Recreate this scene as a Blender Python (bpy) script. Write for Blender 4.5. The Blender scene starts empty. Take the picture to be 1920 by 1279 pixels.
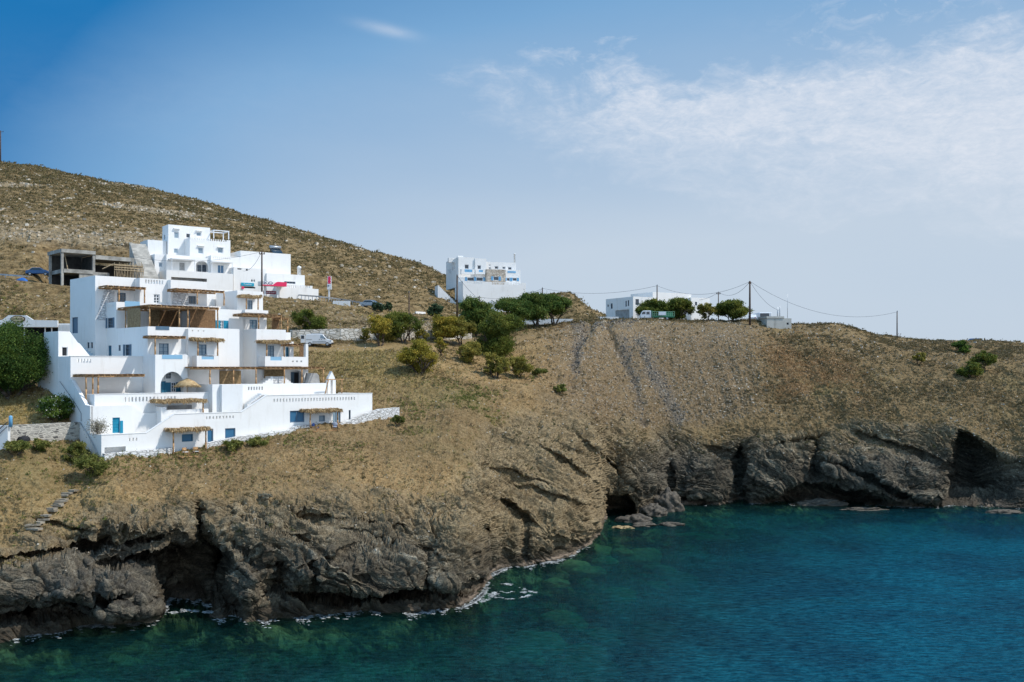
import bpy, math, random, time
import numpy as np
from mathutils import Vector
T0 = time.time()
S = bpy.context.scene
C = S.collection
F = 1867.0            # focal length in pixels of a 1920-wide frame
HZ = 690.0            # row of the horizon
CH = 22.0             # camera height over the sea, metres

# ---------------------------------------------------------------- camera
cd = bpy.data.cameras.new('camera'); cam = bpy.data.objects.new('camera', cd); C.objects.link(cam)
cam.location = (0, 0, CH); cam.rotation_euler = (math.pi/2, 0, 0)
cd.sensor_width = 36; cd.lens = 36*F/1920; cd.shift_y = (HZ-639.5)/1920
cd.clip_start = 0.5; cd.clip_end = 9000
S.camera = cam
S.view_settings.view_transform = 'Standard'; S.view_settings.look = 'None'
S.view_settings.exposure = 0.0; S.view_settings.gamma = 1

# ---------------------------------------------------------------- sun and sky
SUN = Vector((0.60, -0.10, 0.78)).normalized()
sl = bpy.data.lights.new('sun', 'SUN'); so = bpy.data.objects.new('sun', sl); C.objects.link(so)
sl.energy = 3.9; sl.angle = math.radians(0.55); sl.color = (1, 0.955, 0.89)
so.rotation_euler = (-SUN).to_track_quat('-Z', 'Y').to_euler()
W = bpy.data.worlds.new('World'); S.world = W; W.use_nodes = True
wn = W.node_tree.nodes; wl = W.node_tree.links; wn.clear()
def N(nodes, t, **k):
    n = nodes.new(t)
    for a, b in k.items():
        setattr(n, a, b)
    return n
def build_sky():
    out = N(wn, 'ShaderNodeOutputWorld'); bg = N(wn, 'ShaderNodeBackground')
    sky = N(wn, 'ShaderNodeTexSky', sky_type='NISHITA', sun_disc=False)
    sky.sun_elevation = math.asin(SUN.z); sky.sun_rotation = math.atan2(SUN.x, SUN.y)
    sky.air_density = 1.0; sky.dust_density = 1.2; sky.ozone_density = 2.5; sky.altitude = 10
    tc = N(wn, 'ShaderNodeTexCoord'); sep = N(wn, 'ShaderNodeSeparateXYZ')
    wl.new(tc.outputs['Generated'], sep.inputs[0])
    def M(op, a, b=None, c=None, clamp=False):
        m = N(wn, 'ShaderNodeMath', operation=op); m.use_clamp = clamp
        for i, v in enumerate((a, b, c)):
            if v is None: continue
            if isinstance(v, (int, float)): m.inputs[i].default_value = v
            else: wl.new(v, m.inputs[i])
        return m.outputs[0]
    x, y, z = sep.outputs[0], sep.outputs[1], sep.outputs[2]
    # azimuth and elevation (in rough radians) of the view direction
    az = M('ARCTAN2', x, y); el = M('ARCSINE', z)
    def noise(sx, sz, scale, detail, rough, ox=0.0, dist=0.0):
        cmb = N(wn, 'ShaderNodeCombineXYZ')
        wl.new(M('MULTIPLY_ADD', az, sx, ox), cmb.inputs[0]); wl.new(M('MULTIPLY', el, sz), cmb.inputs[1])
        cmb.inputs[2].default_value = ox
        n = N(wn, 'ShaderNodeTexNoise'); n.inputs['Scale'].default_value = scale
        n.inputs['Detail'].default_value = detail; n.inputs['Roughness'].default_value = rough
        n.inputs['Distortion'].default_value = dist
        wl.new(cmb.outputs[0], n.inputs['Vector']); return n.outputs[0]
    def gauss(a0, e0, sa, se, tilt=0.0):
        da = M('SUBTRACT', az, a0); de = M('SUBTRACT', el, e0)
        de = M('MULTIPLY_ADD', da, -tilt, de)
        q = M('ADD', M('POWER', M('ABSOLUTE', M('DIVIDE', da, sa)), 2.0), M('POWER', M('ABSOLUTE', M('DIVIDE', de, se)), 2.0))
        return M('EXPONENT', M('MULTIPLY', q, -1.0))
    # bank of broken fleecy cloud to the right, ragged above and melting into haze below
    n1 = noise(1, 2.2, 7.0, 9, 0.62, 3.1, 0.5); n2 = noise(1.0, 2.0, 34, 8, 0.68, 7.7, 0.6); n3 = noise(1, 3.2, 3.2, 5, 0.5, 1.3, 0.2); n4 = noise(1.3, 3.4, 90, 4, 0.7, 5.2, 0.4)
    nn = M('ADD', M('MULTIPLY', M('SUBTRACT', n1, 0.5), 0.16), M('MULTIPLY', M('SUBTRACT', n2, 0.5), 0.05))
    up_ = M('MULTIPLY', M('ADD', M('SUBTRACT', M('MULTIPLY_ADD', az, 0.05, 0.292), el), nn), 26.0, clamp=True)
    lo_ = M('MULTIPLY', M('ADD', M('SUBTRACT', el, M('MULTIPLY_ADD', az, -0.20, 0.200)), nn), 12.0, clamp=True)
    lf_ = M('MULTIPLY', M('ADD', az, M('MULTIPLY_ADD', nn, 1.5, 0.035)), 8.0, clamp=True)
    body = M('MULTIPLY', M('MULTIPLY', up_, lo_), lf_)
    tex = M('ADD', M('MULTIPLY', M('SUBTRACT', n2, 0.40), 2.6), M('MULTIPLY', M('SUBTRACT', n4, 0.5), 1.3))
    tex = M('ADD', M('MULTIPLY', tex, 0.5), 0.48, clamp=True)
    c1 = M('MULTIPLY', body, tex)
    puffs = M('MULTIPLY', gauss(0.40, 0.335, 0.10, 0.020, 0.10), M('MULTIPLY', M('SUBTRACT', M('ADD', M('MULTIPLY', n2, 0.7), M('MULTIPLY', n1, 0.3)), 0.49), 9.0, clamp=True))
    wisp = M('ADD', gauss(-0.125, 0.325, 0.026, 0.005, -0.16), M('MULTIPLY', gauss(-0.30, 0.25, 0.25, 0.05, 0.05), 0.20))
    c2 = M('MULTIPLY', M('MULTIPLY', wisp, M('ADD', n2, n3)), 0.33, clamp=True)
    cloud = M('ADD', M('ADD', M('MULTIPLY', c1, 0.92), M('MULTIPLY', puffs, 0.4)), c2, clamp=True)
    # pale air thickening toward the horizon and the sun side
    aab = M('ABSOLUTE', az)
    rest = M('MULTIPLY', M('SUBTRACT', aab, 0.62), 1.8, clamp=True)      # dome beside and behind the viewer, brightened to lift the shaded walls
    ex = M('EXPONENT', M('MULTIPLY', M('MAXIMUM', M('ADD', az, 0.47), -0.05), -4.0))
    A_ = M('SUBTRACT', 1.37, M('MULTIPLY', ex, 0.77))
    veil = M('SUBTRACT', A_, M('MULTIPLY', M('MAXIMUM', el, 0.0), 2.5), clamp=True)
    veil = M('ADD', veil, M('MULTIPLY', M('SUBTRACT', n3, 0.5), 0.14), clamp=True)
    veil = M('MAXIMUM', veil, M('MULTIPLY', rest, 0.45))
    rp = N(wn, 'ShaderNodeValToRGB'); e = rp.color_ramp.elements
    e[0].position, e[0].color = 0.0, (0.006, 0.178, 0.472, 1); e[1].position, e[1].color = 1.0, (0.555, 0.655, 0.775, 1)
    q = e.new(0.4); q.color = (0.195, 0.402, 0.672, 1)
    wl.new(veil, rp.inputs[0])
    sc_ = N(wn, 'ShaderNodeVectorMath', operation='SCALE'); wl.new(rp.outputs[0], sc_.inputs[0]); sc_.inputs['Scale'].default_value = 10.0
    m1 = N(wn, 'ShaderNodeMix', data_type='RGBA'); m1.inputs[0].default_value = 0.95; wl.new(sky.outputs[0], m1.inputs[6]); wl.new(sc_.outputs[0], m1.inputs[7])
    m2 = N(wn, 'ShaderNodeMix', data_type='RGBA'); wl.new(cloud, m2.inputs[0]); wl.new(m1.outputs[2], m2.inputs[6])
    m2.inputs[7].default_value = (7.7, 8.1, 8.9, 1)
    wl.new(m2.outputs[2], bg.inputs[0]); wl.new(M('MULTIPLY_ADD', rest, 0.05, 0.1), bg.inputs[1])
    wl.new(bg.outputs[0], out.inputs[0])
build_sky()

# ---------------------------------------------------------------- helpers
def tag(o, label=None, cat=None, group=None, kind=None):
    if label: o['label'] = label
    if cat: o['category'] = cat
    if group: o['group'] = group
    if kind: o['kind'] = kind
    return o
def empty(name, loc=(0, 0, 0), label=None, cat=None, group=None):
    o = bpy.data.objects.new(name, None); C.objects.link(o); o.location = loc; o.empty_display_size = 0.2
    return tag(o, label, cat, group)
def wloc(p):
    off = Vector((0, 0, 0))
    while p is not None:
        off = off+p.location; p = p.parent
    return off
def link(name, me, mat=None, parent=None):
    if mat is not None and not me.materials: me.materials.append(mat)
    o = bpy.data.objects.new(name, me); C.objects.link(o)
    if parent is not None: o.parent = parent
    return o
def npmesh(name, V, Q, smooth=False, mat=None, parent=None, local=False):
    """V (n,3) in world space; Q (m,k) equal-size polygons"""
    V = np.array(V, dtype=np.float32); Q = np.ascontiguousarray(Q, dtype=np.int32)
    if parent is not None and not local: V = V-np.array(wloc(parent), dtype=np.float32)
    me = bpy.data.meshes.new(name); k = Q.shape[1]; m = len(Q)
    me.vertices.add(len(V)); me.vertices.foreach_set('co', V.ravel())
    me.loops.add(m*k); me.loops.foreach_set('vertex_index', Q.ravel())
    me.polygons.add(m); me.polygons.foreach_set('loop_start', np.arange(0, m*k, k, dtype=np.int32))
    me.update(calc_edges=True)
    me.polygons.foreach_set('use_smooth', np.full(m, smooth, dtype=bool))
    return link(name, me, mat, parent)
def fattr(o, name, arr):
    a = o.data.attributes.new(name, 'FLOAT', 'POINT'); a.data.foreach_set('value', np.ascontiguousarray(arr, dtype=np.float32).ravel())
def cattr(o, name, arr):
    a = o.data.attributes.new(name, 'FLOAT_COLOR', 'POINT'); c = np.ones((len(arr), 4), dtype=np.float32); c[:, :3] = arr
    a.data.foreach_set('color', c.ravel())

# numpy noise (chunked over threads)
from concurrent.futures import ThreadPoolExecutor
_u = np.uint32
def _mix(h):
    h = (h ^ (h >> _u(15)))*_u(2246822519)
    h = (h ^ (h >> _u(13)))*_u(3266489917)
    return h ^ (h >> _u(16))
def _lat(v):
    i = np.floor(v); return i.astype(np.int32).view(_u), (v-i)
def _par(fn, arrs, nout=1):
    arrs = np.broadcast_arrays(*arrs); shp = arrs[0].shape
    fl = [np.ascontiguousarray(a, dtype=np.float32).ravel() for a in arrs]; n = fl[0].size; ch = 40000
    outs = [np.empty(n, np.float32) for _ in range(nout)]
    def job(s):
        with np.errstate(over='ignore'):
            r = fn(*(f[s:s+ch] for f in fl))
        if nout == 1: r = (r,)
        for o, v in zip(outs, r): o[s:s+ch] = v
    if n <= ch: job(0)
    else:
        with ThreadPoolExecutor(4) as ex: list(ex.map(job, range(0, n, ch)))
    outs = [o.reshape(shp) for o in outs]
    return outs[0] if nout == 1 else outs
def _vn(x, y, z, s):
    (ix, fx), (iy, fy), (iz, fz) = _lat(x), _lat(y), _lat(z)
    fx = fx*fx*(3-2*fx); fy = fy*fy*(3-2*fy); fz = fz*fz*(3-2*fz)
    k = _u(1.0/4294967296.0*0) if False else np.float32(1/4294967296.0)
    X = [(ix+_u(d))*_u(374761393) for d in (0, 1)]; Y = [(iy+_u(d))*_u(668265263) for d in (0, 1)]; Z = [(iz+_u(d))*_u(2147483629)+_u((s*1274126177) & 0xffffffff) for d in (0, 1)]
    def c(a, b, d): return _mix(X[a]+Y[b]+Z[d]).astype(np.float32)*k
    def ex(b, d): p = c(0, b, d); return p+(c(1, b, d)-p)*fx
    def ey(d): p = ex(0, d); return p+(ex(1, d)-p)*fy
    p = ey(0); return (p+(ey(1)-p)*fz)*2-1
def vn(x, y, z, s=0): return _par(lambda a, b, c: _vn(a, b, c, s), (x, y, z))
def fbm(x, y, z, o=4, s=0, g=0.5, lac=2.03, ridge=False):
    def f(x, y, z):
        a = 1.0; t = 0; n = 0
        for i in range(o):
            v = _vn(x, y, z, s+i*17)
            if ridge: v = 1-2*np.abs(v)
            t = t+np.float32(a)*v; n += a; a *= g; x = x*np.float32(lac)+np.float32(3.7); y = y*np.float32(lac)+np.float32(1.9); z = z*np.float32(lac)-np.float32(2.3)
        return t/np.float32(n)
    return _par(f, (x, y, z))
def facets(x, y, z, s, tilt=0.9):
    """cellular facets: each cell is a tilted plane; returns height and distance-to-edge"""
    def f(x, y, z):
        (ix, fx), (iy, fy), (iz, fz) = _lat(x), _lat(y), _lat(z)
        f1 = np.full(x.shape, 9, np.float32); f2 = f1.copy(); hv = np.zeros(x.shape, np.float32); m = _u(1023); q = np.float32(1/1023.0)
        for dx in (-1, 0, 1):
            for dy in (-1, 0, 1):
                for dz in (-1, 0, 1):
                    h = _mix((ix+_u(dx & 0xffffffff))*_u(374761393)+(iy+_u(dy & 0xffffffff))*_u(668265263)+(iz+_u(dz & 0xffffffff))*_u(2147483629)+_u(s*7919))
                    a = (h & m).astype(np.float32)*q; b = ((h >> _u(10)) & m).astype(np.float32)*q; c = ((h >> _u(20)) & m).astype(np.float32)*q
                    ex, ey, ez = fx-dx-a, fy-dy-b, fz-dz-c
                    d = ex*ex+ey*ey+ez*ez
                    near = d < f1
                    f2 = np.where(near, f1, np.minimum(f2, d))
                    hv = np.where(near, (c-.5)+((b-.5)*ex+(a-.5)*ey+(np.float32(.5)-c)*ez)*np.float32(2*tilt), hv); f1 = np.where(near, d, f1)
        return hv, np.sqrt(f2)-np.sqrt(f1)
    return _par(f, (x, y, z), 2)
def sstep(a, b, x):
    t = np.clip((x-a)/(b-a), 0, 1); return t*t*(3-2*t)
def pchip(xk, yk, x):
    xk = np.asarray(xk, float); yk = np.asarray(yk, float); h = np.diff(xk); d = np.diff(yk)/h
    m = np.zeros(len(xk)); m[0] = d[0]; m[-1] = d[-1]
    for i in range(1, len(xk)-1):
        if d[i-1]*d[i] > 0:
            w1 = 2*h[i]+h[i-1]; w2 = h[i]+2*h[i-1]; m[i] = (w1+w2)/(w1/d[i-1]+w2/d[i])
    x = np.clip(x, xk[0], xk[-1]); i = np.clip(np.searchsorted(xk, x)-1, 0, len(h)-1)
    t = (x-xk[i])/h[i]; t2 = t*t; t3 = t2*t
    return (2*t3-3*t2+1)*yk[i]+(t3-2*t2+t)*h[i]*m[i]+(-2*t3+3*t2)*yk[i+1]+(t3-t2)*h[i]*m[i+1]

# ---------------------------------------------------------------- materials
def newmat(name):
    m = bpy.data.materials.new(name); m.use_nodes = True
    n = m.node_tree.nodes; l = m.node_tree.links; b = n['Principled BSDF']
    return m, n, l, b
def mat(name, col, rough=0.8, var=0.12, vs=1.2, bump=0.0, bs=8.0, metal=0.0, col2=None, spec=0.3, dist=0.05):
    m, n, l, b = newmat(name)
    b.inputs['Roughness'].default_value = rough; b.inputs['Metallic'].default_value = metal
    b.inputs['Specular IOR Level'].default_value = spec
    tc = N(n, 'ShaderNodeTexCoord'); nz = N(n, 'ShaderNodeTexNoise'); nz.inputs['Scale'].default_value = vs
    nz.inputs['Detail'].default_value = 6; nz.inputs['Roughness'].default_value = 0.65
    l.new(tc.outputs['Object'], nz.inputs['Vector'])
    mx = N(n, 'ShaderNodeMix', data_type='RGBA'); c = col
    c2 = col2 or tuple(max(0, v*(1-2*var)) for v in c)
    mx.inputs[6].default_value = (*(min(1, v*(1+var)) for v in c), 1) if not col2 else (*c, 1); mx.inputs[7].default_value = (*c2, 1)
    r = N(n, 'ShaderNodeMapRange'); r.inputs[1].default_value = 0.35; r.inputs[2].default_value = 0.65
    l.new(nz.outputs[0], r.inputs[0]); l.new(r.outputs[0], mx.inputs[0]); l.new(mx.outputs[2], b.inputs['Base Color'])
    if bump:
        nb = N(n, 'ShaderNodeTexNoise'); nb.inputs['Scale'].default_value = bs; nb.inputs['Detail'].default_value = 5
        l.new(tc.outputs['Object'], nb.inputs['Vector'])
        bp = N(n, 'ShaderNodeBump'); bp.inputs['Strength'].default_value = bump; bp.inputs['Distance'].default_value = dist
        l.new(nb.outputs[0], bp.inputs['Height']); l.new(bp.outputs[0], b.inputs['Normal'])
    return m
# ---------------------------------------------------------------- terrain
# keys along each bearing, given as (row seen from the camera station, distance): shore, cliff edge, lower slope, bench, back of bench, upper road, foot of hill, skyline
TAB = [
 # px    W     E          K3          K4          K4b         K5          K6          K7
 (-700, 1330, (1150, 68), (930, 90), (720, 120), (700, 132), (540, 165), (460, 190), (290, 440)),
 (-300, 1260, (1080, 77), (880, 96), (700, 125), (680, 136), (525, 165), (445, 190), (290, 425)),
 (-100, 1218, (1035, 84), (845, 99), (680, 128), (665, 140), (520, 165), (440, 192), (297, 410)),
 (0,    1205, (1016, 87), (832, 97.6), (667, 128), (655, 140), (521, 165), (440, 194), (305, 400)),
 (60,   1195, (1006, 88), (830, 99.8), (664, 124), (655, 141), (526, 166), (444, 194), (311, 398)),
 (110,  1186, (985, 90), (832, 102.3), (672, 116), (655, 142), (530, 167), (446, 195), (318, 396)),
 (150,  1180, (966, 91), (838, 103.6), (682, 118), (655, 143), (534, 168), (448, 196), (325, 395)),
 (200,  1172, (952, 92), (868, 99.6), (690, 122), (655, 144), (538, 169), (452, 197), (333, 392)),
 (300,  1158, (945, 93), (864, 103), (690, 126), (650, 146), (545, 171), (462, 202), (353, 384)),
 (450,  1158, (945, 95), (840, 109), (690, 132), (648, 149), (552, 177), (492, 208), (395, 362)),
 (600,  1155, (937, 98), (806, 116.5), (690, 138), (646, 152), (562, 185), (524, 217), (440, 332)),
 (700,  1147, (935, 101), (802, 120.5), (690, 140), (643, 155), (577, 190), (545, 221), (475, 312)),
 (800,  1143, (932, 103), (777, 126), (690, 142), (640, 162), (591, 200), (565, 226), (501, 300)),
 (850,  1138, (920, 106), (752, 130), (690, 148), (638, 168), (599, 204), (578, 228), (530, 290)),
 (905,  1115, (895, 111), (745, 136), (690, 154), (640, 172), (606, 200), (590, 232), (560, 286)),
 (922,  1080, (890, 114), (743, 138), (690, 156), (640, 174), (607, 200), (591, 233), (563, 286)),
 (1000, 1056, (865, 124), (735, 146), (660, 168), (618, 184), (608, 203), (588, 240), (557, 290)),
 (1060, 1046, (850, 130), (735, 152), (650, 174), (610, 190), (606, 205), (585, 242), (548, 292)),
 (1110, 1012, (836, 138), (733, 158), (650, 178), (605, 192), (603, 206), (596, 240), (580, 290)),
 (1140, 968, (825, 151), (735, 163), (660, 178), (603, 194), (602, 207), (600, 235), (594, 290)),
 (1200, 966, (818, 157), (735, 169), (665, 182), (602, 197), (602, 210), (603, 235), (610, 285)),
 (1280, 946, (806, 166), (728, 176), (665, 186), (604, 199), (604, 212), (606, 235), (625, 280)),
 (1400, 944, (800, 168), (722, 178), (665, 188), (604, 201), (604, 213), (608, 235), (640, 280)),
 (1480, 946, (802, 167), (722, 178), (665, 190), (612, 202), (612, 214), (618, 236), (650, 280)),
 (1560, 948, (805, 166), (722, 177), (668, 190), (607, 203), (616, 215), (632, 236), (660, 280)),
 (1650, 950, (803, 165), (725, 176), (675, 190), (630, 204), (632, 215), (645, 236), (665, 280)),
 (1780, 950, (806, 164), (730, 175), (682, 189), (641, 205), (643, 216), (652, 236), (668, 280)),
 (1850, 952, (830, 162), (740, 174), (688, 188), (642, 205), (644, 216), (654, 236), (670, 280)),
 (1920, 952, (850, 160), (750, 172), (692, 186), (645, 206), (648, 216), (656, 236), (670, 280)),
 (2150, 960, (850, 156), (760, 168), (700, 182), (652, 202), (655, 214), (662, 236), (675, 280)),
 (2600, 985, (870, 150), (780, 162), (715, 178), (668, 198), (670, 210), (675, 236), (682, 280)),
]
tp = [r[0] for r in TAB]
COLS = np.concatenate([np.arange(-560, -20, 6.0), np.arange(-20, 1945, 1.45), np.arange(1945, 2150, 3.0), np.arange(2150, 2500, 8.0)])
nc = len(COLS)
A = (COLS-960)/F
Wp = pchip(tp, [r[1] for r in TAB], COLS)
keyD = []; keyZ = []
DW = CH*F/(Wp-HZ)
wig = fbm(COLS/55.0, 0*COLS, 0*COLS+2.2, 2, 5)*2.2*sstep(-30, 60, COLS)
DW = DW + wig*0.6
keyD = [np.maximum(DW-150, 6), DW-60, DW-22, DW-7, DW-1.2, DW]
shoal = np.exp(-((COLS-1180)/240.0)**2)
keyZ = [0*DW-17, -13+6.5*shoal, -7.5+4.0*shoal, -2.8+0.8*shoal, 0*DW-1.1, 0*DW-0.25]
for k in range(2, 9):
    py = pchip(tp, [r[k][0] for r in TAB], COLS); D = pchip(tp, [r[k][1] for r in TAB], COLS)
    if k == 2: py = py + 16*fbm(COLS/70.0, 0*COLS, 0*COLS+.4, 1, 9)
    z = CH+(HZ-py)/F*D
    keyD.append(D); keyZ.append(z)
    if k == 6:      # the road is a level shelf
        keyD.append(D+7.5+13*sstep(60, 120, COLS)*(1-sstep(610, 680, COLS))); keyZ.append(z+0.05)
keyD.append(keyD[-1]+90); keyZ.append(np.minimum(keyZ[-1]-14, 25+0*DW))
NR = [24, 10, 40, 34, 12, 270, 150, 150, 36, 90, 14, 60, 190, 14]
KN = ['s00', 's0', 's1', 's2', 's3', 'W', 'E', 'K3', 'K4', 'K4b', 'K5', 'K5b', 'K6', 'K7', 'K8']
Ds = []; Zs = []; Ks = []
for i, n in enumerate(NR):
    t = np.arange(n)/n
    for tt in t:
        if KN[i] == 'W':
            te = tt**1.45
            Ds.append(keyD[i]*(1-te)+keyD[i+1]*te)
        else:
            Ds.append(keyD[i]*(1-tt)+keyD[i+1]*tt)
        Zs.append(keyZ[i]*(1-tt)+keyZ[i+1]*tt); Ks.append(i+tt-1)
Ds.append(keyD[-1]); Zs.append(keyZ[-1]); Ks.append(len(NR)-1)
D0 = np.array(Ds); Z0 = np.array(Zs); KP = np.array(Ks); nr = len(KP)
# soften the profile a little
ker = np.exp(-0.5*(np.arange(-12, 13)/4.5)**2); ker /= ker.sum()
def smooth_rows(Am):
    P = np.pad(Am, ((12, 12), (0, 0)), mode='edge'); out = 0
    for i, w in enumerate(ker): out = out + w*P[i:i+Am.shape[0]]
    return out
D0 = smooth_rows(D0); Z0 = smooth_rows(Z0)
KK = np.repeat(KP[:, None], nc, 1); PX = np.repeat(COLS[None, :], nr, 0)
PY = HZ-(Z0-CH)*F/D0
# carved caves, undercuts and bulges of the cliff: (column, row, radius, radius, tilt, depth, edge sharpness)
BL = [
 (365, 1092, 66, 72, -0.25, 10.0, 6), (335, 1048, 90, 17, 0.05, 4.5, 5), (425, 1120, 34, 40, 0.6, 6.0, 6),
 (374, 975, 9, 30, -0.2, 3.0, 5), (395, 1020, 36, 26, 0.8, 2.6, 4), (440, 1040, 60, 14, 0.55, -2.0, 3), (450, 1110, 20, 50, -0.5, -2.6, 3),
 (660, 1118, 175, 12, -0.02, 4.2, 6), (820, 1106, 90, 11, -0.15, 3.2, 5), (690, 1065, 170, 46, 0.02, -3.8, 3), (560, 1015, 130, 44, 0.1, -2.4, 2.5),
 (510, 1085, 26, 40, -0.3, 3.5, 5), (590, 1075, 8, 40, -0.5, 2.0, 5), (500, 985, 80, 7, 0.3, 1.8, 4), (640, 975, 110, 6, 0.12, 1.6, 4), (720, 1010, 90, 7, 0.25, 1.6, 4),
 (800, 1060, 9, 40, -0.6, 1.8, 4), (480, 1035, 70, 8, 0.45, 2.2, 5), (620, 1030, 60, 7, -0.3, 1.6, 4),
 (860, 1030, 34, 60, 0.0, -2.2, 2.5), (908, 1022, 13, 46, 0.1, 5.5, 5), (1160, 955, 28, 24, 0.2, 8.0, 6), (1235, 935, 22, 16, 0.0, 2.5, 4),
 (120, 1030, 170, 9, -0.13, 4.2, 6), (30, 1080, 160, 44, -0.12, -3.6, 3), (215, 1105, 95, 46, 0.08, -4.6, 4), (130, 1130, 120, 9, -0.32, 3.4, 6),
 (40, 1158, 120, 12, -0.1, 2.6, 5), (250, 985, 110, 34, 0.0, -2.6, 3), (250, 1046, 70, 9, -0.1, 3.6, 5), (485, 1080, 30, 50, 0.25, -2.4, 3),
 (120, 985, 60, 5, 0.2, 1.5, 4), (250, 1110, 80, 5, 0.18, 2.2, 5), (190, 1000, 8, 26, -0.3, 1.6, 4),
 (1000, 1000, 60, 60, 0.0, -2.4, 2.5), (1075, 960, 46, 50, 0.2, -2.8, 2.5), (955, 955, 46, 13, 0.5, 3.0, 5), (1040, 930, 70, 9, 0.3, 2.4, 4), (985, 1010, 10, 40, -0.3, 2.5, 4),
 (1060, 870, 70, 9, 0.7, 2.0, 4), (1130, 860, 60, 8, 0.9, 2.0, 4), (960, 890, 60, 8, 0.3, 1.8, 4), (1020, 820, 70, 8, 0.4, 1.6, 3),
 (1195, 880, 30, 60, 0.3, -2.6, 2.5), (1320, 900, 40, 50, 0.0, -2.8, 2.5), (1388, 905, 15, 60, 0.1, 4.5, 5), (1455, 880, 46, 50, 0.0, -3.0, 3), (1255, 900, 10, 50, 0.1, 2.6, 4),
 (1470, 938, 30, 14, 0.0, 4.0, 5), (1565, 930, 78, 18, 0.1, 7.0, 6), (1600, 880, 80, 34, 0.35, -3.4, 3), (1650, 905, 80, 9, 0.45, 3.6, 5),
 (1700, 890, 60, 44, 0.4, -3.4, 3), (1530, 860, 12, 44, -0.2, 3.4, 4), (1680, 838, 80, 8, 0.35, 2.4, 4), (1300, 938, 44, 10, 0.0, 3.0, 5), (1490, 830, 50, 8, -0.2, 2.0, 4), (1360, 850, 40, 8, 0.3, 2.0, 4),
]
TOA = np.zeros_like(D0)
cm = (KK > 3.0) & (KK < 5.6)
for (bx, by, rx, ry, tl, dp, sh) in BL:
    dx = PX-bx; dy = PY-by-tl*dx
    nn = 0.35*fbm(PX/30.0, PY/30.0, 0*PX, 3, 31)
    q = np.sqrt((dx/rx)**2+(dy/ry)**2)+nn
    TOA += dp*(1-1/(1+np.exp(-(q-1)*sh*2.0)))*cm
# far right: the cliff steps back behind a dark shoulder and returns toward the viewer
st = 11.0*sstep(1768, 1800, PX+0.3*(PY-880)+12*fbm(PY/20.0, 0*PY, 0*PY, 3, 3))*(1-sstep(1795, 1930, PX))
TOA += st*sstep(4.0, 4.25, KK)*(1-sstep(4.86, 5.06, KK))
TOA *= sstep(3.0, 4.05, KK)*0.9+0.1
wup = sstep(4.0, 4.1, KK)
D1 = D0+TOA*(1-sstep(4.95, 5.5, KK))
# keep the bearing, so X follows the distance
X1 = A[None, :]*D1; Y1 = D1.copy(); Z1 = Z0.copy()
# hotel frame: origin, u runs along the fronts to the far right, v runs back to the far left
OX, OY = -41.24, 100.0
UX, UY = 0.720, 0.694
def uv(X, Y): return (X-OX)*UX+(Y-OY)*UY, -(X-OX)*UY+(Y-OY)*UX
U, V_ = uv(X1, Y1)
foot = sstep(-0.2, 1.2, U)*(1-sstep(33.6, 34.8, U))*sstep(-0.3, 1.0, V_)*(1-sstep(29, 33, V_))
# masks ---------------------------------------------------------------
en = fbm(X1*0.12, Y1*0.12, Z1*0.2, 5, 40)
ec = 5.0+en*0.50+0.10*fbm(X1*.6, Y1*.6, Z1*.9, 4, 44)
up = 0.72*np.exp(-((PX-1010)/130.0)**2)+0.12*np.exp(-((PX-1700)/150.0)**2)
rock = 1-sstep(ec+up-0.14, ec+up+0.22, KK)
hr = fbm(X1*0.022, Y1*0.03, Z1*0.12, 5, 52)
hill = sstep(7.6, 8.3, KK)
cut = np.exp(-((KK-10.95)/0.13)**2)*(1-sstep(300, 380, PX)) + 0.9*np.exp(-((KK-8.5)/0.25)**2)*sstep(540, 600, PX)*(1-sstep(830, 900, PX))*sstep(-.2, .3, hr)
outc = np.clip(sstep(0.22, 0.42, hr)*hill*0.9+cut, 0, 1)*(KK > 7.6)
def poly_mask(pts, w):
    """distance to a polyline in the slope's own column/row layout, where a spill of stone lies"""
    best = np.full(PX.shape, 1e9)
    for (x0, y0), (x1, y1) in zip(pts[:-1], pts[1:]):
        vx, vy = x1-x0, y1-y0; t = np.clip(((PX-x0)*vx+(PY-y0)*vy)/(vx*vx+vy*vy), 0, 1)
        best = np.minimum(best, np.hypot(PX-x0-t*vx, PY-y0-t*vy))
    best = best+10*fbm(PX/14.0, PY/14.0, 0*PX, 4, 66)
    return np.exp(-np.clip(best/w, 0, 9)**2)
ms = (KK > 4.8) & (KK < 8.3)
slate = np.clip(poly_mask([(1203, 640), (1218, 700), (1245, 740), (1268, 790)], 13)+poly_mask([(1085, 606), (1088, 640), (1078, 690)], 10)+0.7*poly_mask([(1165, 640), (1190, 720), (1205, 790)], 9)+0.8*poly_mask([(1060, 601), (1180, 603)], 9), 0, 1)*ms
gully = np.clip(poly_mask([(1108, 606), (1080, 660), (1072, 720)], 7)+poly_mask([(1140, 606), (1158, 660), (1190, 720), (1210, 790)], 7)+0.7*poly_mask([(1085, 700), (1125, 770)], 5), 0, 1)*ms
rust = np.clip(np.exp(-(((PX-1520-0.35*(PY-710))/85)**2+((PY-712)/62)**2)**1.5)*1.3, 0, 1)*sstep(-0.35, 0.25, fbm(X1*.16, Y1*.16, Z1*.2, 4, 71))*ms
scree = sstep(980, 1080, PX)*(1-sstep(1360, 1470, PX))*sstep(5.0, 5.3, KK)*(1-sstep(8, 8.2, KK))
redso = np.clip(np.exp(-(((PX-80)/160)**2+((PY-478)/34)**2))*1.2, 0, 1)*sstep(-.3, .2, fbm(X1*.05, Y1*.05, Z1*.1, 4, 81))
dry = np.clip(np.exp(-(((PX-40)/90)**2+((PY-770)/26)**2))*1.3+0.7*np.exp(-(((PX-700)/110)**2+((PY-690)/40)**2)), 0, 1)*(KK > 5.4)*(KK < 8)
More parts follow.
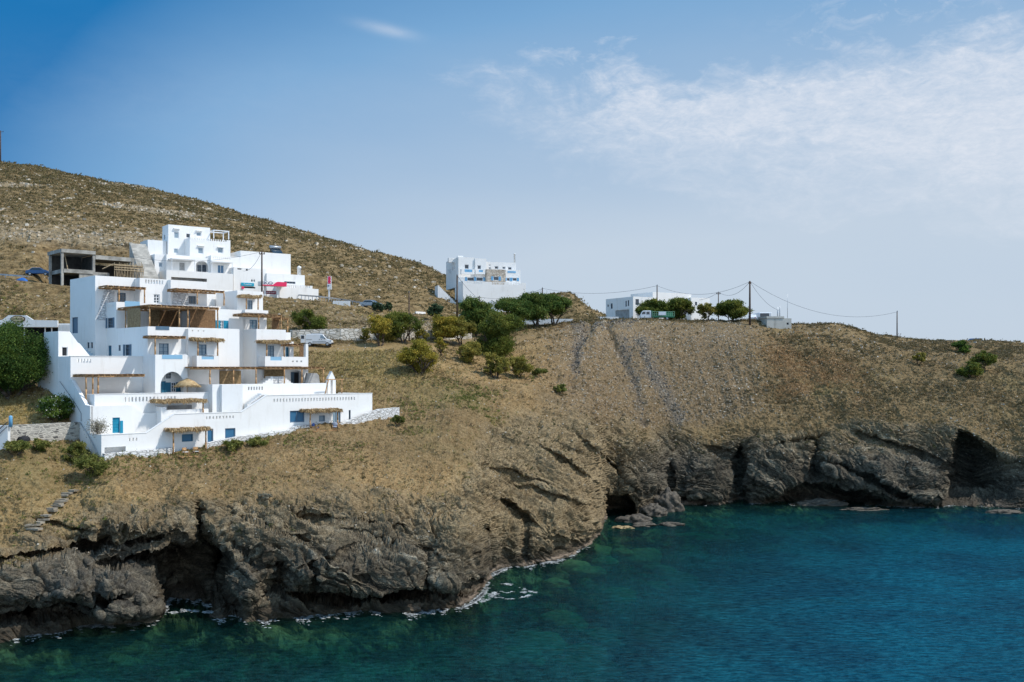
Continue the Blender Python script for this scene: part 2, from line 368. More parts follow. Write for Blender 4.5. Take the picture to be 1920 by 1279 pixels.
green = np.clip(sstep(0.05, 0.5, fbm(X1*.09+5, Y1*.09, Z1*.1, 4, 91))*(0.8*np.exp(-((KK-5.9)/0.5)**2)+.3), 0, 1)*(1-scree)
# displacement ---------------------------------------------------------
def grad_normal(X, Y, Z):
    gx = np.gradient(X, axis=1), np.gradient(Y, axis=1), np.gradient(Z, axis=1)
    gr = np.gradient(X, axis=0), np.gradient(Y, axis=0), np.gradient(Z, axis=0)
    nx = gx[1]*gr[2]-gx[2]*gr[1]; ny = gx[2]*gr[0]-gx[0]*gr[2]; nz = gx[0]*gr[1]-gx[1]*gr[0]
    L = np.sqrt(nx*nx+ny*ny+nz*nz)+1e-9
    return nx/L, ny/L, nz/L
NX, NY, NZ = grad_normal(smooth_rows(X1), smooth_rows(Y1), smooth_rows(Z1))
def displace():
    wx = fbm(X1*.09, Y1*.09, Z1*.09, 3, 101); wy = fbm(X1*.09+9, Y1*.09, Z1*.09, 3, 111); wz = fbm(X1*.09, Y1*.09+9, Z1*.09, 3, 121)
    qx, qy, qz = X1+3.2*wx, Y1+3.2*wy, Z1+3.2*wz
    # folded beds dipping to the right
    s = 0.42*qx+0.30*qy+0.86*qz+2.4*wz
    r = 0.86*qx-0.42*qz+0.28*qy; t = qy
    calm = 1-0.55*(1-sstep(250, 320, PX))*sstep(1005, 1030, PY)
    big = fbm(X1*.07, Y1*.07, Z1*.1, 3, 131)*1.1
    f3, e3 = facets(s*2.4, r*0.7, t*1.1, 221, 1.2)
    fin = fbm(s*1.3, r*0.6, t*0.8, 6, 151, g=0.7, ridge=True)*0.42
    crag = 0
    def saw(x, k=.78):
        f = x-np.floor(x); return np.where(f < k, f/k, (1-f)/(1-k))
    for k_, (f_, a_) in enumerate(((0.13, 1.55), (0.30, .95), (0.70, .48), (1.7, .22), (4.0, .10))):
        w1 = fbm(s*f_*.45, r*f_*.22, t*f_*.3, 3, 701+k_*31)*1.05; w2 = fbm(s*f_*.4, r*f_*.4, t*f_*.4, 3, 705+k_*31)*1.0
        md = .5+.5*np.clip(vn(s*f_*.3, r*f_*.3, t*f_*.3, 709+k_)*2.2, -1, 1)
        p1 = saw(s*f_+w1); p2 = saw((.55*r+.45*t+.2*s)*f_*.6+w2, .6)
        crag = crag+a_*(p1*md+p2*(1-md)-.5)*(calm if k_ < 2 else 1)
    ck = -.75*np.exp(-(fbm(s*.20, r*.10, t*.14, 4, 771)/.028)**2)-.34*np.exp(-(fbm(s*.55+4, r*.30, t*.4, 3, 781)/.045)**2)-.16*np.exp(-(fbm(s*1.5, r*.8, t*1.0, 3, 791)/.07)**2)
    d = big*calm+crag+f3*0.16*calm+fin*calm+ck
    e1 = f3
    bed = 0.5+0.5*fbm(s*3.2, r*0.22, t*0.3, 5, 601, g=0.75)*1.9
    return d.astype(np.float32), bed, e1, e3
dr, SS, E1, E2 = displace()
gul = fbm(X1*.30, Y1*.045, Z1*.05, 4, 165, ridge=True)*0.55*sstep(5.1, 5.6, KK)*(1-sstep(7.3, 7.6, KK))*(0.35+0.65*sstep(900, 1050, PX))
soil = gul+fbm(X1*.11, Y1*.11, Z1*.11, 4, 161)*0.55+fbm(X1*.7, Y1*.7, Z1*.7, 4, 171)*0.22+fbm(X1*3, Y1*3, Z1*3, 2, 181)*0.07
soil = soil+(fbm(X1*1.0, Y1*1.0, Z1*1.6, 4, 175, g=.62, ridge=True)*0.36+fbm(X1*.45, Y1*.45, Z1*2.0, 4, 177, ridge=True)*0.30*sstep(1300, 1450, PX))*(1-sstep(7.4, 7.65, KK))
hl = fbm(X1*.02, Y1*.02, Z1*.02, 4, 191)*2.6*sstep(11.2, 11.6, KK)*(1-sstep(11.96, 12.0, KK))+ (fbm(X1*.25, Y1*.25, Z1*1.1, 4, 195, ridge=True)*0.9)*outc
farsoil = fbm(X1*.35, Y1*.35, Z1*.5, 4, 199, ridge=True)*0.38*hill
flatm = 1-np.clip(sstep(7.6, 7.72, KK)*(1-sstep(8.0, 8.12, KK))+sstep(8.93, 9.0, KK)*(1-sstep(10.0, 10.1, KK)), 0, 1)*0.85
under = 1-sstep(3.2, 4.0, KK)
amp_r = rock*np.where(KK < 4.02, 0.75, 0.55+0.45*sstep(4.02, 4.15, KK))
disp = dr*amp_r*0.82+(soil+farsoil)*(1-rock)*flatm+hl*flatm-gully*0.85+slate*0.12+outc*0.35*dr*flatm
disp *= (1-foot*0.9)
disp *= np.where(KK < 3, 1.0, 1.0)
X2 = X1+NX*disp; Y2 = Y1+NY*disp; Z2 = Z1+NZ*disp
Z2 -= foot*1.4
wet = 1-sstep(0.5, 1.7, Z2+0.7*fbm(X1*.4, Y1*.4, Z1, 3, 303))
wet = wet*(KK < 5.2)
Vt = np.stack([X2, Y2, Z2], -1).reshape(-1, 3)
idx = np.arange(nr*nc).reshape(nr, nc)
Qt = np.stack([idx[:-1, :-1], idx[:-1, 1:], idx[1:, 1:], idx[1:, :-1]], -1).reshape(-1, 4)
terr = npmesh('hillside', Vt, Qt, False); tag(terr, kind='structure')
TX, TY, TZ = X2, Y2, Z2
TPX = 960+F*TX/TY; TPY = HZ-(TZ-CH)*F/TY

def terrain_material():
    m, n, l, b = newmat('ground')
    b.inputs['Roughness'].default_value = 0.92; b.inputs['Specular IOR Level'].default_value = 0.15
    tc = N(n, 'ShaderNodeTexCoord')
    def at(nm):
        a = N(n, 'ShaderNodeAttribute'); a.attribute_name = nm; return a.outputs['Fac']
    def nz(scale, detail=8, rough=0.65, sx=1, sy=1, sz=1, dist=0.0):
        mp = N(n, 'ShaderNodeMapping'); mp.inputs['Scale'].default_value = (sx, sy, sz); l.new(tc.outputs['Object'], mp.inputs[0])
        k = N(n, 'ShaderNodeTexNoise'); k.inputs['Scale'].default_value = scale; k.inputs['Detail'].default_value = detail
        k.inputs['Roughness'].default_value = rough; k.inputs['Distortion'].default_value = dist; l.new(mp.outputs[0], k.inputs['Vector']); return k.outputs[0]
    def ramp(v, *st):
        r = N(n, 'ShaderNodeValToRGB'); e = r.color_ramp.elements
        e[0].position, e[0].color = st[0][0], (*st[0][1], 1); e[1].position, e[1].color = st[-1][0], (*st[-1][1], 1)
        for p, c in st[1:-1]:
            q = e.new(p); q.color = (*c, 1)
        l.new(v, r.inputs[0]); return r.outputs[0]
    def mix(f, a, c, typ='MIX'):
        k = N(n, 'ShaderNodeMix', data_type='RGBA', blend_type=typ)
        for i, v in ((0, f), (6, a), (7, c)):
            if isinstance(v, tuple): k.inputs[i].default_value = (*v, 1)
            elif isinstance(v, (int, float)): k.inputs[i].default_value = v
            else: l.new(v, k.inputs[i])
        return k.outputs[2]
    def mth(op, a, c, clamp=False):
        k = N(n, 'ShaderNodeMath', operation=op); k.use_clamp = clamp
        for i, v in enumerate((a, c)):
            if isinstance(v, (int, float)): k.inputs[i].default_value = v
            else: l.new(v, k.inputs[i])
        return k.outputs[0]
    soilc = ramp(nz(0.35), (0.32, (0.18, 0.115, 0.053)), (0.5, (0.30, 0.20, 0.095)), (0.68, (0.43, 0.315, 0.165)))
    fine = ramp(nz(4.0, 8, 0.85), (0.40, (0.07, 0.042, 0.018)), (0.5, (0.27, 0.17, 0.07)), (0.62, (0.52, 0.38, 0.20)))
    soilc = mix(0.55, soilc, fine)
    soilc = mix(mth('MULTIPLY', at('brown'), 0.55), soilc, ramp(nz(1.6, 8, 0.8), (0.4, (0.06, 0.043, 0.02)), (0.52, (0.15, 0.108, 0.055)), (0.64, (0.28, 0.21, 0.12))))
    soilc = mix(mth('MULTIPLY', at('green'), 0.35), soilc, (0.17, 0.155, 0.055))
    soilc = mix(mth('MULTIPLY', at('dry'), 0.55), soilc, (0.40, 0.30, 0.11))
    soilc = mix(mth('MULTIPLY', at('rust'), 0.45), soilc, (0.32, 0.19, 0.09))
    soilc = mix(mth('MULTIPLY', at('redso'), 0.6), soilc, (0.22, 0.09, 0.045))
    screec = ramp(nz(3.0, 8, 0.85), (0.40, (0.06, 0.042, 0.025)), (0.51, (0.185, 0.128, 0.072)), (0.63, (0.38, 0.29, 0.185)))
    soilc = mix(mth('MULTIPLY', at('scree'), 0.65), soilc, screec)
    soilc = mix(mth('MULTIPLY', at('slate'), 0.6), soilc, mix(nz(4.0, 6, .8), (0.05, 0.048, 0.045), (0.21, 0.20, 0.18)))
    hl = ramp(nz(0.55, 8, 0.75, 1, 1, 1.6), (0.40, (0.065, 0.045, 0.02)), (0.5, (0.16, 0.112, 0.05)), (0.62, (0.30, 0.215, 0.11)))
    soilc = mix(mth('MULTIPLY', at('hill'), 0.8), soilc, hl)
    rk = ramp(nz(0.5, 9, 0.7, 1, 1, 1.8, 0.6), (0.28, (0.05, 0.04, 0.027)), (0.45, (0.12, 0.096, 0.062)), (0.6, (0.205, 0.165, 0.105)), (0.75, (0.30, 0.245, 0.16)))
    ln = ramp(nz(2.4, 8, 0.8, 1, 1, 3.2, 1.2), (0.38, (0.03, 0.025, 0.02)), (0.52, (0.125, 0.104, 0.078)), (0.64, (0.30, 0.26, 0.2)), (0.72, (0.5, 0.45, 0.37)))
    rk = mix(0.5, rk, ln)
    rk = mix(0.55, rk, ramp(at('bed'), (0.22, (0.022, 0.018, 0.013)), (0.48, (0.115, 0.094, 0.064)), (0.68, (0.24, 0.20, 0.135)), (0.9, (0.52, 0.45, 0.33))))
    def crack(sc, sx, sy, sz, w):
        q = nz(sc, 4, 0.55, sx, sy, sz, 1.4); r = N(n, 'ShaderNodeMapRange'); r.inputs[1].default_value = 0.0; r.inputs[2].default_value = w
        l.new(mth('ABSOLUTE', mth('SUBTRACT', q, 0.5), 0), r.inputs[0]); return r.outputs[0]
    cr = mth('MULTIPLY', mth('MULTIPLY', crack(0.5, 1, 1, 1.8, 0.022), crack(1.7, 1, 1, 2.4, 0.045)), crack(0.9, 1.4, 1, .7, 0.02))
    fl = N(n, 'ShaderNodeMapRange'); fl.inputs[1].default_value = 0.62; fl.inputs[2].default_value = 0.70; l.new(nz(4.5, 5, 0.8, 1, 1, 2.0, 0.5), fl.inputs[0])
    rk = mix(mth('MULTIPLY', fl.outputs[0], 0.55), rk, (0.44, 0.39, 0.30))
    rk = mix(mth('MULTIPLY', at('tan'), 0.72), rk, mix(nz(1.6, 8, .75, 1, 1, 2.2, .8), (0.22, 0.145, 0.065), (0.60, 0.45, 0.25)))
    rk = mix(mth('MULTIPLY', at('grey'), 0.35), rk, mix(nz(1.2, 8, .7, 1, 1, 3), (0.048, 0.044, 0.038), (0.21, 0.195, 0.165)))
    rk = mix(mth('ADD', mth('MULTIPLY', cr, 0.75), 0.25), (0.018, 0.015, 0.012), rk)
    outc = ramp(nz(1.1, 8, 0.75, 1, 1, 2.2, 0.5), (0.38, (0.10, 0.075, 0.045)), (0.52, (0.28, 0.215, 0.13)), (0.68, (0.48, 0.39, 0.26)))
    col = mix(at('rock'), soilc, rk)
    col = mix(at('outc'), col, outc)
    col0 = col
    col = mix(mth('MULTIPLY', at('wet'), 0.72), col, mix(nz(2.0), (0.018, 0.015, 0.011), (0.075, 0.055, 0.036)))
    col = mix(mth('MULTIPLY', at('line'), 0.6), col, (0.36, 0.27, 0.2))
    sb = ramp(nz(0.35, 7, 0.65, 1, 1, 1, 0.8), (0.42, (0.012, 0.018, 0.008)), (0.52, (0.10, 0.085, 0.04)), (0.62, (0.28, 0.24, 0.14)))
    col = mix(at('sea'), col, sb)
    l.new(col, b.inputs['Base Color'])
    l.new(mth('SUBTRACT', 0.92, mth('MULTIPLY', at('wet'), 0.5)), b.inputs['Roughness'])
    bp = N(n, 'ShaderNodeBump'); bp.inputs['Strength'].default_value = 0.75; bp.inputs['Distance'].default_value = 0.22
    hh = mth('ADD', nz(2.2, 10, 0.75, 1, 1, 2.6, 0.8), mth('MULTIPLY', nz(9.0, 5, 0.7), 0.45))
    l.new(hh, bp.inputs['Height']); l.new(bp.outputs[0], b.inputs['Normal'])
    return m
terr.data.materials.append(terrain_material())
brown = np.clip(sstep(980, 1350, PX)*1.0+.85*sstep(-.12, .3, fbm(X1*.045, Y1*.06, Z1*.08, 5, 851)), 0, 1)*(KK < 8)
tanm = 1.2*np.exp(-(((PX-990)/190)**4+((PY-890)/130)**4))+0.6*sstep(4.5, 5.0, KK)*(KK < 5.8)
greym = (1-sstep(260, 330, PX))*(PY > 1010)+0.9*np.exp(-(((PX-1270)/110)**2+((PY-880)/70)**2))+0.6*sstep(1480, 1560, PX)*(PY > 850)
line = np.exp(-((Z2-0.28-0.2*fbm(X1*.5, Y1*.5, 0*X1, 3, 307))/0.17)**2)*(KK < 4.6)*(KK > 3.5)*sstep(-0.1, 0.35, fbm(COLS/60., 0*COLS, 0*COLS+5, 3, 308)+0.5*np.exp(-((COLS-900)/80)**2)+0.6*np.exp(-((COLS-1060)/50)**2))[None, :]
for nm, a in (('rock', rock), ('green', green), ('dry', dry), ('rust', rust), ('redso', redso), ('scree', scree), ('slate', slate), ('hill', hill),
              ('tan', np.clip(tanm, 0, 1)), ('grey', np.clip(greym, 0, 1)), ('outc', outc), ('wet', wet), ('line', line), ('bed', np.clip(SS, 0, 1)), ('brown', brown), ('sea', (Z2 < -0.3)*1.0*(KK < 4.5))):
    fattr(terr, nm, a)
print('terrain', round(time.time()-T0, 1), nr, nc)

# queries
def ground(px, D):
    """height of the ground on a bearing at a distance"""
    j = int(np.argmin(np.abs(COLS-px))); yy = TY[60:, j]; zz = TZ[60:, j]; o = np.argsort(yy)
    return float(np.interp(D, yy[o], zz[o]))
def ground_at(X, Y): return ground(960+F*X/Y, Y)
def on(px, py, after=0):
    """point where the line of sight (px, py) first meets the ground"""
    j = int(np.argmin(np.abs(COLS-px))); r = np.arange(60, nr)
    pyj = TPY[60:, j]; ok = np.where((pyj <= py) & (TY[60:, j] > after))[0]
    i = r[ok[0]] if len(ok) else nr-30
    return Vector((float((px-960)/F*TY[i, j]), float(TY[i, j]), float(TZ[i, j])))
def pt(px, py, D): return Vector(((px-960)/F*D, D, CH+(HZ-py)/F*D))

# ---------------------------------------------------------------- sea
def build_sea():
    gx = np.concatenate([np.arange(-600, -40, 30.0), np.arange(-40, 1960, 4.0), np.arange(1960, 2500, 30.0)])
    dl = np.interp(gx, COLS, DW)
    off = np.concatenate([np.linspace(-10, 0, 30), np.linspace(0.2, 30, 110), np.linspace(31, 140, 60)])
    Y = np.maximum(dl[None, :]-off[:, None], 12.0+0*dl[None, :]); O = np.repeat(off[:, None], len(gx), 1)
    X = (gx[None, :]-960)/F*Y
    P = np.repeat(gx[None, :], len(off), 0)
    # depth of water over the real bottom
    d = np.zeros_like(Y)
    for q, c in enumerate(gx):
        jx = int(np.argmin(np.abs(COLS-c))); yy = TY[:150, jx]; zz = TZ[:150, jx]; o_ = np.argsort(yy); d[:, q] = np.maximum(-np.interp(Y[:, q], yy[o_], zz[o_]), 0.05)
    n = len(gx); idx = np.arange(len(off)*n).reshape(len(off), n)
    # outer sea sheet joined round the inner one: a large skirt behind the camera and to the far right
    V = np.stack([X, Y, 0*X], -1).reshape(-1, 3)
    Q = np.stack([idx[:-1, :-1], idx[:-1, 1:], idx[1:, 1:], idx[1:, :-1]], -1).reshape(-1, 4)[:, ::-1]
    o = npmesh('sea', V, Q, True); tag(o, kind='structure'); fattr(o, 'depth', d)
    # how blue the open water is: distance from the headland's bottom of weed and rock
    blue = sstep(900, 1750, 960+F*X/Y+4.0*(90-Y)+120*fbm(X*.04, Y*.04, 0*X, 3, 402))
    fattr(o, 'blue', blue)
    m, nn, l, b = newmat('sea_water'); nn.remove(b); out = nn['Material Output']
    tc = N(nn, 'ShaderNodeTexCoord')
    def nz(scale, detail, rough, sx, sy, rot=0.0, dist=0.0):
        mp = N(nn, 'ShaderNodeMapping'); mp.inputs['Scale'].default_value = (sx, sy, 1); mp.inputs['Rotation'].default_value = (0, 0, rot)
        l.new(tc.outputs['Object'], mp.inputs[0]); k = N(nn, 'ShaderNodeTexNoise'); k.inputs['Scale'].default_value = scale
        k.inputs['Detail'].default_value = detail; k.inputs['Roughness'].default_value = rough; k.inputs['Distortion'].default_value = dist
        l.new(mp.outputs[0], k.inputs['Vector']); return k.outputs[0]
    def mth(op, a, c, clamp=False):
        k = N(nn, 'ShaderNodeMath', operation=op); k.use_clamp = clamp
        for i, v in enumerate((a, c)):
            if isinstance(v, (int, float)): k.inputs[i].default_value = v
            else: l.new(v, k.inputs[i])
        return k.outputs[0]
    def mixc(f, a, c):
        k = N(nn, 'ShaderNodeMix', data_type='RGBA')
        for i, v in ((0, f), (6, a), (7, c)):
            if isinstance(v, tuple): k.inputs[i].default_value = (*v, 1)
            elif isinstance(v, (int, float)): k.inputs[i].default_value = v
            else: l.new(v, k.inputs[i])
        return k.outputs[2]
    dp = N(nn, 'ShaderNodeAttribute'); dp.attribute_name = 'depth'; bl = N(nn, 'ShaderNodeAttribute'); bl.attribute_name = 'blue'
    w1 = nz(0.45, 3, 0.55, 0.55, 1.3, 0.35, 0.4); w2 = nz(1.6, 4, 0.6, 0.6, 1.5, 0.2, 0.3); w3 = nz(5.0, 3, 0.6, 0.7, 1.3, 0.5)
    h = mth('ADD', mth('MULTIPLY', w1, 1.0), mth('ADD', mth('MULTIPLY', w2, 0.42), mth('MULTIPLY', w3, 0.12)))
    bp = N(nn, 'ShaderNodeBump'); bp.inputs['Strength'].default_value = 1.0; bp.inputs['Distance'].default_value = 0.34; l.new(h, bp.inputs['Height'])
    gl = N(nn, 'ShaderNodeBsdfGlossy'); gl.inputs['Roughness'].default_value = 0.13; gl.inputs['Color'].default_value = (0.62, 0.8, 0.95, 1)
    l.new(bp.outputs[0], gl.inputs['Normal'])
    df = N(nn, 'ShaderNodeBsdfDiffuse'); l.new(bp.outputs[0], df.inputs['Normal'])
    big = nz(0.06, 5, 0.6, 1, 1, 0, 0.6)
    patch = N(nn, 'ShaderNodeMapRange'); patch.inputs[1].default_value = 0.42; patch.inputs[2].default_value = 0.60; l.new(big, patch.inputs[0])
    green = mixc(patch.outputs[0], (0.003, 0.016, 0.010), (0.006, 0.056, 0.046))
    blue = mixc(patch.outputs[0], (0.0, 0.040, 0.085), (0.0, 0.088, 0.150))
    col = mixc(bl.outputs['Fac'], green, blue)
    weed = N(nn, 'ShaderNodeMapRange'); weed.inputs[1].default_value = 0.56; weed.inputs[2].default_value = 0.64; l.new(nz(0.10, 6, 0.6, 1, 1.5, 0.6, 1.2), weed.inputs[0])
    col = mixc(mth('MULTIPLY', weed.outputs[0], mth('SUBTRACT', 0.75, mth('MULTIPLY', bl.outputs['Fac'], 0.5))), col, (0.003, 0.014, 0.022))
    # ripple light and shade painted into the body colour: lighter crests, darker troughs
    rp = mth('MULTIPLY', mth('SUBTRACT', mth('ADD', mth('MULTIPLY', w2, 0.6), mth('MULTIPLY', w3, 0.4)), 0.40), 5.0, True)
    col = mixc(rp, mixc(0.6, col, (0.0005, 0.008, 0.014)), mixc(0.28, col, (0.03, 0.16, 0.18)))
    l.new(col, df.inputs['Color'])
    tr = N(nn, 'ShaderNodeBsdfTransparent'); tint = mixc(mth('DIVIDE', dp.outputs['Fac'], 5.0, True), (0.55, 0.80, 0.68), (0.06, 0.46, 0.42)); l.new(tint, tr.inputs['Color'])
    body = N(nn, 'ShaderNodeMixShader')
    fac = N(nn, 'ShaderNodeMapRange'); fac.inputs[1].default_value = 0.2; fac.inputs[2].default_value = 10.5; fac.inputs[3].default_value = 0.06; fac.inputs[4].default_value = 0.94
    l.new(dp.outputs['Fac'], fac.inputs[0]); l.new(fac.outputs[0], body.inputs[0]); l.new(tr.outputs[0], body.inputs[1]); l.new(df.outputs[0], body.inputs[2])
    fr = N(nn, 'ShaderNodeFresnel'); fr.inputs['IOR'].default_value = 1.2; l.new(bp.outputs[0], fr.inputs['Normal'])
    sh = N(nn, 'ShaderNodeMixShader'); l.new(mth('MULTIPLY', fr.outputs[0], 0.42), sh.inputs[0]); l.new(body.outputs[0], sh.inputs[1]); l.new(gl.outputs[0], sh.inputs[2])
    l.new(sh.outputs[0], out.inputs['Surface'])
    o.data.materials.append(m)
    # the open sea beyond the bay
    R = 4000.0
    j = V.reshape(len(off), n, 3)
    ring = []
    # outline of inner sheet on its near side and right side
    near = j[-1]; right = j[:, -1][::-1]; left = j[:, 0]
    vs = []; qs = []
    def strip(a, bb):
        k = len(vs); vs.extend(a); vs.extend(bb); q = len(a)
        for i in range(q-1): qs.append((k+i, k+i+1, k+q+i+1, k+q+i))
    strip([tuple(p) for p in near[::8]]+[tuple(near[-1])], [(p[0]*3, -600.0, 0) for p in near[::8]]+[(R, -600.0, 0)])
    strip([tuple(near[-1])]+[tuple(p) for p in right[::6]]+[tuple(right[-1])], [(R, -600.0, 0)]+[(R, p[1]*4-300, 0) for p in right[::6]]+[(R, R, 0)])
    strip([tuple(p) for p in left[::6]]+[tuple(near[0])], [(-R, p[1], 0) for p in left[::6]]+[(near[0][0]*3, -600.0, 0)])
    o2 = npmesh('open_sea', np.array(vs), np.array(qs), True, m); tag(o2, kind='structure')
    fattr(o2, 'depth', np.full(len(vs), 14.0)); fattr(o2, 'blue', np.array([1.0 if v[0] > 0 else 0.3 for v in vs]))
build_sea()
# ---------------------------------------------------------------- building kit
R_ = random.Random(7)
class Frame:
    """a building's own axes: u along its front, v into its depth, at origin (ox, oy)"""
    def __init__(s, ox, oy, ux, uy):
        L = math.hypot(ux, uy); s.ox, s.oy, s.ux, s.uy = ox, oy, ux/L, uy/L; s.vx, s.vy = -s.uy, s.ux
    def w(s, u, v, z): return (s.ox+u*s.ux+v*s.vx, s.oy+u*s.uy+v*s.vy, z)
    def Y(s, u, v): return s.oy+u*s.uy+v*s.vy
    def u(s, px, v): r = (px-960)/F; return (r*(s.oy+s.vy*v)-s.ox-s.vx*v)/(s.ux-s.uy*r)
    def v(s, px, u): r = (px-960)/F; return (r*(s.oy+s.uy*u)-s.ox-s.ux*u)/(s.vx-s.vy*r)
    def z(s, py, u, v): return CH+(HZ-py)/F*s.Y(u, v)
class MB:
    def __init__(s, fr=None): s.V = []; s.Q = []; s.fr = fr or Frame(0, 0, 1, 0)
    def poly(s, P):
        k = len(s.V); s.V.extend([tuple(p) for p in P]); s.Q.append(tuple(range(k, k+len(P))))
    def box(s, u0, u1, v0, v1, z0, z1):
        if u1 < u0: u0, u1 = u1, u0
        if v1 < v0: v0, v1 = v1, v0
        if z1 < z0: z0, z1 = z1, z0
        w = s.fr.w; k = len(s.V)
        s.V += [w(a, b, c) for c in (z0, z1) for (a, b) in ((u0, v0), (u1, v0), (u1, v1), (u0, v1))]
        s.Q += [(k+3, k+2, k+1, k), (k+4, k+5, k+6, k+7), (k, k+1, k+5, k+4), (k+1, k+2, k+6, k+5), (k+2, k+3, k+7, k+6), (k+3, k, k+4, k+7)]
        return s
    def prism(s, pts, c0, c1, axis='u'):
        """pts (a, z) outline seen from outside, extruded from plane c0 to c1"""
        f = (lambda a, c, z: s.fr.w(a, c, z)) if axis == 'u' else (lambda a, c, z: s.fr.w(c, a, z))
        A0 = [f(a, c0, z) for a, z in pts]; A1 = [f(a, c1, z) for a, z in pts]; n = len(pts); k = len(s.V)
        s.V += A0+A1
        s.Q.append(tuple(range(k, k+n))); s.Q.append(tuple(range(k+2*n-1, k+n-1, -1)))
        for i in range(n):
            j = (i+1) % n; s.Q.append((k+i, k+n+i, k+n+j, k+j))
        return s
    def tube(s, p0, p1, r0, r1=None, n=7):
        r1 = r0 if r1 is None else r1; p0 = Vector(p0); p1 = Vector(p1); d = (p1-p0)
        if d.length < 1e-6: return s
        d.normalize(); a = d.orthogonal().normalized(); b = d.cross(a); k = len(s.V)
        for p, r in ((p0, r0), (p1, r1)):
            for i in range(n):
                t = 2*math.pi*i/n; s.V.append(tuple(p+(a*math.cos(t)+b*math.sin(t))*r))
        for i in range(n):
            j = (i+1) % n; s.Q.append((k+i, k+j, k+n+j, k+n+i))
        s.Q.append(tuple(range(k+n-1, k-1, -1))); s.Q.append(tuple(range(k+n, k+2*n))); return s
    def lathe(s, c, prof, n=20, axis=None):
        """prof: (radius, height) from bottom to top, around +Z through c"""
        k = len(s.V); c = Vector(c)
        for r, h in prof:
            for i in range(n):
                t = 2*math.pi*i/n; s.V.append((c.x+r*math.cos(t), c.y+r*math.sin(t), c.z+h))
        for q in range(len(prof)-1):
            for i in range(n):
                j = (i+1) % n; s.Q.append((k+q*n+i, k+q*n+j, k+(q+1)*n+j, k+(q+1)*n+i))
        s.Q.append(tuple(range(k+n-1, k-1, -1))); s.Q.append(tuple(range(k+(len(prof)-1)*n, k+len(prof)*n))); return s
    def facade(s, a0, a1, z0, z1, c, th, holes=(), axis='u'):
        """a wall sheet of thickness th with real rectangular openings (a0, a1, z0, z1)"""
        f = (lambda a, cc, z: s.fr.w(a, cc, z)) if axis == 'u' else (lambda a, cc, z: s.fr.w(cc, a, z))
        hs = [(max(a0, min(h[0], h[1])), min(a1, max(h[0], h[1])), max(z0, min(h[2], h[3])), min(z1, max(h[2], h[3]))) for h in holes]
        cl = lambda L: [v for i, v in enumerate(sorted(L)) if i == 0 or v-sorted(L)[i-1] > 1e-5]
        As = cl([a0, a1]+[h[0] for h in hs]+[h[1] for h in hs]); Zs_ = cl([z0, z1]+[h[2] for h in hs]+[h[3] for h in hs])
        def solid(i, j):
            if i < 0 or j < 0 or i >= len(As)-1 or j >= len(Zs_)-1: return False
            a = (As[i]+As[i+1])/2; z = (Zs_[j]+Zs_[j+1])/2
            return not any(h[0] < a < h[1] and h[2] < z < h[3] for h in hs)
        for i in range(len(As)-1):
            for j in range(len(Zs_)-1):
                if not solid(i, j): continue
                A, B, Z_, Y_ = As[i], As[i+1], Zs_[j], Zs_[j+1]
                for cc in (c, c+th): s.poly([f(A, cc, Z_), f(B, cc, Z_), f(B, cc, Y_), f(A, cc, Y_)])
                if not solid(i-1, j): s.poly([f(A, c, Z_), f(A, c+th, Z_), f(A, c+th, Y_), f(A, c, Y_)])
                if not solid(i+1, j): s.poly([f(B, c, Z_), f(B, c+th, Z_), f(B, c+th, Y_), f(B, c, Y_)])
                if not solid(i, j-1): s.poly([f(A, c, Z_), f(A, c+th, Z_), f(B, c+th, Z_), f(B, c, Z_)])
                if not solid(i, j+1): s.poly([f(A, c, Y_), f(A, c+th, Y_), f(B, c+th, Y_), f(B, c, Y_)])
        return s
    def spandrels(s, a0, a1, zs, zt, c, th, axis='u', n=14):
        m = (a0+a1)/2; r = (a1-a0)/2; h = zt-zs
        L = [(a0, zs)]+[(m-r*math.cos(t), zs+h*math.sin(t)) for t in [math.pi/2*i/n for i in range(1, n+1)]]+[(a0, zt)]
        for i in range(len(L)-2):
            s.prism([L[i], L[i+1], (a0, L[i+1][1]), (a0, L[i][1])] if i else [L[0], L[1], (a0, L[1][1])], c, c+th, axis)
        L = [(a1, zs)]+[(m+r*math.cos(t), zs+h*math.sin(t)) for t in [math.pi/2*i/n for i in range(1, n+1)]]
        for i in range(len(L)-1):
            s.prism([L[i], L[i+1], (a1, L[i+1][1]), (a1, L[i][1])] if i else [L[0], L[1], (a1, L[1][1])], c, c+th, axis)
        return s
    def build(s, name, mat=None, parent=None, smooth=False):
        off = wloc(parent) if parent is not None else Vector((0, 0, 0))
        me = bpy.data.meshes.new(name)
        me.from_pydata([(v[0]-off.x, v[1]-off.y, v[2]-off.z) for v in s.V], [], s.Q); me.validate(); me.update()
        if smooth: me.polygons.foreach_set('use_smooth', [True]*len(me.polygons))
        return link(name, me, mat, parent)

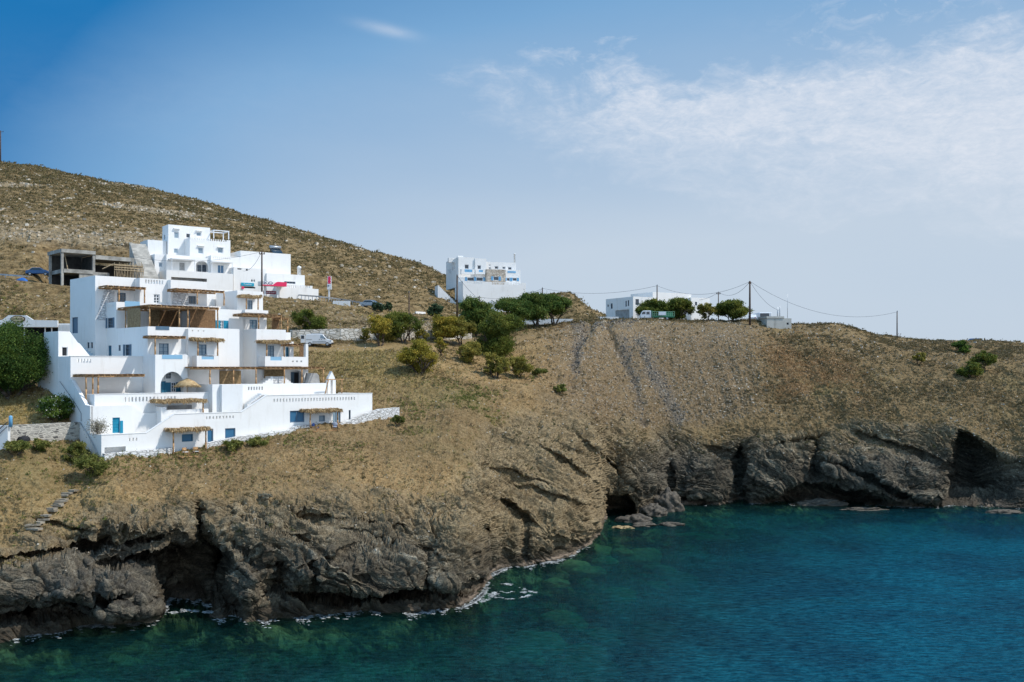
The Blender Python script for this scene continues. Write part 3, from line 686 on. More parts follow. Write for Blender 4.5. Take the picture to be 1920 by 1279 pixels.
def facemat(name, ang, cols, mortar, bw=0.55, bh=0.16, msz=0.02, rough=0.9, bump=0.6, sq=0.5):
    """coursed rubble, laid in the wall's own plane (ang = heading of the wall)"""
    m, n, l, b = newmat(name); b.inputs['Roughness'].default_value = rough; b.inputs['Specular IOR Level'].default_value = 0.15
    tc = N(n, 'ShaderNodeTexCoord'); mp = N(n, 'ShaderNodeMapping'); mp.inputs['Rotation'].default_value = (0, 0, -ang)
    l.new(tc.outputs['Object'], mp.inputs[0]); sp = N(n, 'ShaderNodeSeparateXYZ'); l.new(mp.outputs[0], sp.inputs[0])
    nz = N(n, 'ShaderNodeTexNoise'); nz.inputs['Scale'].default_value = 2.2; nz.inputs['Detail'].default_value = 4; l.new(tc.outputs['Object'], nz.inputs['Vector'])
    cb = N(n, 'ShaderNodeCombineXYZ'); l.new(sp.outputs[0], cb.inputs[0]); l.new(sp.outputs[2], cb.inputs[1])
    ad = N(n, 'ShaderNodeVectorMath', operation='MULTIPLY_ADD'); l.new(nz.outputs['Color'], ad.inputs[0]); ad.inputs[1].default_value = (0.22, 0.16, 0); l.new(cb.outputs[0], ad.inputs[2])
    vo = N(n, 'ShaderNodeTexVoronoi'); vo.feature = 'F1'; vo.inputs['Scale'].default_value = 1.0
    sc = N(n, 'ShaderNodeVectorMath', operation='MULTIPLY'); l.new(ad.outputs[0], sc.inputs[0]); sc.inputs[1].default_value = (1/bw, 1/bh, 1); l.new(sc.outputs[0], vo.inputs['Vector'])
    ve = N(n, 'ShaderNodeTexVoronoi'); ve.feature = 'DISTANCE_TO_EDGE'; ve.inputs['Scale'].default_value = 1.0; l.new(sc.outputs[0], ve.inputs['Vector'])
    cr = N(n, 'ShaderNodeValToRGB'); e = cr.color_ramp.elements; e[0].color = (*cols[0], 1); e[1].color = (*cols[-1], 1)
    for i, c in enumerate(cols[1:-1]):
        q = e.new((i+1)/(len(cols)-1)); q.color = (*c, 1)
    sx = N(n, 'ShaderNodeSeparateXYZ'); l.new(vo.outputs['Color'], sx.inputs[0]); l.new(sx.outputs[0], cr.inputs[0])
    mr = N(n, 'ShaderNodeMapRange'); mr.inputs[1].default_value = msz; mr.inputs[2].default_value = msz*3.5; l.new(ve.outputs['Distance'], mr.inputs[0])
    mx = N(n, 'ShaderNodeMix', data_type='RGBA'); l.new(mr.outputs[0], mx.inputs[0]); mx.inputs[6].default_value = (*mortar, 1); l.new(cr.outputs[0], mx.inputs[7])
    l.new(mx.outputs[2], b.inputs['Base Color'])
    bp = N(n, 'ShaderNodeBump'); bp.inputs['Strength'].default_value = bump; bp.inputs['Distance'].default_value = 0.08; l.new(mr.outputs[0], bp.inputs['Height']); l.new(bp.outputs[0], b.inputs['Normal'])
    return m
def whitewash(name, col=(0.80, 0.80, 0.80), dirt=(0.55, 0.52, 0.47), amt=0.35):
    """limewashed render with brush unevenness, run-off streaks and grime"""
    m, n, l, b = newmat(name); b.inputs['Roughness'].default_value = 0.88; b.inputs['Specular IOR Level'].default_value = 0.2
    tc = N(n, 'ShaderNodeTexCoord')
    def nz(s, sc, d=6, r=.6):
        mp = N(n, 'ShaderNodeMapping'); mp.inputs['Scale'].default_value = sc; l.new(tc.outputs['Object'], mp.inputs[0])
        k = N(n, 'ShaderNodeTexNoise'); k.inputs['Scale'].default_value = s; k.inputs['Detail'].default_value = d; k.inputs['Roughness'].default_value = r; l.new(mp.outputs[0], k.inputs['Vector']); return k.outputs[0]
    st = N(n, 'ShaderNodeMapRange'); st.inputs[1].default_value = 0.56; st.inputs[2].default_value = 0.78; l.new(nz(1.6, (1, 1, 0.16)), st.inputs[0])
    bl = N(n, 'ShaderNodeMapRange'); bl.inputs[1].default_value = 0.4; bl.inputs[2].default_value = 0.75; bl.inputs[4].default_value = 0.35; l.new(nz(0.5, (1, 1, 1)), bl.inputs[0])
    s = N(n, 'ShaderNodeMath', operation='ADD'); l.new(st.outputs[0], s.inputs[0]); l.new(bl.outputs[0], s.inputs[1])
    k = N(n, 'ShaderNodeMath', operation='MULTIPLY'); k.use_clamp = True; k.inputs[1].default_value = amt; l.new(s.outputs[0], k.inputs[0])
    mx = N(n, 'ShaderNodeMix', data_type='RGBA'); l.new(k.outputs[0], mx.inputs[0]); mx.inputs[6].default_value = (*col, 1); mx.inputs[7].default_value = (*dirt, 1)
    l.new(mx.outputs[2], b.inputs['Base Color'])
    bp = N(n, 'ShaderNodeBump'); bp.inputs['Strength'].default_value = 0.35; bp.inputs['Distance'].default_value = 0.04; l.new(nz(3.5, (1, 1, 1), 7, .7), bp.inputs['Height']); l.new(bp.outputs[0], b.inputs['Normal'])
    return m
M_ = {}
M_['white'] = whitewash('white_render', (0.82, 0.805, 0.78), (0.58, 0.54, 0.48), 0.45)
M_['white2'] = whitewash('older_white_render', (0.74, 0.74, 0.73), (0.5, 0.47, 0.42), 0.5)
HANG = math.atan2(UY, UX)
M_['washstone'] = facemat('whitewashed_stone', HANG, [(0.60, 0.59, 0.57), (0.74, 0.73, 0.71), (0.80, 0.80, 0.79)], (0.36, 0.34, 0.32), 0.55, 0.2, 0.03)
M_['stonepatch'] = facemat('limewashed_masonry', HANG, [(0.62, 0.62, 0.61), (0.76, 0.76, 0.76)], (0.50, 0.50, 0.50), 0.6, 0.22, 0.04, bump=0.8)
M_['greystone'] = facemat('grey_field_stone', HANG, [(0.24, 0.225, 0.20), (0.42, 0.39, 0.34), (0.50, 0.465, 0.40), (0.09, 0.085, 0.08), (0.46, 0.42, 0.36)], (0.50, 0.465, 0.40), 0.55, 0.17, 0.04)
M_['palestone'] = facemat('pale_field_stone', 0.0, [(0.48, 0.43, 0.35), (0.68, 0.62, 0.53), (0.78, 0.73, 0.65)], (0.34, 0.30, 0.24), 0.75, 0.42, 0.03)
M_['wood'] = mat('weathered_timber', (0.50, 0.29, 0.135), 0.75, 0.25, 3, 0.3, 20)
M_['cane'] = mat('cane_matting', (0.27, 0.155, 0.075), 0.9, 0.3, 6, 0.6, 30, col2=(0.12, 0.068, 0.034))
M_['canewall'] = mat('reed_screen', (0.36, 0.26, 0.14), 0.9, 0.3, 5, 0.5, 25, col2=(0.17, 0.11, 0.055))
M_['straw'] = mat('straw_thatch', (0.56, 0.41, 0.22), 0.9, 0.2, 4, col2=(0.27, 0.17, 0.08))
M_['blue'] = mat('blue_painted_wood', (0.025, 0.145, 0.24), 0.5, 0.1)
M_['teal'] = mat('teal_painted_wood', (0.012, 0.24, 0.37), 0.5, 0.1)
M_['slateblue'] = mat('grey_blue_painted_wood', (0.09, 0.16, 0.23), 0.5, 0.1)
M_['skyblue'] = mat('light_blue_painted_wood', (0.16, 0.40, 0.62), 0.5, 0.1)
M_['frame'] = mat('white_painted_wood', (0.76, 0.77, 0.78), 0.5, 0.04)
M_['greyframe'] = mat('grey_blue_window_frame', (0.13, 0.19, 0.26), 0.5, 0.06)
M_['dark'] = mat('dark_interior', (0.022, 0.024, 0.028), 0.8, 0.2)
M_['shade'] = mat('shade_grey_plaster', (0.36, 0.36, 0.35), 0.9, 0.15)  # grey that puts shade into openings; also plain plaster on an end wall
M_['concrete'] = mat('raw_concrete', (0.36, 0.345, 0.31), 0.9, 0.2, 0.8, 0.3, 6)
M_['metal'] = mat('galvanised_steel', (0.42, 0.44, 0.46), 0.45, 0.1, 2, metal=0.6)
M_['tyre'] = mat('rubber', (0.02, 0.02, 0.02), 0.8, 0.1)
M_['black'] = mat('black_plastic', (0.025, 0.025, 0.028), 0.5, 0.1)
M_['carwhite'] = mat('white_car_paint', (0.74, 0.75, 0.76), 0.25, 0.03, spec=0.5)
M_['pole'] = mat('creosoted_pole', (0.085, 0.055, 0.04), 0.85, 0.3, 3)
M_['wire'] = mat('cable', (0.10, 0.11, 0.13), 0.6, 0.05)
def glassmat(name, col, rough=0.08):
    m, n, l, b = newmat(name); b.inputs['Base Color'].default_value = (*col, 1); b.inputs['Roughness'].default_value = rough
    b.inputs['Specular IOR Level'].default_value = 0.7
    tc = N(n, 'ShaderNodeTexCoord'); nz = N(n, 'ShaderNodeTexNoise'); nz.inputs['Scale'].default_value = 0.9; l.new(tc.outputs['Object'], nz.inputs['Vector'])
    bp = N(n, 'ShaderNodeBump'); bp.inputs['Strength'].default_value = 0.1; bp.inputs['Distance'].default_value = 0.02; l.new(nz.outputs[0], bp.inputs['Height']); l.new(bp.outputs[0], b.inputs['Normal'])
    return m
M_['glass'] = glassmat('window_glass', (0.02, 0.035, 0.05))
M_['curtain'] = glassmat('curtained_glass', (0.22, 0.30, 0.36), 0.2)
M_['blueglass'] = glassmat('blue_reflecting_glass', (0.035, 0.13, 0.24), 0.12)
M_['railglass'] = glassmat('pale_blue_glass_rail', (0.22, 0.42, 0.58), 0.15)

def opening(fr, parent, a0, a1, z0, z1, c, axis='u', name='window', glass='glass', frame='frame', bars=(1, 2), shutters=None, depth=0.14, out=-1, sw=0.45, ft=0.07, solid=None):
    """a window or door filling a hole whose outer face lies at c; out: outward direction along the other axis"""
    a0, a1 = min(a0, a1), max(a0, a1); z0, z1 = min(z0, z1), max(z0, z1); i = -out
    def bx(mb, A, B, c0, c1, Z, Y):
        if axis == 'u': mb.box(A, B, c0, c1, Z, Y)
        else: mb.box(c0, c1, A, B, Z, Y)
    p = MB(fr); bx(p, a0, a1, c+i*depth, c+i*(depth+0.03), z0, z1)
    P = p.build(name, M_[solid or glass], parent)
    f = MB(fr); t0, t1 = c+i*(depth-0.06), c+i*(depth-0.003)
    bx(f, a0, a0+ft, t0, t1, z0, z1); bx(f, a1-ft, a1, t0, t1, z0, z1); bx(f, a0+ft, a1-ft, t0, t1, z1-ft, z1)
    if name == 'window': bx(f, a0+ft, a1-ft, t0, t1, z0, z0+ft)
    t2 = t0+i*0.02
    for k in range(1, bars[0]+1):
        a = a0+(a1-a0)*k/(bars[0]+1); bx(f, a-ft*.45, a+ft*.45, t2, t1, z0+ft, z1-ft)
    for k in range(1, bars[1]+1):
        z = z0+(z1-z0)*k/(bars[1]+1); bx(f, a0+ft, a1-ft, t2+i*0.005, t1, z-ft*.3, z+ft*.3)
    f.build('frame', M_[frame], P)
    if shutters:
        for (q0, q1) in ((a0-sw, a0-0.01), (a1+0.01, a1+sw)):
            s = MB(fr); bx(s, q0, q1, c+out*0.06, c+out*0.012, z0, z1)
            nn = max(3, int((z1-z0)/0.16))
            for k in range(nn):
                z = z0+(z1-z0)*(k+.5)/nn; bx(s, q0+.05, q1-.05, c+out*0.075, c+out*0.06, z-.03, z+.03)
            s.build('shutter', M_[shutters], P)
    return P

def straw(mb_pts, n, L, rnd, droop=0.8, w=0.05, spread=0.5, dirn=None):
    """blades of straw hanging from points"""
    V = []; Q = []
    for _ in range(n):
        p = rnd.choice(mb_pts) if not callable(mb_pts) else mb_pts(rnd)
        l = L*(0.5+rnd.random()*0.8); a = rnd.random()*6.28
        d = Vector((math.cos(a)*spread*rnd.random(), math.sin(a)*spread*rnd.random(), -droop))
        if dirn: d += Vector(dirn)
        d.normalize(); s = d.cross(Vector((rnd.random()-.5, rnd.random()-.5, rnd.random()*.4))).normalized()*w*(0.5+rnd.random())
        p = Vector(p); k = len(V); q = p+d*l
        V += [tuple(p-s), tuple(p+s), tuple(q+s*.5), tuple(q-s*.5)]; Q.append((k, k+1, k+2, k+3))
    return V, Q
def log(mb, a, b, r=0.075):
    a = Vector(a); b = Vector(b); m = (a+b)/2+Vector((R_.uniform(-.03, .03), R_.uniform(-.03, .03), R_.uniform(-.02, .02)))
    mb.tube(a, m, r*1.08, r); mb.tube(m, b, r, r*.92)

def pergola(parent, fr, u0, u1, v0, v1, zt, posts, cover='cane', tilt=0.0, name='pergola', back=None):
    """posts: (u, v, z_bottom); v0 is the front edge, zt the top of the beams"""
    root = empty(name, (0, 0, 0)); root.parent = parent
    x, y, z = fr.w((u0+u1)/2, (v0+v1)/2, zt); off = wloc(parent); root.location = (x-off.x, y-off.y, z-off.z)
    for (u, v, zb) in posts:
        m = MB(fr); log(m, fr.w(u, v, zb), fr.w(u, v, zt-0.16), 0.085); m.build('post', M_['wood'], root, True)
    for v in (v0+0.15, v1-0.15):
        m = MB(fr); log(m, fr.w(u0, v, zt-0.09), fr.w(u1, v, zt-0.09), 0.09); m.build('beam', M_['wood'], root, True)
    m = MB(fr); n = max(3, int((u1-u0)/0.62))
    for i in range(n+1):
        u = u0+0.12+(u1-u0-0.24)*i/n
        log(m, fr.w(u, v0-0.12, zt+0.03), fr.w(u, v1, zt+0.03), 0.055)
    m.build('rafter', M_['wood'], root, True)
    if cover == 'cane':
        m = MB(fr); nn = int((u1-u0)/0.16)
        for i in range(nn):
            a = u0+(u1-u0)*i/nn; h = R_.uniform(0, .035)
            if R_.random() < 0.06: continue
            m.box(a, a+(u1-u0)/nn*0.93, v0-R_.uniform(0, .12), v1-0.02, zt+0.09+h*.3, zt+0.115+h)
        m.build('cane_roof', M_['cane'], root)
    elif cover == 'thatch':
        def pk(r):
            e = r.random(); u = r.uniform(u0-.1, u1+.1)
            lump = 0.10*math.sin(u*3.1)+0.06*math.sin(u*7.7)
            if e < .5: return fr.w(u, v0-0.12+r.uniform(-.1, .12), zt+0.10+lump*.6+r.uniform(-.05, .12))
            return fr.w(u, r.uniform(v0, v1), zt+0.12+lump*.4+r.uniform(0, .12))
        V, Q = straw(pk, int(380*(u1-u0)), 0.36, R_, 0.7, 0.028, 0.9)
        npmesh('thatch', V, Q, False, M_['straw'], root)
        m = MB(fr); m.box(u0, u1, v0, v1-0.02, zt+0.09, zt+0.15); m.build('cane_roof', M_['cane'], root)
    return root
# ---------------------------------------------------------------- terraced hotel in front
H = Frame(OX, OY, UX, UY)
HB = (OX+3, OY+3, 12.0)
hotel = empty('hotel', HB, 'large white terraced hotel with timber pergolas stepping down the near slope', 'hotel')
def vol(u0, u1, v0, v1, z0, z1, front=(), left=(), para=0.8, deep=0.25, matn='white', arches=(), th=0.25, parent=hotel, fr=H, name='wall', lside=True):
    m = MB(fr)
    m.facade(u0, u1, z0, z1, v0, th, list(front)+[(a[0], a[1], a[2], a[4]) for a in arches])
    for a in arches: m.spandrels(a[0], a[1], a[3], a[4], v0, th)
    m.facade(v0+th, v1, z0, z1, u0, th, left, 'v')
    m.box(u1-th, u1, v0+th, v1, z0, z1); m.box(u0+th, u1-th, v1-th, v1, z0, z1)
    m.box(u0+th, u1-th, v0+max(deep, th), v1-th, z0, z1-para)
    if deep > th: m.box(u0+th, u1-th, v0+th, v0+deep, z1-para-0.18, z1-para)
    return m.build(name, M_[matn], parent)
def HF(v, p0, p1, q0, q1, fr=H):
    """opening in a front face at depth v, read as columns p0..p1 and rows q0 (top)..q1"""
    a, b = fr.u(p0, v), fr.u(p1, v); m = (a+b)/2; return (a, b, fr.z(q1, m, v), fr.z(q0, m, v))
def HL(u, p0, p1, q0, q1, fr=H):
    a, b = fr.v(p1, u), fr.v(p0, u); m = (a+b)/2; return (a, b, fr.z(q1, u, m), fr.z(q0, u, m))
def slots(v, p0, p1, n, q0, q1, fr=H, w=0.19):
    a, b = fr.u(p0, v), fr.u(p1, v); out = []
    for i in range(n):
        c = a+(b-a)*(i+.5)/n; z1 = fr.z(q0, (a+b)/2, v); z0 = fr.z(q1, (a+b)/2, v); out.append((c-w/2, c+w/2, z0, z1))
    return out
ZB = 9.0
# --- lowest retaining front, v = 0
z_a = H.z(816, 0, 0); uA = H.u(275, 0); uB = H.u(327, 0); z_b = H.z(777, uB, 0); uC = H.u(453, 0); uD = H.u(500, 0); z_c = H.z(742, uD, 0); uE = H.u(698, 0)
hB1 = HF(0, 196, 236, 838, 850)
s1 = slots(0, 239, 259, 3, 821, 827)
m = MB(H); m.facade(0, uA, ZB, z_a, 0, 0.3, [hB1]+s1)
m.box(0, 0.3, 0.3, 2.75, ZB, z_a); m.box(0.3, uA, 2.2, 2.74, ZB, z_a-1.0)
m.box(0.3, uB+2, 0.9, 2.2, ZB, H.z(836, 0, 0)-0.25)
m.prism([(uA, ZB), (uB, ZB), (uB, z_b), (uA, z_a)], 0, 0.3)
wF1 = HF(0, 341, 362, 814, 828); wF2 = HF(0, 389, 400, 804, 830); wF3 = HF(0, 422, 441.5, 803, 822)
m.facade(uB, uC, ZB, z_b, 0, 0.3, [wF1, wF2, wF3]+slots(0, 384, 440, 9, 780, 785))
m.prism([(uC, ZB), (uD, ZB), (uD, z_c), (uC, z_b)], 0, 0.3)
wF4 = HF(0, 543.5, 571, 770, 792); wF5 = HF(0, 598, 609.5, 779, 790.5); wF6 = HF(0, 624, 638.5, 770, 794); wF7 = HF(0, 654, 657.5, 769, 789)
m.facade(uD, uE, ZB, z_c, 0, 0.3, [wF4, wF5, wF6, wF7]+slots(0, 511, 667, 28, 746, 752))
m.box(uE-0.3, uE, 0.3, 7.0, ZB, z_c)
m.box(uD, uE-0.3, 0.34, 6.0, ZB, z_c-1.0); m.box(uB, uD, 0.34, 1.9, ZB, z_b-1.0)
m.prism([(uA, ZB), (uD, ZB), (uD, z_c-1.1), (uC, z_b-1.05), (uB, z_b-1.05), (uA, z_a-1.0)], 0.34, 1.6)
m.build('wall', M_['white'], hotel)
# coping of the lower terrace wall, a touch proud
m = MB(H); m.box(-0.04, uA, -0.04, 0.34, z_a, z_a+0.06); m.prism([(uA, z_a), (uB, z_b), (uB, z_b+.06), (uA, z_a+.06)], -0.04, 0.34)
m.box(uB, uC, -0.04, 0.34, z_b, z_b+.06); m.prism([(uC, z_b), (uD, z_c), (uD, z_c+.06), (uC, z_b+.06)], -0.04, 0.34); m.box(uD, uE+.04, -0.04, 0.34, z_c, z_c+.06)
m.build('coping', M_['white'], hotel)
opening(H, hotel, *wF1, 0, glass='blueglass', frame='blue', bars=(0, 0), ft=0.1)
opening(H, hotel, *wF2, 0, glass='blueglass', frame='slateblue', bars=(0, 0), name='door', ft=0.1)
opening(H, hotel, *wF3, 0, glass='blueglass', frame='slateblue', bars=(0, 0), ft=0.1)
opening(H, hotel, *wF4, 0, glass='blueglass', frame='greyframe', bars=(1, 0), ft=0.09)
opening(H, hotel, *wF5, 0, glass='curtain', frame='greyframe', bars=(0, 0), ft=0.09)
opening(H, hotel, *wF6, 0, glass='curtain', frame='greyframe', bars=(1, 0), name='door', ft=0.09)
opening(H, hotel, *wF7, 0, glass='glass', frame='greyframe', bars=(0, 0), ft=0.03)
# low whitewashed stone walls before the terraces
def stonewall(pts, v, th, drop=3.0, name='stone_parapet', matn='washstone'):
    P = [(H.u(px, v), H.z(py, H.u(px, v), v)) for px, py in pts]
    m = MB(H); m.prism([(P[0][0], P[0][1]-drop)]+P+[(P[-1][0], P[-1][1]-drop)], v, v+th)
    return m.build(name, M_[matn], hotel)
stonewall([(196, 851), (270, 845), (328, 839)], -0.7, 0.55)
stonewall([(388, 831), (440, 820), (520, 810), (545, 806), (556, 798), (585, 797)], -0.7, 0.55)
stonewall([(640, 795), (668, 784), (690, 775), (712, 767.5), (749, 764)], -0.9, 0.6, 5)
# --- second tier
zG = H.z(762, 0, 2.75); uG = H.u(248, 2.75)
dG = HF(2.75, 211, 225, 783, 812)
vol(0.02, uG, 2.75, 7.9, ZB, zG, front=[dG], para=0.35)
opening(H, hotel, *dG, 2.75, solid='teal', frame='teal', name='door', bars=(0, 4))
s = MB(H); q = HF(2.75, 225, 228, 789, 812); s.box(q[0], q[1]+.12, 2.66, 2.74, q[2], q[3]); s.build('shutter', M_['teal'], hotel)
uG2 = H.u(293, 3.3)
m = MB(H); m.prism([(uG, ZB), (uG2, ZB), (uG2, H.z(774, uG2, 3.0)), (H.u(268, 3), H.z(774, uG2, 3.0)), (uG, zG)], 3.0, 3.3); m.build('wall', M_['white'], hotel)
m = MB(H); m.box(uG2-0.1, H.u(312, 1.9), 1.9, 3.4, ZB, H.z(763, uG2, 1.9)); m.box(H.u(312, 1.9), H.u(391, 1.9), 1.9, 2.2, ZB, H.z(769, uG2, 1.9)); m.build('wall', M_['white'], hotel)
# --- parapet of the parasol terrace
vK = 3.4; uK0, uK1 = H.u(177, vK), H.u(391, vK); zK = H.z(738, uK0+6, vK)
vol(uK0, uK1, vK, 7.9, ZB, zK, front=slots(vK, 231, 331, 15, 744, 752.5), para=1.0)
m = MB(H); m.box(uK0-.04, uK1, vK-.04, vK+.29, zK, zK+.05); m.build('coping', M_['white'], hotel)
# straw roof over the nook below it
root = pergola(hotel, H, H.u(293, 1.6), H.u(386, 1.6), 1.6, 3.2, H.z(752, H.u(340, 1.6), 1.6), [(H.u(381, 1.7), 1.7, H.z(775, H.u(381, 1.7), 1.7))], cover='thatch')
hz = HF(2.9, 318, 363, 760, 769)
m = MB(H); m.box(hz[0], hz[1], 3.30, 3.36, hz[2]-.3, hz[3]); m.build('doorway', M_['shade'], hotel)  # flat grey sheet stands in for the shade in this opening
# --- right hand middle terrace (under the long pergolas)
vL = 2.5; uL0, uL1 = uK1, H.u(612, vL); zL = H.z(720, uL0+5, vL)
vol(uL0, uL1, vL, 9.5, ZB, zL, front=slots(vL, 430, 445, 3, 725, 731.5)+slots(vL, 464, 494, 6, 725, 731.5), para=0.95)
uL2 = H.u(511, vL-.9)
m = MB(H); m.box(H.u(416, vL-.5), H.u(455, vL-.5), vL-.5, vL-.002, ZB, H.z(721, uL0+3, vL-.5)); m.build('pier', M_['white2'], hotel)
m = MB(H)   # stairs climbing from the lower terrace to this one
u_s0, u_s1 = H.u(462, 1.6), H.u(492, 1.6); zz0, zz1 = H.z(760, u_s0, 1.6), H.z(738, u_s1, 1.6)
for i in range(8):
    a = u_s0+(u_s1-u_s0)*i/8; m.box(a, u_s1+.6, 1.4, 2.3, ZB, zz0+(zz1-zz0)*(i+1)/8)
m.build('staircase', M_['white'], hotel)
# stepped ends of the terrace walls
def stepped(p0, p1, q0, q1, v, n=5, th=0.9, up=True, matn='white'):
    a, b = H.u(p0, v), H.u(p1, v); z0, z1 = H.z(q0, a, v), H.z(q1, b, v)
    m = MB(H)
    for i in range(n):
        if up: m.box(a+(b-a)*i/n, a+(b-a)*(i+1)/n, v, v+th, z0-0.1, z0+(z1-z0)*(i+1)/n)
        else: m.box(a+(b-a)*i/n, a+(b-a)*(i+1)/n, v, v+th, z1-0.1, z1+(z0-z1)*(n-i)/n)
    m.build('steps', M_[matn], hotel)
stepped(352, 388, 706, 725, 6.2, 9, 0.8, up=False)
stepped(493, 512, 721, 706, 4.4, 4, 1.2); m = MB(H); m.box(H.u(512, 4.4), H.u(530, 4.4), 4.4, 5.4, H.z(722, 16, 4.4), H.z(706, H.u(512, 4.4), 4.4)); m.build('steps', M_['stonepatch'], hotel)
stepped(530, 549, 706, 721, 4.4, 5, 1.0, up=False)
m = MB(H); m.prism([(H.u(572, 5.5), H.z(722, 20, 5.5)), (H.u(600, 5.5), H.z(722, 22, 5.5)), (H.u(598, 5.5), H.z(705, 22, 5.5)), (H.u(594, 5.5), H.z(700, 22, 5.5)), (H.u(576, 5.5), H.z(700, 20, 5.5))], 5.5, 5.8); m.build('end_wall', M_['shade'], hotel)
# --- third tier, far left, with its own small stair
vT = H.v(131.5, 0.0); zT = H.z(668, 0, vT)
vol(0.04, 8.6, vT, 18.4, ZB, zT, front=slots(vT, 143, 172, 5, 673, 680), para=0.7)
m = MB(H); m.box(0, 8.6, vT-.05, vT+.27, zT, zT+.06); m.build('coping', M_['white'], hotel)
# boundary wall stepping down on the left
m = MB(H); v2 = 2.75
m.prism([(vT, ZB), (v2, ZB), (v2, zG), (v2+1.1, zG+.05), (vT-.7, H.z(714, 0, vT)), (vT, H.z(712, 0, vT))], -0.06, 0.22, 'v')
m.build('wall', M_['white'], hotel)
m = MB(H); m.prism([(vT, H.z(712, 0, vT)), (vT-.7, H.z(714, 0, vT)), (v2+1.1, zG+.05), (v2, zG), (v2, zG+.06), (v2+1.1, zG+.11), (vT-.7, H.z(714, 0, vT)+.06), (vT, H.z(712, 0, vT)+.06)], -0.10, 0.26, 'v'); m.build('coping', M_['white'], hotel)
vU = H.v(109, 0.0); vV = H.v(82, 0.0); zU = H.z(621, 0, vU)
dU = HF(vU, 116, 127, 650.5, 667)
uU1 = H.u(131, vU)
vol(0.02, uU1, vU, vV, ZB, zU, front=[dU], para=0.3)
opening(H, hotel, *dU, vU, glass='dark', frame='white', bars=(0, 0), name='door')
# sloping parapet and steps coming down beside the main block
m = MB(H); ua, ub = uU1, H.u(169, vU); m.prism([(ua, zT-.5), (ub, zT-.5), (ub, zT+.05), (H.u(150, vU), H.z(645, 4, vU)), (H.u(146, vU), H.z(643, 4, vU)), (ua, zU)], vU, vU+.25); m.build('wall', M_['white'], hotel)
m = MB(H)
for i in range(12):
    m.box(ua+(ub+.9-ua)*i/12, ua+(ub+.9-ua)*(i+1)/12, vU+.26, vU+1.5, zT-.4, zU-.4-(zU-.4-zT)*(i+1)/12)
m.build('staircase', M_['slateblue'], hotel)
# --- main top block (left)
D_A = 118.0; xA = (178.5-960)/F*D_A; dx, dy = xA-OX, D_A-OY
uA0 = dx*UX+dy*UY; vA = -dx*UY+dy*UX; vAb = H.v(131.5, uA0); zA = H.z(516.5, uA0, vA)
u_n = H.u(199, vA); u_b = H.u(252, vA)
wA = HF(vA, 220, 236, 549, 566)
lA = [HL(uA0, 135, 146, 595, 625), HL(uA0, 163.5, 167.5, 642, 653), HL(uA0, 170, 174, 642, 653)]
vol(uA0, u_b+.2, vA, vAb, zT-1, zA, front=[wA], left=lA, para=0.35)
opening(H, hotel, *wA, vA, glass='glass', frame='slateblue', name='door', bars=(1, 1))
opening(H, hotel, *lA[0], uA0, axis='v', glass='dark', frame='slateblue', name='door', bars=(0, 0), solid='slateblue')
for k in (1, 2): opening(H, hotel, *lA[k], uA0, axis='v', glass='glass', frame='slateblue', bars=(0, 0), ft=.03)
# darker limewashed masonry patch, cut to the slanting shadow of the little pergola
m = MB(H); a, b = uA0+.1, H.u(214, vA); m.prism([(a, H.z(600, a, vA)), (b, H.z(600, a, vA)), (b, H.z(541, b, vA)), (H.u(196, vA), H.z(541, a, vA))], vA-.03, vA-.002); m.build('masonry_shadow_patch', M_['stonepatch'], hotel)
# B: projecting part with slots, window
vBf = H.v(262, u_b); uB1 = H.u(320, vBf); zBt = H.z(521, u_b, vBf)
wB = HF(vBf, 288, 299.5, 552, 569)
vol(u_b, uB1, vBf, vAb-1, 20, zBt, front=[wB]+slots(vBf, 271, 307, 7, 525, 532.5), para=1.2)
opening(H, hotel, *wB, vBf, glass='glass', frame='frame', bars=(1, 2), ft=.1)
# C
uC0 = uB1; vCf = vBf-.9; uC0 = H.u(320, vCf); uC1 = H.u(388, vCf); zCt = H.z(524.5, uC0, vCf)
wC = HF(vCf, 353.5, 367.5, 555, 570)
vol(uC0, uC1, vCf, vAb-1, 20, zCt, front=[wC], para=0.4)
opening(H, hotel, *wC, vCf, glass='glass', frame='slateblue', bars=(1, 1), name='door')
m = MB(H); m.prism([(H.u(322, vCf), H.z(571, uC0, vCf)), (H.u(353, vCf), H.z(571, uC0, vCf)), (H.u(353, vCf), H.z(548, uC0, vCf)), (H.u(326, vCf), H.z(546, uC0, vCf))], vCf-.03, vCf-.002); m.build('masonry_shadow_patch', M_['stonepatch'], hotel)  # masonry patch with the shade under this pergola put into its tone
# N: terrace of the top floor
uN = 7.9; uN = u_n; vN = H.v(218, uN); zN = H.z(566, uN, vN); uN1 = H.u(430, vN)
lN = [HL(uN, 201.5, 212, 596, 615), HL(uN, 203, 209, 648, 669)]
nw = HL(uN, 202, 213, 571, 577); sl = []
for i in range(4):
    c = nw[0]+(nw[1]-nw[0])*(i+.5)/4; sl.append((c-.08, c+.08, nw[2], nw[3]))
vol(uN, uN1, vN, vA+.0, 20, zN, left=lN+sl, para=0.9)
opening(H, hotel, *lN[0], uN, axis='v', glass='glass', frame='slateblue', shutters='slateblue', bars=(1, 2), sw=.4)
opening(H, hotel, *lN[1], uN, axis='v', solid='blue', frame='blue', name='door', bars=(0, 3))
m = MB(H); m.box(H.u(234, vN), H.u(262, vN), vN-.02, vN+.06, zN-.5, zN+.15); m.build('glass_rail', M_['railglass'], hotel)
# D: recessed back wall between C and the right tower
vD = vA+.6; m = MB(H); m.box(uC1, H.u(447, vD), vD, vD+4, 20, H.z(541, uC1, vD)); m.build('wall', M_['white'], hotel)
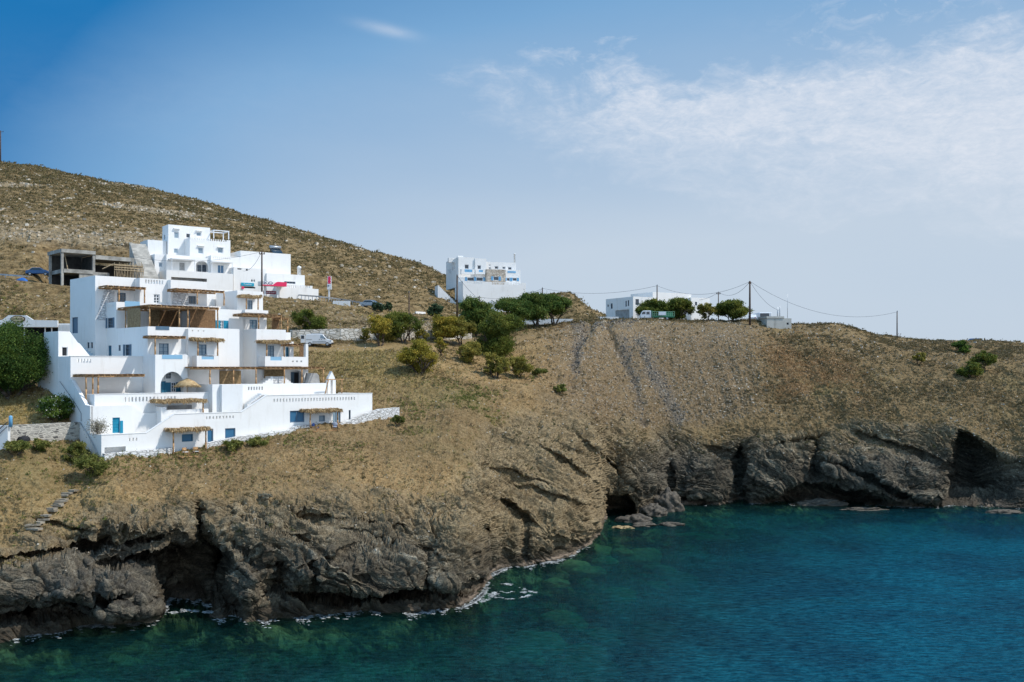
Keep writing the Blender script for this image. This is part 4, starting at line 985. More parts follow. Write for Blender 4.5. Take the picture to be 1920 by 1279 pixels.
# --- J: the large middle block
uJ = uN; vJ = H.v(277, uJ); zJ = H.z(612, uJ, vJ); uJ1 = H.u(352, vJ); vJb = vN-.02
wJ = HF(vJ, 298, 316.5, 644, 667)
lJ = [HL(uJ, 234.5, 243.5, 646, 667), HL(uJ, 222, 226, 647, 658)]
vol(uJ, uJ1+6.5, vJ, vJb, ZB, zJ, front=[wJ], left=lJ, para=0.75)
opening(H, hotel, *wJ, vJ, glass='curtain', frame='slateblue', name='door', bars=(1, 2), ft=.09)
opening(H, hotel, *lJ[0], uJ, axis='v', glass='glass', frame='slateblue', shutters='slateblue', bars=(1, 2), sw=.45)
opening(H, hotel, *lJ[1], uJ, axis='v', glass='glass', frame='slateblue', bars=(0, 0), ft=.04)
m = MB(H); a, b, z0_, z1_ = HF(vJ, 292, 317, 612, 618.5); m.box(a, b, vJ-.05, vJ+.02, z0_, z1_); m.build('rail', M_['slateblue'], hotel)
# lower balcony of J with arch below
vJl = H.v(291, uJ); zJl = H.z(665, uJ, vJl); uJl1 = H.u(352, vJl)
ar = HF(vJl, 301, 345, 697, 739); spring = ar[2]+(ar[3]-ar[2])*0.35
vol(uJ+.001, uJl1, vJl, vJ-.01, ZB, zJl, para=0.95, deep=1.25, arches=[(ar[0], ar[1], ar[2], spring, ar[3])])
a, b, z0_, z1_ = HF(vJl, 304, 342, 665.5, 673); m = MB(H); m.box(a, b, vJl-.03, vJl-.004, z0_, z1_); m.build('glass_rail', M_['railglass'], hotel)
vi = vJl+1.25
def inarch(p0, p1, q0, q1, **k): opening(H, hotel, *HF(vi, p0, p1, q0, q1), vi, depth=-0.03, **k)
inarch(302, 310, 715, 738, solid='blue', frame='blue', name='door', bars=(0, 2))
inarch(320, 329, 717, 735, glass='glass', frame='frame', bars=(1, 2), shutters='blue', sw=.6)
inarch(309, 321, 699, 711, glass='glass', frame='frame', bars=(0, 0))
# J': second part with thatched balcony
uP = H.u(353, vJ-.7); vP = vJ-.7; uP1 = H.u(411, vP); zP = H.z(616, uP, vP)
wP = HF(vP, 372, 387.5, 646, 667)
vol(uP, uP1, vP, vJ+6, ZB, zP, front=[wP, *[(c-.14, c+.14, H.z(621, uP, vP), H.z(618.5, uP, vP)) for c in (H.u(360, vP), H.u(371, vP), H.u(381, vP))]], para=0.8)
opening(H, hotel, *wP, vP, glass='curtain', frame='slateblue', name='door', bars=(1, 2), ft=.09)
uP2 = H.u(360, vP); vPl = H.v(369, uP2); zPl = H.z(667, uP2, vPl)
m = MB(H); zf = H.z(690, uP2, vPl); bu1 = H.u(411, vPl)
m.facade(uP2, bu1, zf, zPl, vPl, .2, [HF(vPl, 378, 401, 666, 674)]); m.box(uP2, uP2+.2, vPl+.2, vP, zf, zPl); m.box(bu1-.2, bu1, vPl+.2, vP, zf, zPl); m.box(uP2+.2, bu1-.2, vPl+.2, vP, zf, zf+.3)
m.build('balcony', M_['white'], hotel)
a, b, z0_, z1_ = HF(vPl, 378, 401, 667, 674); m = MB(H); m.box(a, b, vPl+.05, vPl+.09, z0_, z1_-.1); m.build('glass_rail', M_['railglass'], hotel)
# recess with the shaded arch and the teal shutters
vR0 = 10.2; uR = H.u(481, 7.0); uR = (-.2566*(100+.72*7)+41.24+.694*7)/(.72+.694*.2566)
a2 = HF(vR0, 411, 431, 646, 690); wR0 = HF(vR0, 413, 419, 601, 618)
uq0 = uP1-.3
vol(uq0, uR+.3, vR0, vA, ZB, H.z(578, uq0, vR0), front=[wR0], arches=[(a2[0], a2[1], a2[2], a2[2]+(a2[3]-a2[2])*.5, a2[3])], deep=1.2, para=.3)
opening(H, hotel, *wR0, vR0, glass='glass', frame='frame', shutters='teal', bars=(1, 2), sw=.62)
m = MB(H); m.box(uq0, H.u(427, vR0-1.8), vR0-1.8, vR0, ZB, H.z(669, uq0, vR0-1.8)); m.build('wall', M_['white'], hotel)
# --- R: right hand block
vRf = 7.0; zR = H.z(617, uR, vRf); vRb = H.v(431, uR); uR1 = H.u(536, vRf)
wRl = HL(uR, 437, 445, 650, 668)
wR1 = HF(vRf, 502, 514, 648, 670)
ar3 = HF(vRf, 538, 570, 694, 722)
uR2 = H.u(550, vRf); uR3 = H.u(578, vRf-1.0)
vol(uR, uR1, vRf, vRb, ZB, zR, front=[wR1], left=[wRl], para=.9)
opening(H, hotel, *wRl, uR, axis='v', glass='glass', frame='blue', shutters='teal', bars=(1, 2), sw=.5)
opening(H, hotel, *wR1, vRf, glass='curtain', frame='slateblue', name='door', bars=(1, 3), ft=.08)
vol(uR1, uR2, vRf+.6, vRb, ZB, H.z(623, uR1, vRf), para=.9)
# upper storey of R
vRu = vRf+3.2; wRu = HF(vRu, 468, 482, 600, 617)
mh = H.z(584, uR, vRu)
vol(uR, H.u(500, vRu), vRu, vRb+.4, zR-2, mh, front=[wRu], para=.25)
opening(H, hotel, *wRu, vRu, glass='curtain', frame='blue', name='door', bars=(1, 2), ft=.08)
m = MB(H); e0, e1 = uR-.1, H.u(503, vRf+2.6); m.box(e0, e1, vRf+2.6, vRf+3.19, H.z(586, uR, vRf+2.6), H.z(580.5, uR, vRf+2.6)); m.build('parapet', M_['white'], hotel)
# top tower S
vS = vRu+3.0; uS = H.u(445, vS); uS1 = H.u(493, vS); wS = HF(vS, 464, 473.5, 563, 580)
vol(uS, uS1, vS, vS+5.5, 20, H.z(544.5, uS, vS), front=[wS], para=.25)
opening(H, hotel, *wS, vS, glass='curtain', frame='greyframe', name='door', bars=(1, 1), ft=.09)
# cubes on the terrace beside the tower
m = MB(H); m.box(H.u(405, vD-2), H.u(435, vD-2), vD-2, vD, 24, H.z(576, 16, vD-2)); m.build('parapet', M_['white'], hotel)
# balconies of R
vQ = vRf-1.6; q0_, q1_ = H.u(497, vQ), H.u(532, vQ); zq1 = H.z(668, q0_, vQ); zq0 = H.z(687, q0_, vQ)
m = MB(H); m.facade(q0_, q1_, zq0, zq1, vQ, .2, [HF(vQ, 507, 528, 667, 676)]); m.box(q0_, q0_+.2, vQ+.2, vRf, zq0, zq1); m.box(q0_+.2, q1_, vQ+.2, vRf, zq0, zq0+.3); m.build('balcony', M_['white'], hotel)
a, b, z0_, z1_ = HF(vQ, 507, 528, 669, 676); m = MB(H); m.box(a, b, vQ+.06, vQ+.1, z0_, z1_); m.build('glass_rail', M_['railglass'], hotel)
w0_, w1_ = q1_, H.u(578, vQ); zw1 = H.z(669, w0_, vQ)
holes3 = [(c-.13, c+.13, H.z(679, w0_, vQ), H.z(676, w0_, vQ)) for c in (H.u(549, vQ), H.u(557, vQ), H.u(565, vQ))]
m = MB(H); m.facade(w0_, w1_, zq0, zw1, vQ, .2, holes3); m.box(w1_-.35, w1_, vQ, vQ+.5, zw1, H.z(645, w1_, vQ)); m.box(w1_-.25, w1_, vQ+.2, vRf+3, zq0, zw1); m.box(w0_, w1_-.25, vQ+.2, vRf+4, zq0, zq0+.3)
m.build('balcony', M_['white'], hotel)
dR = HF(vRf+.6, 536, 541, 651, 669)
opening(H, hotel, *dR, vRf+.6, depth=-.04, solid='blue', frame='blue', name='door', bars=(0, 0))
m = MB(H); m.box(H.u(541, vRf+.5), H.u(548, vRf+.5), vRf+.2, vRf+.55, H.z(669, 24, vRf), H.z(640, 24, vRf)); m.build('wall', M_['white'], hotel)
# ground floor of R with the arched doorway
ub0, ub1 = H.u(533, vRf-.05), H.u(578, vRf-.05)
vol(ub0, ub1, vRf-.05, vRf+6, ZB, zq0, arches=[(ar3[0], ar3[1], ar3[2], ar3[2]+(ar3[3]-ar3[2])*.35, ar3[3])], deep=1.2, para=.3)
vi = vRf-.05+1.2
opening(H, hotel, *HF(vi, 541, 550, 698, 722), vi, depth=-.04, solid='slateblue', frame='slateblue', name='door', bars=(0, 0))
opening(H, hotel, *HF(vi, 550, 560, 698, 722), vi, depth=-.03, glass='dark', frame='greyframe', name='door', bars=(0, 0))
m = MB(H); m.box(H.u(496, vRf-.3), H.u(533, vRf-.3), vRf-.3, vRf-.2, H.z(722, 20, vRf), H.z(692, 20, vRf)); m.build('reed_screen', M_['canewall'], hotel)
# little bell arch and timber gate at the far end
vg = 3.2; gA, gB = H.u(615, vg), H.u(629.5, vg); zg = H.z(742, gA, vg)
m = MB(H); zt_ = H.z(713, gA, vg)
m.box(gA, gA+.38, vg, vg+.5, zg, zt_); m.box(gB-.42, gB, vg, vg+.5, zg, zt_)
m.prism([(gA, zt_), (gB, zt_), (gB-.15, zt_+.35), (gB-.5, zt_+.95), ((gA+gB)/2, zt_+1.1), (gA+.5, zt_+.9), (gA+.12, zt_+.35)], vg, vg+.5); m.build('bell_arch', M_['white'], hotel)
m = MB(H); log(m, H.w(H.u(609, 1.5), 1.5, H.z(742, 26, 1.5)), H.w(H.u(616, 1.5), 1.5, H.z(713, 26, 1.5)), .07); log(m, H.w(H.u(641, 1.5), 1.5, H.z(742, 27, 1.5)), H.w(H.u(641, 1.5), 1.5, H.z(713, 27, 1.5)), .07)
log(m, H.w(H.u(608, 1.5), 1.5, H.z(712, 26, 1.5)), H.w(H.u(645, 1.5), 1.5, H.z(712, 27, 1.5)), .06); m.build('timber_gate', M_['wood'], hotel, True)
# --- pergolas
def perg(p0, p1, py, vf, vb, posts, cover='cane', pv=None):
    """front edge from column p0 to p1 at row py; posts: (column, row of foot)"""
    a, b = H.u(p0, vf), H.u(p1, vf); zt = H.z(py, (a+b)/2, vf)
    pv = vf+.2 if pv is None else pv
    return pergola(hotel, H, a, b, vf, vb, zt, [(H.u(c, pv), pv, H.z(r, H.u(c, pv), pv)) for c, r in posts], cover)
perg(200, 274, 539, vA-2.6, vA-.05, [(223, 566), (271, 569)])
perg(330, 421, 545, vCf-2.6, vCf-.05, [(370, 571), (420, 573)])
perg(454, 489, 556, vS-1.3, vS-.03, [(462, 580), (484, 581)], 'thatch')
perg(455, 529, 591, vRf+.4, vRf+2.9, [(485, 617), (527, 619)])
perg(529, 542, 598, vRf+1.0, vRf+3.4, [(539, 624)])
perg(279, 349, 632, vJl+.2, vJ-.03, [(291, 665)])
perg(362, 418, 637, vPl+.2, vP-.03, [(371, 668), (408, 668)], 'thatch')
perg(493, 543, 641, vQ-.1, vRf-.03, [(500, 669), (533, 669)], 'thatch')
perg(536, 577, 647, vQ+.4, vRf+.2, [(576, 669)])
perg(358, 480, 690, 3.6, 7.0, [(394, 722), (438, 722), (480, 722)])
perg(497, 609, 690, 3.6, 6.9, [(533, 722), (566, 722), (606, 722)])
perg(160, 272, 704, 4.6, 8.2, [(161, 752), (174, 752), (184, 738)], pv=4.8)
perg(320, 391, 806, -1.5, -.05, [(325, 853), (386, 851)], 'thatch')
perg(575, 640, 770, -1.5, -.05, [(582, 803), (633, 803)], 'thatch')
# the big shaded pergola of the restaurant terrace
zb_ = H.z(573, uJ, vJ); a, b = uJ+.05, H.u(411, vJ-.2)
pergola(hotel, H, a, b, vJ-.2, vJb-.1, zb_, [(uJ+.25, vJ+.1+(vJb-vJ)*f_, zJ) for f_ in (0, .38, .75)]+[(H.u(c, vJ+.1), vJ+.1, zJ-.1) for c in (336, 352, 408)])
for (p0, p1, vv) in ((300, 335, vJb-.6), (356, 404, vJ+3.0)):
    m = MB(H); m.box(H.u(p0, vv), H.u(p1, vv), vv, vv+.06, zJ-.6, zb_); m.build('reed_screen', M_['cane'], hotel)
for (p0, p1, q0, q1, vv) in ((412, 452, 695, 722, 6.6), (510, 524, 594, 617, vRf+3.0), (562, 571, 650, 669, vRf+.6), (282, 300, 575, 612, vJb-.5)):
    m = MB(H); a, b, z0_, z1_ = HF(vv, p0, p1, q0, q1); m.box(a, b, vv, vv+.06, z0_, z1_); m.build('reed_screen', M_['canewall'] if p0 < 420 else M_['cane'], hotel)
m = MB(H); a = uJ+.1; m.box(a, a+.05, vJ+2.2, vJb-2.8, zJ-.1, zb_-.1); m.build('reed_screen', M_['canewall'], hotel)
# drain pipe and cable on the left wall
m = MB(H); pp = [(150, 792), (165, 815), (183, 850)]
P = [H.w(-.12, H.v(px, -.12), H.z(py, -.12, H.v(px, -.12))) for px, py in pp]
m.tube(P[0], P[1], .05); m.tube(P[1], P[2], .05); m.build('drain_pipe', M_['metal'], hotel, True)
m = MB(H); pp = [(112, 715), (126, 735), (139, 753), (152, 775), (152, 790)]
P = [H.w(-.1, H.v(px, -.1), H.z(py, -.1, H.v(px, -.1))) for px, py in pp]
for i in range(4): m.tube(P[i], P[i+1], .025)
m.build('cable', M_['wire'], hotel, True)
# timber decks in front
for (p0, p1, q) in ((332, 392, 854), (578, 640, 806)):
    a, b = H.u(p0, -1.2), H.u(p1, -1.2); z = H.z(q, (a+b)/2, -1.2)
    m = MB(H)
    for i in range(14): m.box(a, b, -2.3+.16*i, -2.16+.16*i, z-.06, z)
    m.box(a+.1, b-.1, -2.2, -.1, z-1.4, z-.07); m.build('deck', M_['wood'], hotel)
DK1 = (H.z(854, H.u(360, -1.2), -1.2)); DK2 = H.z(806, H.u(608, -1.2), -1.2)
# --- loose things on the terraces
def chair(u, v, z, label, rot=0.0, cloth='frame'):
    x, y, _ = H.w(u, v, z); t = empty('folding_chair', (x, y, z), label, 'chair', 'folding chairs on the lower deck'); t.rotation_euler.z = rot
    def part(nm, boxes, mt):
        mb = MB()
        for b_ in boxes: mb.box(*b_)
        me = bpy.data.meshes.new(nm); me.from_pydata(mb.V, [], mb.Q); me.update(); link(nm, me, M_[mt], t)
    for sx in (-.27, .23):
        for sy in (-.22, .2): part('leg', [(sx, sx+.04, sy, sy+.04, 0, .62)], 'wood')
    part('seat', [(-.25, .25, -.2, .22, .42, .46)], cloth)
    part('backrest', [(-.27, .27, .2, .23, .62, .88)], 'wood'); part('armrest', [(-.29, -.22, -.24, .24, .62, .65)], 'wood'); part('armrest', [(.22, .29, -.24, .24, .62, .65)], 'wood')
    part('back_post', [(-.27, -.23, .2, .24, .6, .9)], 'wood'); part('back_post', [(.23, .27, .2, .24, .6, .9)], 'wood')
    return t
chair(H.u(348, -1.5), -1.5, DK1, 'left timber folding chair on the deck under the lowest thatched awning', HANG+.2)
chair(H.u(368, -1.5), -1.5, DK1, 'right timber folding chair on the deck under the lowest thatched awning', HANG-.15)
def blob(name, c, r, mt, label=None, cat=None, parent=None, sc=(1, 1, 1), seed=1, amp=.15, n=(24, 14), fq=1.2):
    th = np.linspace(0, 2*np.pi, n[0], endpoint=False); ph = np.linspace(-np.pi/2, np.pi/2, n[1])
    T, P = np.meshgrid(th, ph); X = np.cos(P)*np.cos(T); Y = np.cos(P)*np.sin(T); Z = np.sin(P)
    q = 1+amp*fbm(X*fq+seed, Y*fq, Z*fq, 4, seed)*2
    V = np.stack([c[0]+X*q*r*sc[0], c[1]+Y*q*r*sc[1], c[2]+Z*q*r*sc[2]], -1).reshape(-1, 3)
    idx = np.arange(n[0]*n[1]).reshape(n[1], n[0]); a = idx[:-1]; b = np.roll(idx, -1, 1)[:-1]; c_ = np.roll(idx, -1, 1)[1:]; d = idx[1:]
    o = npmesh(name, V, np.stack([a, b, c_, d], -1).reshape(-1, 4), True, mt, parent)
    if label: tag(o, label, cat)
    return o
M_['navy'] = mat('navy_cloth', (0.02, 0.045, 0.16), 0.9, 0.2); M_['bluewhite'] = mat('blue_and_grey_cloth', (0.10, 0.15, 0.27), 0.9, 0.3, 6, col2=(0.42, 0.44, 0.48))
M_['greycloth'] = mat('grey_cloth', (0.12, 0.12, 0.14), 0.9, 0.2)
def cushionchair(px, label, rot, mt):
    u = H.u(px, -1.5); x, y, _ = H.w(u, -1.5, 0); t = empty('lounge_chair', (x, y, DK2), label, 'chair', 'low chairs with blue cushions on the right deck'); t.rotation_euler.z = rot
    mb = MB(); mb.box(-.35, .35, -.35, .35, .12, .18); mb.box(-.35, -.3, -.35, .35, .18, .5); mb.box(.3, .35, -.35, .35, .18, .5); me = bpy.data.meshes.new('frame'); me.from_pydata(mb.V, [], mb.Q); link('frame', me, M_['wood'], t)
    o = blob('seat_cushion', (0, 0, 0), 1, M_[mt], seed=3, amp=.08); o.data = o.data.copy(); o.parent = t; o.scale = (.33, .34, .12); o.location = (0, 0, .3)
    o = blob('back_cushion', (0, 0, 0), 1, M_[mt], seed=5, amp=.08); o.parent = t; o.scale = (.33, .12, .28); o.location = (0, .3, .6)
    for sx in (-.33, .28):
        for sy in (-.33, .28):
            mb = MB(); mb.box(sx, sx+.05, sy, sy+.05, 0, .12); me = bpy.data.meshes.new('leg'); me.from_pydata(mb.V, [], mb.Q); link('leg', me, M_['wood'], t)
cushionchair(592, 'low chair with navy cushions at the left of the right-hand deck', HANG+.6, 'navy')
cushionchair(628, 'low chair with blue and grey cushions at the right of the right-hand deck', HANG-.5, 'bluewhite')
# parasol
u = H.u(351, 4.6); x, y, z = H.w(u, 4.6, H.z(740, u, 4.6)); ps = empty('straw_parasol', (x, y, z), 'round straw parasol on the terrace in front of the arched doorway', 'parasol')
zc = H.z(709, u, 4.6); rad = 23/F*H.Y(u, 4.6)
m = MB(); m.tube((x, y, z), (x, y, zc-.1), .035); m.build('pole', M_['wood'], ps, True)
m = MB(); m.lathe((x, y, zc-.85), [(rad*.96, 0), (rad*.98, .06), (rad*.55, .52), (.1, .80), (.02, .85)], 24); m.build('canopy', M_['straw'], ps, True)
def pk(r):
    a = r.random()*6.283; q = r.random()**.5*rad; return (x+q*math.cos(a), y+q*math.sin(a), zc-.02-.85*(q/rad)+.04)
V, Q = straw(pk, 2600, .3, R_, .45, .025, 1.0); npmesh('straw_fringe', V, Q, False, M_['straw'], ps)
# a round table and jars are too small to show; potted shrub goes with the plants
# loungers on the balconies
for (px, py, vv, lab) in ((338, 664, vJl+.9, 'small white table on the arched block balcony'), (396, 665, vPl+.7, 'small white table on the balcony under the middle thatched awning')):
    u = H.u(px, vv); x, y, z = H.w(u, vv, H.z(py, u, vv)); t = empty('balcony_table', (x, y, z-.72), lab, 'table', 'small tables on the hotel balconies')
    m = MB(H); m.box(u-.6, u+.6, vv-.3, vv+.3, z-.05, z); m.build('tabletop', M_['frame'], t)
    for du in (-.5, .5):
        for dv in (-.22, .22):
            m = MB(H); m.tube(H.w(u+du, vv+dv, z-.72), H.w(u+du, vv+dv, z-.05), .025); m.build('leg', M_['frame'], t)
print('hotel', round(time.time()-T0, 1))
# ---------------------------------------------------------------- buildings further off
def frame_from(px, D, vpx):
    """a frame whose corner stands at column px, distance D, and whose fronts recede to the vanishing column vpx"""
    return Frame((px-960)/F*D, D, (vpx-960)/F if vpx > 960 else (960-vpx)/F*1.0, 1.0) if abs(vpx) < 1e5 else Frame((px-960)/F*D, D, 1, 0)
class B:
    """boxes of one building, read off as columns and rows"""
    def __init__(s, fr, root, zb, matn='white'): s.fr, s.root, s.zb, s.m = fr, root, zb, matn
    def vol(s, u0, u1, v0, v1, zt, zb=None, wins=(), lwins=(), sl=(), para=0.5, matn=None, arches=(), deep=.25):
        zb = s.zb if zb is None else zb
        W_ = [HF(v0, *w[:4], fr=s.fr) for w in wins]; L_ = [HL(u0, *w[:4], fr=s.fr) for w in lwins]
        S_ = []
        for q in sl: S_ += slots(v0, *q, fr=s.fr, w=.28)
        vol(u0, u1, v0, v1, zb, zt, front=W_+S_, left=L_, para=para, matn=matn or s.m, parent=s.root, fr=s.fr, arches=arches, deep=deep)
        for q, w in zip(W_, wins): opening(s.fr, s.root, *q, v0, **(w[4] if len(w) > 4 else {}))
        for q, w in zip(L_, lwins): opening(s.fr, s.root, *q, u0, axis='v', **(w[4] if len(w) > 4 else {}))
# --- white apartment house above the hotel, with the filling station at its foot
f2 = frame_from(312, 184, 3500)
apt = empty('apartment_house', (*f2.w(6, 4, 0)[:2], 35.5), 'white stepped apartment house on the upper road behind the hotel', 'house')
b = B(f2, apt, 34)
gw = dict(glass='curtain', frame='frame', bars=(0, 0), ft=.14)
v_ = 0.0
# road level garage front
g0, g1 = 0.0, f2.u(391, v_)
zt = f2.z(506, 0, v_)
gar = HF(v_, 321, 388, 521, 533, fr=f2)
m = MB(f2); m.facade(g0, g1, 34, zt, v_, .3, [gar]); m.box(g0, g0+.3, .3, 9, 34, zt); m.box(g0+.3, g1, 3.5, 3.8, 34, zt-1); m.box(g0+.3, g1, .3, 9, zt-1.2, zt-1.0); m.box(g1, f2.u(437, v_), v_, 9, 34, f2.z(511, g1, v_)); m.build('wall', M_['white'], apt)
m = MB(f2); m.box(f2.u(321, .5), f2.u(388, .5), 3.3, 3.4, gar[2]-.5, gar[3]+.2); m.build('garage_interior', M_['shade'], apt)
# terrace storey with canopies and arch
v1 = 3.0; zt = f2.z(477, 1, v1); u0 = f2.u(312, v1); u1 = f2.u(394, v1)
aa = HF(v1, 367, 391, 489, 512, fr=f2)
b.vol(u0, f2.u(366, v1), v1, 12, zt, wins=[(336, 347, 492, 507, dict(solid='shade', frame='frame', name='door', bars=(0, 0)))], para=.6)
vol(f2.u(366, v1)+.01, u1, v1+.15, 12, 34, zt-.2, para=.6, parent=apt, fr=f2, arches=[(aa[0], aa[1], aa[2], aa[2]+(aa[3]-aa[2])*.5, aa[3])], deep=1.5)
vi = v1+1.6
for c in ((370, 377), (379, 386)): opening(f2, apt, *HF(vi, *c, 497, 511, fr=f2), vi, depth=-.04, glass='glass', frame='greyframe', bars=(1, 1))
b.vol(u1+.01, f2.u(450, v1), v1-.4, 12, f2.z(479, u1, v1), wins=[(408, 420, 497, 512, dict(glass='blueglass', frame='frame', name='door', bars=(1, 0)))], sl=[(398, 432, 9, 482, 486)], para=1.0)
for (c0, c1, q) in ((321, 366, 485.5), (396, 436, 491)):
    m = MB(f2); ua, ub = f2.u(c0, 1.2), f2.u(c1, 1.2); z = f2.z(q, ua, 1.2); m.box(ua, ub, 1.0, v1-.42 if c0 > 390 else v1-.02, z, z+.16)
    m.build('canopy', M_['white2'], apt)
    for uu in (ua+.1, ub-.1):
        m = MB(f2); m.tube(f2.w(uu, 1.1, z-2.6), f2.w(uu, 1.1, z), .07); m.build('post', M_['frame'], apt)
# forward block and main block
v2_ = 5.2; uf = f2.u(356, v2_)
win3 = dict(glass='curtain', frame='frame', bars=(0, 0), ft=.12)
b.vol(uf, f2.u(432, v2_), v2_, 12, f2.z(445, uf, v2_), zb=zt-1, wins=[(371, 381.5, 464, 476, win3), (408, 418.5, 464, 475, win3)], sl=[(362, 426, 15, 447, 451.5)], para=1.1)
v3_ = 8.2; um = f2.u(315.5, v3_)
b.vol(um, f2.u(394, v3_), v3_, f2.v(304.5, um), f2.z(420.8, um, v3_), zb=zt-1, wins=[(326, 335.5, 435, 447, win3), (349, 356.5, 438, 446, dict(glass='glass', frame='frame', bars=(0, 0))), (368, 377.5, 435.5, 443, win3), (325.5, 334.5, 466, 475, win3)], lwins=[(307, 309.5, 440, 450, dict(glass='glass', frame='frame', bars=(0, 0)))], para=.4)
for (c0, c1, q, vv, uu) in ((325, 337, 434, v3_, 0), (367, 379, 434.5, v3_, 0), (370, 383, 463, v2_, 0), (407, 420, 463, v2_, 0)):
    m = MB(f2); m.box(f2.u(c0, vv), f2.u(c1, vv), vv-.35, vv-.003, f2.z(q, 10, vv), f2.z(q-1.4, 10, vv)); m.build('window_hood', M_['white'], apt)
# roof frame
m = MB(f2); vv = 7.0; a0, a1 = f2.u(401, vv), f2.u(429, vv); z0, z1 = f2.z(447, a0, vv), f2.z(432.5, a0, vv)
for uu in (a0, a1):
    for w_ in (vv, vv+3): m.box(uu-.08, uu+.08, w_, w_+.16, z0, z1)
for w_ in (vv, vv+3): m.box(a0-.08, a1+.08, w_, w_+.16, z1, z1+.18)
for uu in (a0-.08, a1-.08): m.box(uu, uu+.16, vv+.17, vv+2.98, z1+.003, z1+.17)
m.build('roof_frame', M_['frame'], apt)
# left low wing
b.vol(f2.u(290, v1+1), u0, v1+1, 12, f2.z(476, 0, v1), wins=[(297, 305, 492, 501, win3)], para=.4)
b.vol(f2.u(277, 9), um-.1, 9, 14, f2.z(452, um, 9), para=.3, matn='white2')
# annex to the right
vn_ = 2.6; un = f2.u(451, vn_)
b.vol(un, f2.u(545, vn_), vn_, f2.v(432, un), f2.z(470, un, vn_), para=.5)
b.vol(f2.u(500, .2), f2.u(571.5, .2), .2, 9, f2.z(512, f2.u(500, .2), .2), para=.5, wins=[(533, 554, 528, 532, dict(glass='glass', frame='greyframe', bars=(3, 0)))])
b.vol(f2.u(438, .6), f2.u(500, .6), .6, 9, f2.z(501, f2.u(440, .6), .6), para=.5, wins=[(445, 453, 503, 506, dict(glass='dark', frame='frame', bars=(0, 0), ft=.05)), (461, 465, 504, 508, dict(glass='dark', frame='frame', bars=(0, 0), ft=.05)), (471, 474, 524, 528.5, dict(glass='dark', frame='frame', bars=(0, 0), ft=.04)), (475.5, 478, 524, 528.5, dict(glass='dark', frame='frame', bars=(0, 0), ft=.04)), (453, 479, 537.5, 541, dict(glass='dark', frame='frame', bars=(0, 0), ft=.05))])
b.vol(f2.u(524, -2), f2.u(586, -2), -2, 4, f2.z(533.5, f2.u(535, -2), -2), para=1.1, sl=[(537, 555, 5, 535, 540), (561, 582, 5, 535, 540)])
b.vol(f2.u(586, -2)+.01, f2.u(598, -2), -1.8, 4, f2.z(541.5, f2.u(586, -2), -2), para=.3)
# chimney and rooftop solar heater
m = MB(); p = f2.w(f2.u(561, 3), 3, f2.z(512, f2.u(561, 3), 3)); m.lathe(p, [(.42, -.4), (.38, .9), (.46, .92), (.40, 1.25), (.1, 1.45)], 12); m.build('chimney', M_['white'], apt, True)
m = MB(f2); uh, vh = f2.u(512, 7), 7; zh = f2.z(474, uh, vh); m.prism([(vh, zh), (vh+1.6, zh), (vh+1.6, zh+1.1)], uh, uh+2.2, 'v'); m.build('solar_panel', M_['glass'], apt)
m = MB(f2); m.tube(f2.w(uh-.1, vh+1.5, zh+1.35), f2.w(uh+2.3, vh+1.5, zh+1.35), .32, n=12); m.build('water_tank', M_['metal'], apt, True)
# concrete ramp of stairs beside the house
M_['paleconc'] = mat('pale_concrete', (0.50, 0.475, 0.43), .9, .2, .8, .3, 6)
m = MB(f2)
for i in range(22):
    t = (i+.5)/22; vv = 9.5-10.5*t; ul, ur = f2.u(243+20*t, vv), f2.u(273+24*t, vv); m.box(ul, ur, vv-.24, vv+.24, 33, f2.z(456+64*t, (ul+ur)/2, vv))
m.build('concrete_stair', M_['paleconc'], apt)
# signs on the wall
def sign(fr, parent, name, c0, c1, q0, q1, v, mt, text=None, tm=None, ts=.7, tx=.5, ty=.5, th=.12, own=None, sx=1.0):
    a, b_, z0, z1 = HF(v, c0, c1, q0, q1, fr=fr); m = MB(fr); m.box(a, b_, v-th, v, z0, z1)
    if own:
        root = empty(name, fr.w((a+b_)/2, v, z0), *own); o = m.build('panel', M_[mt], root)
    else: root = parent; o = m.build(name, M_[mt], parent)
    if text: lettering(text, fr, a+(b_-a)*tx, v-th-.015, z0+(z1-z0)*ty, (z1-z0)*ts, tm, root if own else o, sx)
    return root
def lettering(text, fr, u, v, z, size, mt, parent, sx=1.0):
    c = bpy.data.curves.new('lettering', 'FONT'); c.body = text; c.size = size*1.35; c.align_x = 'CENTER'; c.align_y = 'CENTER'; c.extrude = 0.012
    o = bpy.data.objects.new('tmp', c); C.objects.link(o); bpy.context.view_layer.update(); me = bpy.data.meshes.new_from_object(o.evaluated_get(bpy.context.evaluated_depsgraph_get())); bpy.data.objects.remove(o); me.materials.clear(); me.materials.append(M_[mt]); o = bpy.data.objects.new('lettering', me); C.objects.link(o)
    x, y, _ = fr.w(u, v, z); off = wloc(parent); o.parent = parent; o.location = (x-off.x, y-off.y, z-off.z)
    o.rotation_euler = (math.pi/2, 0, math.atan2(fr.uy, fr.ux)); o.scale = (sx, 1, 1); return o
M_['signteal'] = mat('turquoise_sign', (0.01, 0.33, 0.47), 0.4, .03); M_['maroon'] = mat('maroon_banner', (0.20, 0.02, 0.05), 0.5, .05)
M_['stationred'] = mat('raspberry_sign', (0.72, 0.03, 0.11), 0.35, .03); M_['navytext'] = mat('navy_lettering', (0.015, 0.07, 0.18), 0.4, .02)
M_['tan'] = mat('tan_sign', (0.55, 0.45, 0.27), 0.6, .1); M_['brown'] = mat('dark_brown_paint', (0.05, 0.03, 0.022), 0.6, .1)
sign(f2, None, 'shop_sign', 452, 476, 530.5, 536.3, .55, 'signteal', 'Travelmar', 'frame', .5, own=('turquoise shop sign with white lettering on the white house wall', 'sign'))
